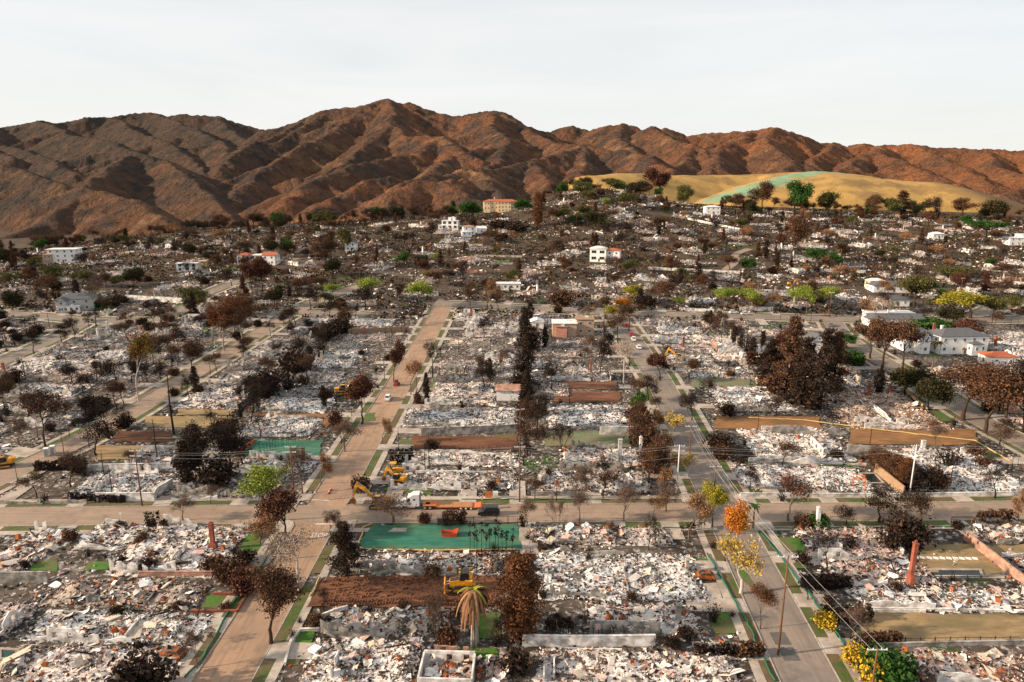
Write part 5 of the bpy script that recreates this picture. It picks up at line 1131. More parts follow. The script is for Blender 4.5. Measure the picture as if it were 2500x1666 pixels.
stick_row((1085, 1320), (1190, 1318), 52, 'row of charred slim trunks behind the bulldozer', 1.0, .4)
stick_row((1245, 1270), (1312, 1270), 34, 'short row of black sticks in the ash behind the cross street fence', .8)
stick_row((1256, 1462), (1325, 1462), 38, 'row of black cypress stubs above the long white wall', .55, 1.6)
stick_row((1340, 1466), (1450, 1464), 26, 'thin black stems along the long white wall', .9)
stick_row((340, 1225), (392, 1220), 42, 'row of topped black trunks beside the cross street', .7, 1.4)
stick_row((620, 1030), (745, 1003), 36, 'row of charred sticks in front of the orange brown lot', .8)
stick_row((480, 1145), (640, 1138), 34, 'row of charred sticks along the scorched white wall', .9)
stick_row((590, 1058), (640, 1050), 40, 'charred sticks at the edge of the green sprayed lot', .7)
stick_row((925, 1040), (1180, 1034), 14, 'short scorched stems along the brown scraped lot', 1.2)
stick_row((990, 868), (1170, 862), 24, 'charred fence-like stems behind the white ruins', 1.1)
stick_row((1565, 1232), (1625, 1212), 26, 'black hedge stems at the wire-street corner', .6, .4)
stick_row((2120, 1075), (2300, 1085), 26, 'row of charred stems above the pale broken walls', 1.0)
stick_row((1300, 1075), (1490, 1058), 16, 'thin stems in the olive cleared lot', 2.2)
stick_row((1690, 950), (1790, 948), 22, 'stems beside the dull green lot', 1.1)
hedge((895, 1068), (950, 1062), 34, 1.2, 'dark', 'black scorched hedge block beside the parked excavators')
hedge((1018, 1208), (1072, 1205), 30, 1.4, 'brown', 'brown scorched hedge over the dark fence by the cross street')
hedge((2242, 1206), (2328, 1204), 30, 1.6, 'brown', 'square scorched brown hedge by the cross street')
hedge((1840, 1352), (1952, 1350), 26, 1.8, 'dark', 'dark scorched hedge below the red chimney ruin')
hedge((1888, 1428), (2000, 1426), 30, 1.8, 'dark', 'dark brown hedge at the head of the tan lot')
hedge((1690, 1508), (1755, 1506), 26, 1.5, 'brown', 'brown hedge at the end of the pale wall by the pavement')
hedge((1597, 1506), (1690, 1506), 24, 1.2, 'dark', 'dark burnt hedge in front of the pale wall')
hedge((1985, 1480), (2070, 1478), 22, 1.5, 'brown', 'scorched hedge at the edge of the tan lot')
hedge((80, 1082), (160, 1078), 20, 1.5, 'dark', 'dark hedge above the white walled ruin')
hedge((160, 1150), (290, 1155), 16, 1.2, 'dark', 'low black hedge behind the white street wall', None)
hedge((535, 690), (640, 672), 14, 2.0, 'olive', 'clipped green hedge behind the grey gabled house') if False else None
hedge((205, 712), (262, 700), 16, 2.0, 'green', 'clipped green hedge beside the grey gabled house')
hedge((1740, 890), (1870, 885), 26, 2.5, 'brown', 'broad brown hedge at the foot of the tall conifers')
hedge((1715, 840), (1790, 838), 30, 2.5, 'redbrown', 'reddish scorched hedge behind the tall conifers')
hedge((2075, 665), (2150, 660), 14, 2, 'green', 'clipped green hedge around the tennis court')
hedge((1945, 840), (1985, 842), 22, 2, 'green', 'dark green hedge at the pavement by the surviving houses')
hedge((1230, 480), (1420, 500), 16, 6, 'olive', 'green scrub on the slope beside the mansion', 2600, 'scrub')
hedge((1290, 455), (1480, 440), 18, 8, 'darkgreen', 'dark scrub below the hilltop ruins', 2600, 'scrub')
hedge((700, 565), (1000, 580), 10, 4, 'dark', 'long burnt hedge line across the upper hillside', 2600)

def garden_wall(vpts, hm, mat, label, th=.3, ragged=False, group=None):
    P = [GV(*v) for v in vpts]; t = empty('garden_wall', P[0])
    for i, (a, b) in enumerate(zip(P[:-1], P[1:])):
        o = wall_part(t, (a.x - P[0].x, a.y - P[0].y), (b.x - P[0].x, b.y - P[0].y), hm, th, M[mat], ragged, i * 31 + int(vpts[0][0]), 0, 'wall_run')
        o.location.z = a.z - P[0].z - .1; o.rotation_euler = (0, -math.atan2(b.z - a.z, (b - a).length), o.rotation_euler[2])
        cp = MB().box(((b - a).length / 2, 0, hm + .04), ((b - a).length, th + .1, .08)) if not ragged else None
        if cp: cp.build('coping', M[mat], o)
    return setp(t, label, 'wall', group)
garden_wall([(222, 1152), (355, 1152), (362, 1140), (398, 1118)], 2.3, 'white_wall', 'white boundary wall with open gateway beside the cross street')
garden_wall([(0, 1160), (200, 1158)], 1.2, 'grey_wall', 'grey scorched low wall along the cross street', ragged=True)
garden_wall([(395, 1152), (500, 1148)], 1.3, 'white_wall', 'low white wall beside the bare street tree', ragged=True)
garden_wall([(1200, 1484), (1330, 1486), (1505, 1484)], 2.2, 'white_wall', 'long white garden wall with black stems in front')
garden_wall([(1700, 1142), (1900, 1143), (2100, 1143), (2353, 1138), (2420, 1136)], 1.1, 'white_wall', 'long low white wall along the cross street past the overhead wires')
garden_wall([(968, 1001), (1080, 997), (1190, 992)], 2.4, 'grey_wall', 'long pale stepped wall above the brown scraped lot')
garden_wall([(1378, 1000), (1415, 1000), (1480, 998)], 2.6, 'white_wall', 'pale wall standing in the olive cleared lot')
garden_wall([(420, 1094), (640, 1088)], 2.3, 'white_wall', 'scorched white wall behind the charred sticks')
garden_wall([(180, 1082), (400, 1078)], 1.8, 'white_wall', 'white back wall of the walled ruin')
garden_wall([(320, 1325), (470, 1325), (545, 1323)], 1.2, 'pink_wall', 'pinkish low garden wall below the corner ruin')
garden_wall([(440, 1408), (545, 1408), (568, 1370), (490, 1368)], .6, 'brick', 'low red brick wall around the small garden')
garden_wall([(0, 1340), (110, 1338)], 2.4, 'grey_wall', 'grey scorched boundary wall of the ruin with leaning panels')
garden_wall([(728, 1430), (770, 1412), (800, 1404)], 1.2, 'white_wall', 'curved white planter wall below the bulldozer lot')
garden_wall([(655, 1530), (668, 1480), (690, 1452), (735, 1450)], .7, 'white_wall', 'curved white kerb wall around the front lawn')
garden_wall([(1220, 1140), (1340, 1142)], 1.3, 'grey_wall', 'grey front wall beside the wooden pole')
garden_wall([(1940, 1402), (2160, 1405), (2370, 1410)], .7, 'white_wall', 'low white kerb wall above the tan lot')
garden_wall([(1960, 1490), (2100, 1486), (2380, 1480)], .9, 'grey_wall', 'grey block wall at the foot of the tan lot')
garden_wall([(2215, 1240), (2260, 1275), (2330, 1330), (2370, 1360)], 2.2, 'pink_wall', 'slanting orange wall beside the stone-paved garden')
garden_wall([(1770, 1000), (1940, 1000)], 3.2, 'grey_wall', 'tall roofless grey wall of the ruin below the orange lot', ragged=True)
garden_wall([(1945, 1045), (2000, 1048)], 3.0, 'grey_wall', 'tall pale wall stub beside the roofless walls')
garden_wall([(2010, 1085), (2075, 1140)], 2.6, 'tan_roof', 'tan wall beside the dark pool')
garden_wall([(1720, 1062), (1990, 1070)], 1.6, 'white_wall', 'white wall behind the orange timber frame', ragged=True)
garden_wall([(1820, 607), (1990, 610)], 2.2, 'white_wall', 'white retaining wall across the middle slope') if False else None
garden_wall([(1810, 622), (1990, 628)], 2.0, 'white_wall', 'cream retaining wall across the slope below the green trees')
garden_wall([(1490, 620), (1700, 630)], 2.0, 'white_wall', 'cream retaining wall below the curved-roof house')
garden_wall([(290, 690), (430, 698), (450, 688)], 3.0, 'white_wall', 'long white wall behind the winding street')
garden_wall([(800, 770), (940, 762)], 2.6, 'tan_roof', 'long brown wall of a roofless house')
garden_wall([(1580, 505), (1700, 530)], 1.8, 'white_wall', 'white wall along the hillside lane')
garden_wall([(1090, 590), (1200, 592)], 1.5, 'grey_wall', 'grey retaining wall on the middle slope')
garden_wall([(1560, 715), (1640, 718)], 1.8, 'white_wall', 'white roadside wall at the top street')
garden_wall([(1000, 880), (1180, 876)], 1.8, 'grey_wall', 'grey wall across the white ruins', ragged=True)
garden_wall([(2150, 640), (2353, 655)], 1.8, 'white_wall', 'long white wall beyond the yellow tree')
garden_wall([(2130, 945), (2060, 880)], 1.0, 'wattle_straw', 'yellow low wall along the street of big trees')

def sock(vpts, rad, mat, label, group, name='straw_wattle'):
    P = []
    Q = [GV(*v) for v in vpts]
    for a, b in zip(Q[:-1], Q[1:]):
        n = max(1, int((b - a).length / 1.2))
        for k in range(n): P.append(a.lerp(b, k / n))
    P.append(Q[-1]); r = random.Random(4)
    P = [Vector((p.x + r.gauss(0, .12), p.y + r.gauss(0, .12), 0)) for p in P]
    for p in P: p.z = gz(p.x, p.y) + rad + .16
    mb = MB(); mb.tube(P, [rad * r.uniform(.85, 1.1) for _ in P], 6); return setp(mb.build(name, M[mat], None, True), label, 'wattle', group)
sock([(425, 1560), (470, 1510), (500, 1455), (535, 1390), (570, 1345), (610, 1290), (640, 1245)], .17, 'wattle_green', 'green erosion sock along the pavement below the corner ruin', 'erosion socks')
sock([(1625, 1275), (1650, 1320), (1680, 1370), (1720, 1440), (1755, 1520), (1780, 1568)], .17, 'wattle_green', 'green erosion sock along the lawn pavement of the wire-crossed street', 'erosion socks')
sock([(1745, 1225), (1800, 1290), (1860, 1370), (1905, 1430), (1950, 1500), (1990, 1568)], .17, 'wattle_green', 'green erosion sock along the pavement beneath the wires', 'erosion socks')
sock([(1215, 1216), (1420, 1214), (1600, 1216)], .12, 'wattle_green', 'green erosion sock along the burnt fence by the cross street', 'erosion socks')
sock([(1780, 1216), (2000, 1214), (2250, 1212)], .12, 'wattle_green', 'green erosion sock along the pink ruin by the cross street', 'erosion socks')
sock([(1060, 1150), (1200, 1149), (1400, 1150)], .12, 'wattle_green', 'green erosion sock behind the lowboy trailer', 'erosion socks')
sock([(855, 1207), (835, 1215), (828, 1240), (822, 1262), (850, 1266), (1000, 1268), (1192, 1266)], .2, 'wattle_straw', 'straw wattle around the vivid green lot', 'straw wattles')
sock([(735, 1330), (720, 1360), (712, 1372)], .16, 'wattle_straw', 'straw wattle at the mouth of the bulldozer lot', 'straw wattles')
sock([(350, 1010), (480, 1008), (560, 1000), (600, 985), (585, 965)], .18, 'wattle_straw', 'straw wattle around the tan lots by the curving street', 'straw wattles')
sock([(330, 1046), (540, 1042), (590, 1010)], .18, 'wattle_straw', 'straw wattle between the tan and reddish lots', 'straw wattles')
sock([(1720, 962), (1850, 968), (1980, 985), (2150, 1005), (2240, 1015), (2290, 1045), (2320, 1062)], .2, 'wattle_straw', 'straw wattle around the orange lots', 'straw wattles')

# small furniture read from the photo: roofless room, stairs, pool
def pool(vc, mat, label, rimw=.5):
    q = [GV(*v) for v in vc]; t = empty('swimming_pool', sum(q, Vector()) / 4); c0 = t.location
    mb = MB(); mb.add([(p.x - c0.x, p.y - c0.y, p.z - c0.z + .22) for p in q], [(0, 1, 2, 3)]); mb.build('water', M[mat], t)
    rim = MB()
    for i in range(4):
        a = q[i] - c0; b = q[(i + 1) % 4] - c0; m = (a + b) / 2; d = b - a; rim.box((m.x, m.y, m.z + .2), (d.length + rimw, rimw, .3), math.atan2(d.y, d.x))
    rim.build('coping', M['concrete'], t); return setp(t, label, 'pool')
pool([(1060, 1108), (1112, 1108), (1112, 1095), (1062, 1094)], 'water_green', 'small green swimming pool among mixed rubble')
pool([(2098, 1327), (2258, 1327), (2252, 1312), (2098, 1311)], 'water_dark', 'long dark lap pool below the stepping stone garden')
pool([(1975, 1112), (2030, 1112), (2010, 1090), (1962, 1090)], 'water_dark', 'dark pool behind the orange timber frame')
pool([(0, 1518), (38, 1515), (46, 1496), (0, 1494)], 'water_green', 'murky kidney pool at the edge of the white ruin')
pool([(415, 1082), (455, 1080), (450, 1074), (418, 1074)], 'water_green', 'small round pool by the scorched white wall')
# stepping stones
for i in range(12):
    p = GV(2075 + i * 15, 1283 + i * .2); mb = MB().box((0, 0, 0), (1.0, .9, .08)); o = mb.build('stepping_stone', M['white_paint'], None, False, (p.x, p.y, p.z + .16), (0, 0, R(-20))); setp(o, 'pale square stepping stone in the garden above the lap pool', 'stone', 'stepping stones')
# roofless room at the bottom edge
t = empty('roofless_room', GV(1028, 1556), STREET_ROT)
for a, b, op in (((-4.2, 3), (4.2, 3), 1), ((-4.2, -3), (-4.2, 3), 0), ((4.2, -3), (4.2, 3), 0), ((-4.2, -3), (4.2, -3), 0)):
    wall_part(t, a, b, 2.6 if op else 2.3, .3, M['white_wall'], False, 3, op)
MB().box((0, 0, .1), (8, 5.6, .2)).build('slab', M['concrete'], t)
setp(t, 'roofless white room with two window holes beside pink slabs', 'ruin')

# ------------------------------------------------------------------ fence with gate by the cross street
def iron_fence(va, vb, h, label, panels=True, gap=.5, name='iron_fence'):
    a, b = GV(*va), GV(*vb); L_ = (b - a).length; t = empty(name, a, math.atan2(b.y - a.y, b.x - a.x))
    for k in range(int(L_ / 2.6) + 1): MB().box((k * 2.6, 0, h / 2 + .1), (.12, .12, h + .3)).build('post', M['black_metal'], t)
    for z in (.25, h): MB().box((L_ / 2, 0, z), (L_, .07, .07)).build('rail', M['black_metal'], t)
    bar = MB().box((0, 0, h / 2), (.04, .04, h)).mesh('bar', M['black_metal'])
    for k in range(int(L_ / gap)): link('bar', bar, t, (k * gap + .2, 0, 0))
    if panels: MB().box((L_ / 2, .06, h * .5), (L_, .02, h * .8)).build('screen', M['patch'], t)
    return setp(t, label, 'fence')
iron_fence((1062, 1207), (1190, 1204), 1.9, 'dark iron fence with gate panels behind the green lot', False, .28)
iron_fence((1006, 1209), (1058, 1207), 1.9, 'dark screened fence under the brown hedge', True)
iron_fence((2100, 1336), (2270, 1336), 1.1, 'pale post fence below the lap pool', False, 1.3)
iron_fence((2010, 1482), (2340, 1478), 1.2, 'thin wire fence at the foot of the tan lot', False, 2.0)
# orange gate beside the pole, burnt gate frame on the right
p = GC(5, 1010, 960); t = empty('wooden_gate', p, STREET_ROT)
for k in range(5): MB().box((k * .32, 0, .95), (.3, .08, 1.9)).build('board', M['orange_paint'], t)
MB().box((2.3, 0, .95), (1.3, .3, 1.95)).build('gate_pier', M['white_wall'], t); setp(t, 'orange plank gate beside a white pier behind the trailer', 'gate')
p = GC(3, 1885, 222); t = empty('steel_gate_frame', p, 0)
for x in (0, 4.6): MB().box((x, 0, 1.1), (.14, .14, 2.2)).build('post', M['rust'], t)
MB().box((2.3, 0, 2.25), (4.9, .16, .16)).build('beam', M['black_metal'], t); setp(t, 'dark steel portal frame beside the square hedge', 'gate frame')

# ------------------------------------------------------------------ utility poles and wires
def pole(base, h, mat, arms, label, rz=0.0, armmat='pale_metal', group='utility poles', arml=2.6):
    t = empty('utility_pole', base, rz); MB().tube([(0, 0, -.4), (0, 0, h)], [.19, .12], 8).build('post', M[mat], t, True)
    for z in arms:
        a = MB().box((0, 0, z), (arml, .13, .16)).build('crossarm', M[armmat], t)
        for x in (-.46, -.2, .2, .46): MB().tube([(x * arml, 0, z + .08), (x * arml, 0, z + .3)], [.05, .035], 6).build('insulator', M['lamp_white'], a)
    MB().box((0, 0, 1.4), (.3, .3, .1)).build('band', M['yellow'], t)
    return setp(t, label, 'utility pole', group)
def wires(p, q, offs, sag, mat, label, rad=.022):
    t = None
    for i, (ox, oz) in enumerate(offs):
        a = Vector(p) + Vector((ox, 0, oz)); b = Vector(q) + Vector((ox, 0, oz)); pts = [a.lerp(b, k / 14) - Vector((0, 0, sag * 4 * (k / 14) * (1 - k / 14))) for k in range(15)]
        mb = MB(); mb.tube(pts, rad, 4); o = mb.build('overhead_wire', M[mat]); setp(o, label, 'wire', 'overhead wires')
def pole_at(c, bx, by, tx, ty, mat, narms, label, armmat='pale_metal', arml=2.6):
    b = GC(c, bx, by); h = (by - ty) / 2.6144 / 1.0625 / vpm(b) / fore(b)
    arms = [h - .35 - 1.3 * k for k in range(narms)]
    pole(b, h, mat, arms, label, 0, armmat, arml=arml); return b + Vector((0, 0, h - .2))
P1 = pole_at(4, 908, 1010, 883, 665, 'wood_pole', 2, 'dark wooden utility pole in front of the white walled ruin')
P2 = pole_at(4, 1880, 985, 1866, 640, 'wood_pole', 2, 'dark wooden utility pole beside the spring green tree')
P3 = pole_at(5, 1225, 985, 1228, 640, 'wood_pole', 1, 'brown wooden utility pole behind the trailer')
P4 = pole_at(5, 2228, 925, 2230, 630, 'pale_metal', 2, 'white steel utility pole beside the brown shrubs')
P5 = pole_at(6, 1622, 940, 1642, 630, 'pale_metal', 2, 'white steel utility pole behind the low white wall')
bq = GC(3, 768, 1045); P6t = Vector((bq.x + .4, bq.y, bq.z)); h6 = (1045 - 490) / 2.6144 / 1.0625 / vpm(bq) / fore(bq)
pole(P6t, h6, 'wood_pole', [h6 - .25], 'tall brown pole at the lawn pavement under the wires', arml=3.4); P6 = P6t + Vector((0, 0, h6 - .1))
bq = GV(1900, 1700); P7t = Vector((xb(86) + 5.6, 86, gz(53, 86))); pole(P7t, 12.5, 'wood_pole', [12.2], 'brown pole topped by white crossarm over the yellow shrubs', arml=3.0); P7 = P7t + Vector((0, 0, 12.3))
P8 = pole_at(6, 375, 915, 378, 755, 'wood_pole', 1, 'brown pole at the crossing corner under the wires', arml=3.0)
P9 = pole_at(6, 213, 745, 225, 500, 'wood_pole', 1, 'dark pole beside the yellow tree up the wire-crossed street', arml=3.0)
wo = [(-1.2, 0), (-.5, 0), (.6, 0), (1.2, 0)]
wires(P6, P8, wo[1:], 1.0, 'wire', 'pale overhead wire running down the street past the orange tree', .03); wires(P8, P9, wo[1:], .8, 'wire', 'pale overhead wire over the upper part of the street', .03)
wires(P7, P8, [(-.9, 0), (.9, 0)], 1.3, 'wire', 'pale overhead wire from the yellow shrub pole to the corner', .03)
wl_ = Vector((-190, P1.y + 4, P1.z)); 
wires(wl_, P1, [(0, 0), (0, -.5), (0, -1.4)], 1.2, 'dark_wire', 'wire span along the cross street at the white walled ruin', .022)
wires(P1, P2, [(0, 0), (0, -.5), (0, -1.4)], 1.2, 'wire', 'wire span along the cross street past the charred grove', .022)
wires(P2, P3, [(0, 0), (0, -.6), (0, -3.5)], 1.4, 'wire', 'wire span along the cross street over the truck', .022)
wires(P3, P4, [(0, 0), (0, -.6), (0, -3)], 1.3, 'wire', 'wire span along the cross street in front of the white chimneys', .022)
wires(P4, P5, [(0, 0), (0, -.5), (0, -1.5)], 1.3, 'wire', 'wire span along the cross street past the low white wall', .022)
wires(P5, Vector((190, P5.y + 3, P5.z + 1)), [(0, 0), (0, -.5)], 1.3, 'wire', 'wire span along the cross street beyond the steel pole', .022)
POLES_FAR = [(1195, 1040, 928, 'alley'), (1630, 560, 500, 'slope'), (1700, 640, 590, 'slope'), (743, 655, 620, 'slope'), (828, 650, 615, 'slope'), (1325, 520, 488, 'slope'), (1350, 520, 490, 'slope'), (1378, 525, 488, 'slope'), (1400, 515, 478, 'slope'), (850, 520, 490, 'ridge'), (465, 560, 525, 'ridge'), (1150, 520, 495, 'ridge'), (1985, 700, 640, 'surviving houses'), (1905, 730, 660, 'surviving houses'), (2205, 690, 640, 'yellow tree'), (1740, 700, 640, 'top street'), (1660, 470, 448, 'ridge'), (2170, 600, 540, 'slope')]
for x, yb, yt, wh in POLES_FAR:
    b = GV(x, yb); h = min(13, (yb - yt) / vpm(b) / .97); pole(b, h, 'wood_pole', [h - .3], 'distant wooden pole with pale crossarm, %s' % ('in the central alley' if wh == 'alley' else 'on the ruined hillside' if wh == 'slope' else 'on the skyline ridge' if wh == 'ridge' else 'near the ' + wh), rnd.uniform(-.4, .4))
a1, b1 = GV(828, 650), GV(1150, 660); wires(a1 + Vector((0, 0, 9)), b1 + Vector((0, 0, 8)), [(0, 0), (0, -.7)], 3, 'wire', 'pale wire sagging across the slope above the green trees', .05)

# street signs, cones, street lamps, dumped items
def sign_post(c, x, y, h, label, kind):
    b = GC(c, x, y); t = empty('road_sign', b, 0); MB().tube([(0, 0, -.1), (0, 0, h)], .035, 6).build('post', M['pale_metal'], t)
    if kind == 'stop':
        oc = [(math.cos(R(22.5 + 45 * k)) * .42, math.sin(R(22.5 + 45 * k)) * .42) for k in range(8)]
        f = MB().wedge([(px, pz + h - .35) for px, pz in oc], -.05, -.07); f.build('sign_face', M['red_paint'], t)
        cu = bpy.data.curves.new('lettering', 'FONT'); cu.body = 'STOP'; cu.size = .27; cu.align_x = 'CENTER'; cu.extrude = .003; cu.materials.append(M['white_paint'])
        o = text_obj('lettering', cu); o.parent = t; o.location = (0, -.08, h - .44); o.rotation_euler = (R(90), 0, 0)
    else: MB().box((0, -.05, h - .25), (.4, .02, .5)).build('sign_face', M['white_paint'], t)
    return setp(t, label, 'sign', 'street signs')
sign_post(1, 2135, 240, 2.6, 'red octagonal STOP sign beside the bare corner tree', 'stop')
sign_post(2, 335, 215, 1.0, 'small white notice board at the corner verge', 'board'); sign_post(2, 248, 285, .9, 'small white post sign on the verge by the STOP lettering', 'board')
sign_post(4, 2010, 935, .9, 'small white yard sign on the lawn across from the excavator', 'board'); sign_post(1, 775, 190, 2.2, 'thin white sign post by the topped trunks', 'board'); sign_post(2, 840, 200, 3.2, 'slim grey post beside the small red-brown tree', 'board')
def cone(c, x, y, s=1.0):
    b = GC(c, x, y); t = empty('traffic_cone', b); MB().box((0, 0, .1), (.5 * s, .5 * s, .07)).build('base', M['tyre'], t); MB().tube([(0, 0, .13), (0, 0, .95 * s)], [.19 * s, .05 * s], 10).build('cone_body', M['orange_plastic'], t, True); MB().tube([(0, 0, .5 * s), (0, 0, .68 * s)], [.15 * s, .12 * s], 10).build('reflective_band', M['white_paint'], t, True)
    setp(t, 'orange traffic cone with white band near the excavator corner', 'cone', 'traffic cones')
for a in ((5, 12, 925), (5, 20, 905), (5, 160, 945), (4, 2098, 932), (4, 2110, 912)): cone(*a)
p = GC(2, 1040, 285); mb = MB(); t = empty('debris_basin', p, .05)
mb.add([(-1.5, -.8, .1), (1.5, -.8, .1), (1.7, .9, .1), (-1.7, .9, .1), (-1.7, -1, 1.2), (1.7, -1, 1.1), (1.9, 1.1, 1.3), (-1.9, 1.1, 1.2), (-.6, 1.1, .8), (.6, 1.1, .8)], [(3, 2, 1, 0), (0, 1, 5, 4), (1, 2, 6, 5), (3, 0, 4, 7), (2, 3, 7, 8, 9, 6)])
mb.build('liner', M['orange_plastic'], t); setp(t, 'orange sheet basin lying on the vivid green lot', 'basin')
# orange barrier mesh in the second green lot
a, b = GC(4, 1520, 690), GC(4, 1630, 600); wf = empty('barrier_mesh', a, math.atan2(b.y - a.y, b.x - a.x)); MB().box(((b - a).length / 2, 0, .7), ((b - a).length, .05, 1.1)).build('net', M['orange_plastic'], wf)
for k in range(4): MB().box((k * (b - a).length / 3, .06, .75), (.06, .06, 1.5)).build('stake', M['wood_pole'], wf)
setp(wf, 'orange plastic barrier mesh at the charred grove', 'barrier')
# portable toilets
for i, (x, y) in enumerate(((300, 690), (340, 675))):
    p = GC(4, x, y); t = empty('portable_toilet', p, R(20)); MB().box((0, 0, 1.15), (1.15, 1.15, 2.2)).build('cabin', M['pale_metal'], t); MB().prism([(-.65, -.65), (.65, -.65), (.65, .65), (-.65, .65)], 2.25, 2.4).build('roof', M['white_paint'], t); MB().box((0, -.6, 1.1), (.8, .05, 1.8)).build('door', M['steel'], t)
    setp(t, 'pale grey portable toilet parked on the curving street', 'toilet', 'portable toilets')
for i in range(2):
    p = GC(4, 500 + 20 * i, 510); t = empty('wheeled_bin', p); MB().prism([(-.35, -.4), (.35, -.4), (.35, .4), (-.35, .4)], .1, 1.1).build('body', M['car_grey'] if i else M['wattle_green'], t); MB().box((0, 0, 1.14), (.8, .9, .08)).build('lid', M['car_grey'], t); setp(t, 'wheeled rubbish bin on the pavement by the curving street', 'bin', 'wheeled bins')
# timber frame and orange bits in the walled ruin
p = GC(6, 1260, 905); t = empty('timber_frame', p, R(-20))
for x, y in ((0, 0), (2.6, 0), (0, 2), (2.6, 2), (1.3, 0)): MB().box((x, y, 1.7), (.16, .16, 3.4)).build('stud', M['orange_paint'], t)
for y in (0, 2): MB().box((1.3, y, 3.4), (2.9, .16, .2)).build('top_plate', M['orange_paint'], t)
setp(t, 'orange scorched timber frame standing inside the low white wall', 'timber frame')
p = GC(7, 1650, 650); t = empty('timber_frame', p, R(0))
for x in range(8): MB().box((x * 1.0, (x % 2) * 3, 1.9), (.2, .2, 3.8 * (.6 + .4 * ((x * 7) % 3) / 2))).build('stud', M['white_paint'], t)
for z in (2.0, 3.0): MB().box((3.5, 0, z), (7.4, .2, .2)).build('beam', M['white_paint'], t)
setp(t, 'white scorched timber skeleton beside the eucalyptus trees', 'timber frame')
# ------------------------------------------------------------------ vehicles
def wheel(parent, x, y, r, w, rimmat='steel'):
    o = MB().tube([(0, -w / 2, 0), (0, w / 2, 0)], r, 16).build('wheel', M['tyre'], parent, False, (x, y, r))
    MB().tube([(0, -w / 2 - .02, 0), (0, w / 2 + .02, 0)], r * .58, 12).build('rim', M[rimmat], o)
    return o
def cabin(parent, name, pts_bot, pts_top, z0, z1, mat):
    mb = MB(); (bx0, bx1, bw), (tx0, tx1, tw) = pts_bot, pts_top
    V = [(bx0, -bw, z0), (bx1, -bw, z0), (bx1, bw, z0), (bx0, bw, z0), (tx0, -tw, z1), (tx1, -tw, z1), (tx1, tw, z1), (tx0, tw, z1)]
    mb.add(V, [(4, 5, 6, 7), (0, 1, 5, 4), (1, 2, 6, 5), (2, 3, 7, 6), (3, 0, 4, 7)]); return mb.build(name, M[mat], parent)
def car(loc, rz, body, L_=4.6, W=1.85, H=1.5, hood=.28, back=.06, label='', burnt=False, group='vehicles', glass='glass', rim='steel', name='car', suv=False):
    t = empty(name, loc, rz); hw = W / 2; g = .22 if not burnt else .08; bel = H * .58
    pf = L_ / 2; pr = -L_ / 2
    prof = [(pr, g + .15), (pr + .1, bel * .95), (pr + .25, bel), (pf - L_ * hood, bel), (pf - .25, bel * .86), (pf, bel * .7), (pf, g + .1), (pf - .2, g), (pr + .15, g)]
    mb = MB(); mb.wedge(prof, -hw + .06, hw - .06)
    mid = [(x * .985, z) for x, z in prof if z > g - .01]
    mb.wedge([(pr + .12, g + .12), (pr + .15, bel * .86), (pf - .3, bel * .8), (pf - .1, g + .2), (pf - .3, g + .04)], -hw, hw)
    mb.build('body', M[body], t)
    r0, r1 = pr + L_ * back, pf - L_ * hood
    top0, top1 = r0 + (.18 if suv else .55), r1 - (.5 if suv else .8)
    cabin(t, 'cabin', (r0, r1, hw - .08), (top0, top1, hw - .24), bel, H, body)
    win = MB(); s = .012
    def side(sg):
        a = (hw - .08 + s) * sg; b = (hw - .235 + s) * sg; f0, f1 = .14, .9
        lerp = lambda u, v, k: u + (v - u) * k
        za, zb = lerp(bel, H, f0), lerp(bel, H, f1); ya, yb = lerp(a, b, f0), lerp(a, b, f1)
        n = 3 if suv else 2
        for k in range(n):
            k0, k1 = k / n + .02, (k + 1) / n - .02
            xa0, xa1 = lerp(lerp(r0, top0, f0) + .15, lerp(r1, top1, f0) - .1, k0), lerp(lerp(r0, top0, f0) + .15, lerp(r1, top1, f0) - .1, k1)
            xb0, xb1 = lerp(lerp(r0, top0, f1) + .12, lerp(r1, top1, f1) - .1, k0), lerp(lerp(r0, top0, f1) + .12, lerp(r1, top1, f1) - .1, k1)
            w = MB(); q = [(xa0, ya, za), (xa1, ya, za), (xb1, yb, zb), (xb0, yb, zb)]; w.add(q if sg < 0 else q[::-1], [(0, 1, 2, 3)]); w.build('window', M[glass], t)
    side(-1); side(1)
    def endw(xb_, xt_, sg, nm):
        w = MB(); q = []
        for f, wd in ((.14, hw - .2), (.9, hw - .32)):
            x = xb_ + (xt_ - xb_) * f + sg * s; z = bel + (H - bel) * f; q += [(x, -wd, z), (x, wd, z)]
        q = [q[0], q[1], q[3], q[2]]; w.add(q if sg > 0 else q[::-1], [(0, 1, 2, 3)]); w.build(nm, M[glass], t)
    endw(r1, top1, 1, 'windscreen'); endw(r0, top0, -1, 'rear_window')
    if not burnt:
        for sy in (-1, 1):
            MB().box((pf - .02, sy * (hw - .3), bel * .72), (.08, .34, .16)).build('headlight', M['lamp_white'], t); MB().box((pr + .06, sy * (hw - .2), bel * .75), (.08, .2, .22)).build('tail_light', M['lamp_red'], t)
    else:
        MB().box((.1, 0, H + .006), (.8, .8, .01)).build('sunroof', M['black_metal'], t)
    rr = .37 if suv else .33
    for x in (pf - L_ * .19, pr + L_ * .2):
        for sy in (-1, 1): wheel(t, x, sy * (hw - .1), rr if not burnt else .24, .24, rim)
    if suv:
        MB().box(((top0 + top1) / 2, 0, H + .03), (top1 - top0 - .3, W * .6, .05)).build('roof_panel', M['car_black'], t)
        MB().box((pr - .1, 0, .85), (.2, .65, .65)).build('spare_wheel', M['tyre'], t)
    t.rotation_euler = (0, 0, rz)
    return setp(t, label, 'car', group)
def on_ground(p, dz=.1): return Vector((p.x, p.y, p.z + dz))
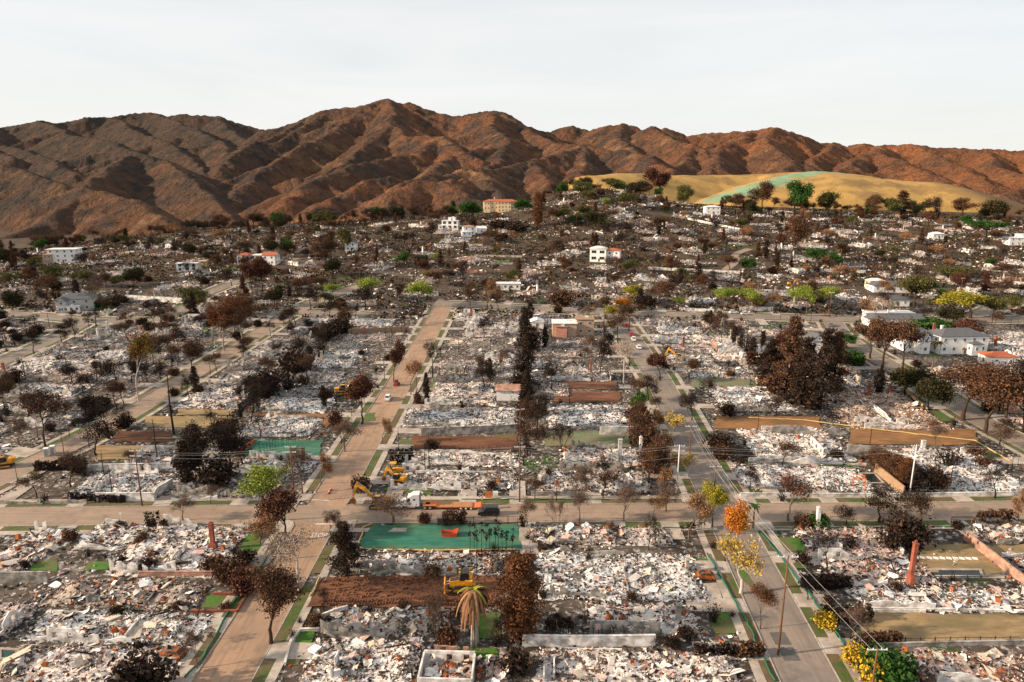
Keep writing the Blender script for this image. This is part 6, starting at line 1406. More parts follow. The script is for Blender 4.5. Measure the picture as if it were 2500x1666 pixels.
p = GC(2, 1288, 148); car(on_ground(p, .06), R(180), 'car_black', 4.9, 2.0, 1.97, .27, .01, 'black boxy off-road car driving on the cross street behind the trailer', suv=True, rim='black_metal')
p = GC(1, 1105, 1050); car(on_ground(p, .1), R(168), 'rust', 4.4, 1.8, 1.42, .26, .08, 'burnt-out rust orange car shell beside the dark shrub', True, glass='black_metal', rim='rust', name='burnt_car')
p = GC(3, 305, 552); car(on_ground(p, .1), R(175), 'rust', 4.4, 1.8, 1.4, .26, .08, 'burnt-out rusty car on the driveway by the lawn pavement', True, glass='black_metal', rim='rust', name='burnt_car')
p = GC(6, 1775, 492); car(on_ground(p), R(10), 'rust', 4.3, 1.8, 1.35, .26, .08, 'burnt-out grey-brown car between the pale ruin and orange lot', True, glass='black_metal', rim='rust', name='burnt_car')
for c, x, y, rz, bd, lb, s in ((8, 1938, 835, 85, 'car_red', 'red car parked up the wire-crossed street', False), (8, 1952, 868, 85, 'car_white', 'white van-like car parked below the red car', True), (8, 1985, 918, 88, 'car_white', 'white pickup-like car parked near the big bare tree', False), (8, 1907, 778, 80, 'car_red', 'small dark red car at the top of the wire-crossed street', False),
                            (5, 388, 330, 88, 'car_white', 'white pickup car parked on the tan street uphill', True), (9, 500, 696, 5, 'car_white', 'white car parked at the top street, first of two', True), (9, 575, 704, 5, 'car_white', 'white car parked at the top street, next to the light green tree', False), (9, 1122, 775, 70, 'car_grey', 'dark car at the junction by the surviving houses', False), (9, 1196, 812, 70, 'car_grey', 'dark car parked before the surviving houses', False), (7, 385, 690, 20, 'car_white', 'white car in front of the grey gabled house', False), (7, 1160, 500, 10, 'car_grey', 'dark car on the winding street bend', False)):
    p = GC(c, x, y); car(on_ground(p, .15), R(rz), bd, 4.7, 1.85, 1.85 if s else 1.5, .26, .03 if s else .07, lb, suv=False)

def tracks(t, L_, W, gap, h, mat='tyre'):
    for sy in (-1, 1):
        pr = [(-L_ / 2, h * .5), (-L_ / 2 + h * .3, h * .93), (-L_ / 2 + h * .7, h), (L_ / 2 - h * .7, h), (L_ / 2 - h * .3, h * .93), (L_ / 2, h * .5), (L_ / 2 - h * .3, .06), (L_ / 2 - h * .6, 0), (-L_ / 2 + h * .6, 0), (-L_ / 2 + h * .3, .06)]
        y0 = sy * gap / 2; o = MB().wedge(pr, min(y0, y0 + sy * W), max(y0, y0 + sy * W)).build('track', M[mat], t)
        n = int(L_ / .22); sh = MB().box((0, 0, 0), (.07, W + .02, .05)).mesh('track_shoe', M['black_metal'])
        for k in range(n): link('track_shoe', sh, o, (-L_ / 2 + h * .6 + k * (L_ - h * 1.2) / max(1, n - 1), y0 + sy * W / 2, h + .02))
        MB().box((0, sy * (gap / 2 + W + .012), h * .5), (L_ * .78, .03, h * .42)).build('track_frame', M['yellow'], o)
def excavator(loc, rz, reach, label, s=1.0, swing=0.0):
    t = empty('excavator', loc, rz); t.scale = (s, s, s)
    tracks(t, 4.4, .6, 1.9, .95); MB().box((0, 0, .95), (2.2, 1.9, .3)).build('undercarriage', M['black_metal'], t)
    u = empty('upper_body', (0, 0, 0)); u.parent = t; u.rotation_euler = (0, 0, swing)
    mb = MB(); mb.prism([(-2.4, -1.2), (-2.7, -.6), (-2.7, .6), (-2.4, 1.2), (1.2, 1.2), (1.2, -1.2)], 1.15, 1.6); mb.build('deck', M['yellow'], u)
    MB().prism([(-2.55, -1.15), (-2.75, -.6), (-2.75, .6), (-2.55, 1.15), (-1.1, 1.15), (-1.1, -1.15)], 1.6, 2.45).build('counterweight', M['yellow'], u)
    MB().box((-.1, -.55, 2.0), (1.9, 1.2, .8)).build('engine_cover', M['black_metal'], u)
    MB().wedge([(-.5, 1.6), (1.15, 1.6), (1.2, 2.3), (.85, 3.15), (-.4, 3.2), (-.5, 2.2)], .2, 1.2).build('cab', M['black_metal'], u)
    MB().wedge([(-.3, 2.25), (1.0, 2.2), (.8, 3.0), (-.25, 3.05)], 1.205, 1.22).build('window', M['glass'], u); MB().wedge([(-.3, 2.25), (1.0, 2.2), (.8, 3.0), (-.25, 3.05)], .18, .195).build('window', M['glass'], u)
    MB().prism([(-.5, .2), (.9, .2), (.9, 1.2), (-.5, 1.2)], 3.2, 3.27).build('cab_roof', M['yellow'], u)
    (b0, b1, b2, b3, b4) = reach
    mid = ((b0[0] + b1[0]) / 2 + .25, (b0[1] + b1[1]) / 2 + .75)
    bm = MB(); 
    for p_, q_, w0, w1 in ((b0, mid, .34, .42), (mid, b1, .42, .24)):
        a = math.atan2(q_[1] - p_[1], q_[0] - p_[0]); nx, nz = -math.sin(a), math.cos(a)
        bm.wedge([(p_[0] - nx * w0, p_[1] - nz * w0), (q_[0] - nx * w1, q_[1] - nz * w1), (q_[0] + nx * w1, q_[1] + nz * w1), (p_[0] + nx * w0, p_[1] + nz * w0)], -.3, .12)
    bm.build('boom', M['yellow'], u)
    a = math.atan2(b2[1] - b1[1], b2[0] - b1[0]); nx, nz = -math.sin(a), math.cos(a); ex = (b1[0] - math.cos(a) * .7, b1[1] - math.sin(a) * .7)
    MB().wedge([(ex[0] - nx * .2, ex[1] - nz * .2), (b1[0] - nx * .3, b1[1] - nz * .3), (b2[0] - nx * .14, b2[1] - nz * .14), (b2[0] + nx * .14, b2[1] + nz * .14), (b1[0] + nx * .3, b1[1] + nz * .3), (ex[0] + nx * .2, ex[1] + nz * .2)], -.26, .08).build('stick', M['yellow'], u)
    MB().tube([(mid[0] - .3, -.09, mid[1] + .45), (ex[0], -.09, ex[1])], .08, 8).build('ram', M['steel'], u)
    for y in (-.36, .18): MB().tube([(.9, y, 1.5), (mid[0], y, mid[1] - .1)], .09, 8).build('ram', M['steel'], u)
    MB().tube([(b1[0] + nx * .3, -.09, b1[1] + nz * .3), (b2[0] + nx * .4, -.09, b2[1] + nz * .3 + .3)], .07, 8).build('ram', M['steel'], u)
    bx, bz = b2; MB().wedge([(bx + .15, bz + .1), (bx + .55, bz - .3), (bx + .45, bz - .9), (bx - .1, bz - 1.15), (bx - .65, bz - .85), (bx - .3, bz - .2)], -.65, .45).build('bucket', M['rust'], u)
    return setp(t, label, 'excavator', 'yellow excavators')
p = GC(5, 330, 1015); excavator(on_ground(p, .06), R(178), ((.9, 1.7), (5.2, 5.6), (6.3, 2.0), 0, 0), 'large yellow excavator reaching its boom down at the street corner', 1.0, R(0))
p = GC(5, 450, 865); excavator(on_ground(p, .15), R(165), ((.9, 1.7), (3.6, 4.3), (4.6, 1.5), 0, 0), 'smaller yellow excavator on the lawn beside the rubble', .85)
p = GC(5, 95, 295); excavator(on_ground(p, .15), R(10), ((.9, 1.7), (4.0, 4.6), (5.6, 1.6), 0, 0), 'yellow excavator behind the dense red-brown street tree', .95)
p = GC(9, 150, 1000); excavator(on_ground(p, .15), R(160), ((.9, 1.7), (4.4, 4.6), (5.4, 1.6), 0, 0), 'yellow excavator digging beside the upper wire-crossed street', 1.0)
p = GC(4, 30, 760); excavator(on_ground(p, .15), R(200), ((.9, 1.7), (3.5, 4.2), (4.6, 1.5), 0, 0), 'yellow excavator parked on the curving street with portable toilets', .95)
p = GC(9, 868, 520); excavator(on_ground(p, .15), R(0), ((.9, 1.7), (3.5, 4.2), (4.6, 1.5), 0, 0), 'small yellow excavator on the slope above the light green trees', .9)
# backhoe loader behind the small excavator
p = GC(5, 425, 805); t = empty('backhoe_loader', on_ground(p, .1), R(5))
MB().wedge([(-1.2, .7), (2.2, .7), (2.2, 1.5), (1.0, 1.7), (-1.2, 1.5)], -.55, .55).build('body', M['yellow'], t); MB().box((-.3, 0, 1.5), (1.4, 1.3, .15)).build('cab_floor', M['black_metal'], t)
for x in (-.9, .4):
    for y in (-.6, .6): MB().box((x, y, 2.2), (.09, .09, 1.5)).build('cab_post', M['black_metal'], t)
MB().prism([(-1.15, -.8), (.7, -.8), (.7, .8), (-1.15, .8)], 2.95, 3.15).build('canopy_roof', M['yellow'], t)
for x, r_ in ((-.9, .75), (1.7, .5)):
    for y in (-.85, .85): wheel(t, x, y, r_, .4, 'yellow')
MB().wedge([(2.4, .3), (3.1, .2), (3.0, .9), (2.5, 1.0)], -1.1, 1.1).build('loader_bucket', M['yellow'], t); setp(t, 'yellow backhoe loader with canopy roof beside the black hedge', 'loader')
# bulldozer
p = GC(2, 1120, 632); t = empty('bulldozer', on_ground(p, .3), R(183)); tracks(t, 3.6, .6, 1.5, 1.05); t.scale = (1.15, 1.15, 1.15)
MB().wedge([(-1.7, .7), (2.1, .7), (2.1, 1.75), (.5, 2.0), (-1.7, 2.0)], -.62, .62).build('hull', M['yellow'], t)
MB().wedge([(-.5, 1.3), (-1.7, 1.3), (-1.75, 2.1), (-.5, 2.1)], -1.2, 1.2).build('fender', M['yellow'], t)
MB().wedge([(.55, 2.0), (2.0, 1.76), (2.0, 1.8), (.55, 2.06)], -.5, .5).build('hood_grille', M['black_metal'], t)
MB().wedge([(-1.2, 2.0), (.45, 2.0), (.2, 3.25), (-1.1, 3.3)], -.75, .75).build('cab', M['black_metal'], t)
for y in (-.765, .755): MB().wedge([(-1.05, 2.15), (.3, 2.15), (.1, 3.1), (-1.0, 3.12)], y, y + .01).build('window', M['glass'], t)
MB().prism([(-1.2, -.8), (.3, -.8), (.3, .8), (-1.2, .8)], 3.3, 3.38).build('cab_roof', M['black_metal'], t)
for y in (-.6, .6): MB().box((-1.5, y, 3.0), (.35, .3, 1.1)).build('tank', M['yellow'], t); MB().box((.35, y * .8, 3.3), (.3, .25, .4)).build('work_lamp', M['yellow'], t)
bl = MB(); bl.wedge([(2.75, .05), (3.0, .2), (2.85, .6), (2.85, 1.0), (3.0, 1.35), (2.85, 1.4), (2.7, 1.0), (2.68, .5)], -1.75, 1.75); bl.build('blade', M['yellow'], t)
for y in (-1.25, 1.25): MB().box((1.6, y, .55), (2.4, .16, .2)).build('push_arm', M['yellow'], t)
for y in (-.4, .4): MB().tube([(1.8, y, 1.5), (2.75, y, 1.15)], .07, 8).build('ram', M['steel'], t)
MB().box((-2.0, 0, .9), (.5, 1.4, .3)).build('ripper_beam', M['yellow'], t)
for y in (-.5, 0, .5): MB().box((-2.2, y, .5), (.15, .1, .9)).build('ripper_tooth', M['rust'], t)
setp(t, 'yellow bulldozer on the raw brown scraped lot', 'bulldozer')
# skid steer, red
p = GC(5, 440, 240); t = empty('skid_steer', on_ground(p, .1), R(88)); MB().wedge([(-1.2, .4), (1.1, .4), (1.1, 1.0), (-.9, 1.4), (-1.2, 1.2)], -.6, .6).build('body', M['car_red'], t); MB().wedge([(-.6, 1.1), (.8, 1.0), (.6, 2.0), (-.6, 2.05)], -.5, .5).build('cab', M['black_metal'], t)
for x in (-.7, .7):
    for y in (-.75, .75): wheel(t, x, y, .42, .3)
MB().wedge([(1.2, .1), (1.9, .05), (1.8, .7), (1.25, .7)], -.9, .9).build('bucket', M['black_metal'], t); setp(t, 'red skid steer loader on the tan street uphill', 'loader')
# tractor unit
p = GC(2, 800, 105); z0 = p.z + .06; t = empty('truck', (p.x, p.y, z0), R(180))
MB().box((-.6, 0, .85), (8.2, 1.0, .3)).build('chassis', M['black_metal'], t)
MB().wedge([(1.3, .9), (3.6, .9), (3.75, 1.35), (3.6, 1.9), (1.3, 2.15)], -.95, .95).build('hood', M['car_white'], t)
MB().wedge([(3.72, 1.0), (3.82, 1.0), (3.74, 1.8), (3.65, 1.8)], -.6, .6).build('grille', M['steel'], t); MB().box((3.85, 0, .65), (.25, 2.4, .45)).build('bumper', M['steel'], t)
MB().wedge([(-1.9, .9), (1.4, .9), (1.4, 2.15), (.95, 3.05), (.2, 3.3), (-.4, 3.75), (-1.9, 3.8)], -1.2, 1.2).build('cab', M['pale_metal'], t)
MB().wedge([(1.43, 2.2), (1.0, 3.02), (.98, 3.0), (1.41, 2.18)], -1.05, 1.05).build('windscreen', M['glass'], t)
for y in (-1.21, 1.205): MB().wedge([(.25, 2.15), (1.15, 2.15), (.8, 2.85), (.25, 2.9)], y, y + .008).build('window', M['glass'], t); MB().wedge([(-1.0, 2.4), (-.5, 2.4), (-.5, 2.8), (-1.0, 2.8)], y, y + .008).build('sleeper_window', M['glass'], t)
for y in (-1.215, 1.207): MB().wedge([(.1, 1.35), (.7, 1.35), (.7, 1.6), (.1, 1.6)], y, y + .008).build('door_badge', M['red_paint'], t)
for y in (-1.0, 1.0):
    MB().wedge([(2.1, .55), (2.2, .95), (2.6, 1.15), (3.1, 1.15), (3.5, .95), (3.6, .55), (3.4, .55), (3.1, .98), (2.6, .98), (2.3, .55)], y - .2, y + .2).build('fender', M['car_white'], t)
    MB().tube([(-.9, y * 1.05, .75), (1.0, y * 1.05, .75)], .3, 12).build('fuel_tank', M['steel'], t); MB().tube([(-2.0, y * .8, 1.0), (-2.0, y * .8, 3.9)], .08, 8).build('exhaust_stack', M['steel'], t)
    MB().box((1.6, y * 1.35, 2.3), (.1, .25, .6)).build('mirror', M['steel'], t); wheel(t, 2.85, y * .98, .52, .3)
    for x in (-3.2, -4.4): wheel(t, x, y * .9, .52, .55)
MB().prism([(-4.3, -.5), (-3.3, -.5), (-3.3, .5), (-4.3, .5)], 1.0, 1.15).build('fifth_wheel', M['black_metal'], t); setp(t, 'white sleeper-cab truck parked on the cross street', 'truck')
t = empty('lowboy_trailer', (p.x + 4.1, p.y, z0), R(180)); zz = 0
MB().wedge([(1.4, 1.15), (-1.7, 1.15), (-2.6, .72), (-2.4, .5), (-1.5, .95), (1.4, .98)], -1.25, 1.25).build('gooseneck', M['orange_paint'], t)
dk = MB(); dk.box((-6.4, 0, .68), (8.0, 2.6, .22)); dk.build('deck_frame', M['orange_paint'], t)
pl = MB().box((0, 0, 0), (7.8, .28, .06)).mesh('plank', M['deck_wood'])
for k in range(9): link('plank', pl, t, (-6.4, -1.2 + k * .3, .82))
MB().wedge([(-10.3, .6), (-12.4, .9), (-12.6, .75), (-12.4, .55), (-10.3, .45)], -1.3, 1.3).build('beavertail', M['orange_paint'], t)
for y in (-.85, .85): MB().wedge([(-12.3, .9), (-12.6, .9), (-12.75, 2.6), (-12.5, 2.6)], y - .35, y + .35).build('loading_ramp', M['orange_paint'], t)
for x in (-7.6, -8.8, -10.0):
    for y in (-1.05, 1.05): wheel(t, x, y, .42, .5, 'car_white')
for k in range(8): MB().box((-3 - k * .95, -1.32, .7), (.08, .05, .2)).build('stake_pocket', M['rust'], t)
setp(t, 'orange lowboy trailer with plank deck behind the white truck', 'trailer')

# ------------------------------------------------------------------ surviving houses
WINM = {}
def window_mesh(w, h):
    k = (round(w, 1), round(h, 1))
    if k not in WINM:
        f = MB(); 
        for c, s in (((0, 0, h / 2), (w + .2, .1, .1)), ((0, 0, -h / 2), (w + .2, .14, .1)), ((-w / 2, 0, 0), (.1, .1, h)), ((w / 2, 0, 0), (.1, .1, h)), ((0, 0, 0), (.06, .08, h))): f.box(c, s)
        WINM[k] = (f.mesh('window', M['white_paint']), MB().box((0, .03, 0), (w, .04, h)).mesh('pane', M['glass']))
    return WINM[k]
def add_win(parent, x, y, z, w, h, rz):
    f, g = window_mesh(w, h); o = link('window', f, parent, (x, y, z), (0, 0, rz)); link('pane', g, o); return o
def roof_mesh(kind, w, d, z, over, rise, mat):
    mb = MB(); a, b = w / 2 + over, d / 2 + over
    if kind == 'flat':
        mb.box((0, 0, z + .12), (2 * a, 2 * b, .24)); return mb.mesh('roof', M[mat])
    if kind == 'gable':      # ridge along x
        mb.add([(-a, -b, z), (a, -b, z), (a, b, z), (-a, b, z), (-a, 0, z + rise), (a, 0, z + rise), (-a, -b, z - .15), (a, -b, z - .15), (a, b, z - .15), (-a, b, z - .15)], [(0, 1, 5, 4), (2, 3, 4, 5), (6, 7, 1, 0), (8, 9, 3, 2), (9, 8, 7, 6)])
        return mb.mesh('roof', M[mat])
    r = max(0, a - b); mb.add([(-a, -b, z), (a, -b, z), (a, b, z), (-a, b, z), (-r, 0, z + rise), (r, 0, z + rise), (-a, -b, z - .18), (a, -b, z - .18), (a, b, z - .18), (-a, b, z - .18)], [(0, 1, 5, 4), (1, 2, 5), (2, 3, 4, 5), (3, 0, 4), (6, 7, 1, 0), (7, 8, 2, 1), (8, 9, 3, 2), (9, 6, 0, 3), (9, 8, 7, 6)])
    return mb.mesh('roof', M[mat])
def block(t, cx_, cy_, w, d, h, col, roof, rmat, storeys=2, nwin=4, z0=0.0, rise=1.8, over=.4, turn=0.0, wins=(1, 1, 1), wsz=(1.2, 1.4)):
    e = empty('wing', (cx_, cy_, z0), turn); e.parent = t
    mb = MB(); mb.box((0, 0, h / 2 - 1.0), (w, d, h + 2.0), 0, col)
    if roof == 'gable':
        mb.add([(-w / 2, -d / 2, h), (-w / 2, d / 2, h), (-w / 2, 0, h + rise * .93)], [(0, 2, 1)], col); mb.add([(w / 2, -d / 2, h), (w / 2, d / 2, h), (w / 2, 0, h + rise * .93)], [(0, 1, 2)], col)
    mb.build('wall', M['stucco'], e)
    link('roof', roof_mesh(roof, w, d, h, over, rise, rmat), e)
    if roof == 'flat': MB().box((w * .15, d * .1, h + .5), (1.4, 1.2, .7)).build('roof_unit', M['white_roof'], e)
    sh = h / storeys
    for s in range(storeys):
        z = sh * s + sh * .55
        if wins[0]:
            for k in range(nwin): add_win(e, -w / 2 + w * (k + .5) / nwin, -d / 2 - .03, z, min(wsz[0], w / nwin * .6), wsz[1] if sh > 2.4 else 1.0, 0)
        nd = max(1, int(d / 4))
        for sd, on in ((-1, wins[1]), (1, wins[2])):
            if on:
                for k in range(nd): add_win(e, sd * (w / 2 + .03), -d / 2 + d * (k + .5) / nd, z, min(wsz[0], d / nd * .6), wsz[1] if sh > 2.4 else 1.0, R(90) * sd)
    return e
WHITE, CREAM, GREYC, TANC, PINKC = (.78, .77, .75), (.72, .56, .33), (.42, .41, .39), (.42, .3, .21), (.5, .24, .18)
HOUSE_FOOT = []; VIEWKEEP = []
def house(v, label, blocks, rz=0.0, door=True, chim=None):
    b = GV(*v); t = empty('house', b, rz)
    for a in blocks: block(t, *a[:-1], **a[-1])
    if door:
        x, y = blocks[0][0], blocks[0][1] - blocks[0][3] / 2
        o = MB().box((x + .8, y - .05, 1.05), (1.0, .1, 2.1)).build('door', M['wood_pole'], t); MB().box((.35 + x + .8, y - .12, 1.0), (.06, .08, .16)).build('handle', M['steel'], o)
    if chim:
        o = MB().box((chim[0], chim[1], chim[2] / 2), (.9, .7, chim[2])).build('chimney', M[chim[3]], t); MB().box((chim[0], chim[1], chim[2] + .06), (1.1, .9, .14)).build('chimney_cap', M[chim[3]], o)
    w = max(abs(a[0]) + a[2] / 2 for a in blocks) + 1.5; d = max(abs(a[1]) + a[3] / 2 for a in blocks) + 1.5
    HOUSE_FOOT.append((b.x, b.y, w, d)); VIEWKEEP.append([(b.x - w, b.y - d - 24), (b.x + w, b.y - d - 24), (b.x + w, b.y + d), (b.x - w, b.y + d)]); BLOCKED.append([(b.x - w, b.y - d), (b.x + w, b.y - d), (b.x + w, b.y + d), (b.x - w, b.y + d)])
    return setp(t, label, 'house', 'houses that survived the fire')
K = dict
house((152, 602), 'white three-storey box house with flat roof under the dark slope', [(0, 0, 19, 11, 9.5, WHITE, 'flat', 'white_roof', K(storeys=3, nwin=4, over=1.0)), (-9, -3, 6, 8, 6, TANC, 'flat', 'deck_wood', K(storeys=2, nwin=2))], R(8))
house((176, 713), 'grey gabled house with dark hip roof and white porch', [(0, 3, 17, 11, 6.2, GREYC, 'hip', 'grey_roof', K(nwin=3, rise=2.6)), (-5, -3.5, 5, 4, 6.2, GREYC, 'gable', 'grey_roof', K(nwin=1, rise=1.6, turn=R(90))), (-2, -5, 10, 2, 3.0, WHITE, 'flat', 'white_roof', K(storeys=1, nwin=4))], R(18), chim=(1, 1, 9.5, 'grey_wall'))
house((592, 607), 'long white hillside house with red tiled roofs', [(-8, 0, 9, 9, 6.4, WHITE, 'hip', 'red_tile', K(nwin=3, rise=1.7)), (1, 2, 9, 8, 6.2, WHITE, 'flat', 'white_roof', K(nwin=3, wsz=(2.2, 2.0))), (10, 0, 9, 9, 6.6, WHITE, 'gable', 'red_tile', K(nwin=2, rise=2, turn=0))], R(-4))
house((1150, 487), 'cream hilltop mansion with red tiled roof and rows of windows', [(0, 0, 34, 11, 8.2, CREAM, 'hip', 'red_tile', K(storeys=2, nwin=9, rise=2, z0=2)), (4, -6, 13, 4, 9.8, CREAM, 'hip', 'red_tile', K(storeys=3, nwin=4, rise=1.2)), (-13, -4.5, 6, 4, 8.5, CREAM, 'hip', 'red_tile', K(nwin=2, rise=1.2, z0=1.5))], 0, chim=(-6, 2, 14, 'white_wall'))
house((1062, 492), 'small cream pavilion with red roof beside the mansion', [(0, 0, 6, 5, 4.2, CREAM, 'hip', 'red_tile', K(storeys=1, nwin=2, rise=1.2))])
house((1036, 526), 'white modern two-storey house with wide windows below the mansion', [(0, 0, 14, 9, 7, WHITE, 'flat', 'white_roof', K(nwin=3, wsz=(2.6, 2.2))), (1, 2, 6, 5, 9.5, WHITE, 'flat', 'white_roof', K(storeys=3, nwin=1)), (-8, -3, 4, 5, 3, WHITE, 'flat', 'white_roof', K(storeys=1, nwin=1))], R(-6))
house((1078, 540), 'white stepped hillside house with tan roof and outside stairs', [(0, 2, 10, 8, 6.5, WHITE, 'hip', 'tan_roof', K(nwin=2, rise=1.6)), (-3, -5, 8, 7, 3, WHITE, 'flat', 'white_roof', K(storeys=1, nwin=2)), (11, 5, 8, 6, 5, WHITE, 'gable', 'white_roof', K(storeys=1, nwin=1))], R(12))
house((1385, 600), 'white house with curved roof and broad dark windows on the slope', [(-3, 0, 11, 8, 8.5, WHITE, 'flat', 'white_roof', K(nwin=2, wsz=(3.4, 2.0))), (7, 4, 9, 12, 7.5, WHITE, 'hip', 'red_tile', K(nwin=2, rise=1.2))], R(-14))
b = GV(1385, 600); cr = MB(); arc = [(-5.8 + 11.6 * k / 10, 8.55 + 1.3 * math.sin(math.pi * k / 10)) for k in range(11)]; cr.wedge(arc + [(5.8, 8.5), (-5.8, 8.5)], -4.2, 4.2); hs = [o for o in COL.objects if o.get('label', '').startswith('white house with curved')][0]; cr.build('curved_roof', M['white_roof'], hs, True, (-3, 0, .26))
house((1316, 768), 'tan and red flat-roofed modern house above the white ruins', [(-4, 0, 11, 9, 5.8, TANC, 'flat', 'white_roof', K(nwin=1)), (5.5, 2, 8, 8, 7.2, TANC, 'flat', 'tan_roof', K(nwin=2)), (-5.5, -5, 5, 2, 4.6, PINKC, 'flat', 'tan_roof', K(storeys=1, nwin=0, wins=(0, 0, 0)))], R(-2))
house((1635, 492), 'white two-storey house standing on the ruined hilltop', [(0, 0, 14, 9, 7, WHITE, 'hip', 'white_roof', K(nwin=3, rise=1.2))])
house((2150, 806), 'large white two-storey house with dark hip roof past the brown trees', [(8, 0, 21, 11, 7.4, WHITE, 'hip', 'grey_roof', K(nwin=5, rise=2.4)), (-7, 5, 14, 10, 7, WHITE, 'hip', 'grey_roof', K(nwin=3, rise=2.4)), (12, -6.5, 4.5, 3, 4.5, WHITE, 'hip', 'grey_roof', K(storeys=1, nwin=1, rise=.9)), (-8, -2, 5, 4, 7, WHITE, 'gable', 'grey_roof', K(nwin=1, rise=2, turn=R(90)))], R(4), chim=(2, 1, 10.6, 'white_wall'))
house((2035, 746), 'long white single-storey house with gables and grey roof', [(3, 0, 26, 8, 3.6, WHITE, 'gable', 'grey_roof', K(storeys=1, nwin=6, rise=2)), (-8, -4, 7, 6, 3.8, WHITE, 'gable', 'grey_roof', K(storeys=1, nwin=2, rise=2, turn=R(90))), (4, 7, 22, 7, 5.0, WHITE, 'flat', 'white_roof', K(storeys=1, nwin=5))], R(-3), chim=(2, 3, 7, 'white_wall'))
house((1872, 812), 'small white gabled house with grey roof behind tall burnt conifers', [(0, 0, 7, 8, 6.2, WHITE, 'gable', 'grey_roof', K(nwin=1, rise=2.4, turn=R(90))), (5, 3, 9, 8, 6, WHITE, 'hip', 'grey_roof', K(nwin=2, rise=2))])
house((2040, 668), 'grey hip-roofed bungalow above the surviving white houses', [(0, 0, 22, 10, 3.6, WHITE, 'hip', 'grey_roof', K(storeys=1, nwin=5, rise=2.2)), (-5, 6, 9, 6, 5.4, CREAM, 'hip', 'white_roof', K(nwin=2, rise=1.2))])
house((2050, 700), 'low white bungalow with grey roof behind the long white house', [(0, 0, 14, 8, 3.4, WHITE, 'hip', 'grey_roof', K(storeys=1, nwin=3, rise=1.8))])
house((2338, 562), 'white flat-roofed modern house on the far slope', [(0, 0, 20, 9, 5.5, WHITE, 'flat', 'white_roof', K(nwin=4)), (6, 2, 10, 8, 8, WHITE, 'flat', 'white_roof', K(nwin=2))])
house((2290, 838), 'small white garage with red tiled roof by dark trees', [(0, 0, 11, 7, 4.0, WHITE, 'hip', 'red_tile', K(storeys=1, nwin=2, rise=1.5))])
house((552, 519), 'pale yellow house with hip roof on the ridge', [(0, 0, 17, 9, 5.5, CREAM, 'hip', 'tan_roof', K(nwin=4, rise=2))])
house((1170, 914), 'white garage with pinkish roof beside the alley', [(0, 0, 8.6, 6, 3.4, WHITE, 'gable', 'pink_wall', K(storeys=1, nwin=0, rise=1.5, wins=(0, 0, 0)))], 0, False)
house((808, 575), 'small white gabled house behind the dark pine', [(0, 0, 8, 8, 5.8, WHITE, 'gable', 'grey_roof', K(nwin=2, rise=2.2, turn=R(90)))])
house((1168, 664), 'small white low house on the slope with dark windows', [(0, 0, 14, 7, 3.4, WHITE, 'flat', 'white_roof', K(storeys=1, nwin=4))])
house((1234, 752), 'small white outbuilding beside the alley', [(0, 0, 6.5, 6, 3.2, WHITE, 'gable', 'white_roof', K(storeys=1, nwin=1, rise=1.2, turn=R(90)))], 0, False)
house((433, 622), 'white broken villa front on the middle slope', [(0, 0, 13, 6, 5, WHITE, 'flat', 'white_roof', K(nwin=3, wsz=(1.8, 2.0)))], R(10), False)
house((2150, 548), 'small white house beside the umbrella pine', [(0, 0, 9, 7, 4, WHITE, 'hip', 'white_roof', K(storeys=1, nwin=3, rise=1.5))])
# ------------------------------------------------------------------ the rest of the ruined blocks
SHARED = {p: [rubble_mesh('rubble', 24, 14, .72, p, 900 + 10 * i + k) for k in range(2 if p in ('white', 'mixed') else 1)] for i, p in enumerate(PAL)}
SHARED_FAR = {p: [rubble_mesh('rubble', 22, 15, .5, p, 990 + 10 * i + k, 1.25, .9) for k in range(2)] for i, p in enumerate(PAL)}
ar = random.Random(99)
def free(x, y, hw, hd, gap=1.0):
    for a, b, c, d in RUIN_FOOT:
        if abs(a - x) < hw + c + gap - 2.5 and abs(b - y) < hd + d + gap - 1.5: return False
    for ox, oy in ((0, 0), (hw * .7, 0), (-hw * .7, 0), (0, hd * .7), (0, -hd * .7)):
        if blocked(x + ox, y + oy): return False
    for ox in (-hw, 0, hw):
        for oy in (-hd, hd):
            if road_gap(x + ox, y + oy) < 3.0: return False
    return True
def in_view(x, y, m=1.06): return abs(x) < (y * CP + 70 * SP) * .75 * m + 6
WSEL = ('white', 'white', 'white', 'mixed', 'mixed', 'tan', 'pink', 'grey')
n_auto = 0
for y in np.arange(96, 345, 5.2):
    for x in np.arange(-260, 262, 6.5):
        x_ = x + ar.uniform(-2, 2); y_ = y + ar.uniform(-1.5, 1.5)
        if not in_view(x_, y_): continue
        s = ar.choice((1.0, 1.0, .85, .7)) if n_auto < 110 else .9; hw, hd = 12 * s, 7 * (s * .6 + .4)
        if not free(x_, y_, hw, hd): continue
        pal = ar.choice(WSEL) if x_ > -110 else ar.choice(('grey', 'pink', 'mixed', 'grey', 'white', 'tan'))
        wh = near_what(x_, y_)
        ruin(x_, y_, hw * 2, hd * 2, pal, ar.choice(SHARED[pal]), (s, s * .6 + .4, 1), wh, 'flattened houses of the street blocks', walls=ar.choice((2, 3, 4, 5, 6)), seed=2000 + n_auto); n_auto += 1
n_hill = 0
HG = [(x, y) for y in np.arange(352, 770, 11.0) for x in np.arange(-600, 640, 13.0)]; ar.shuffle(HG)
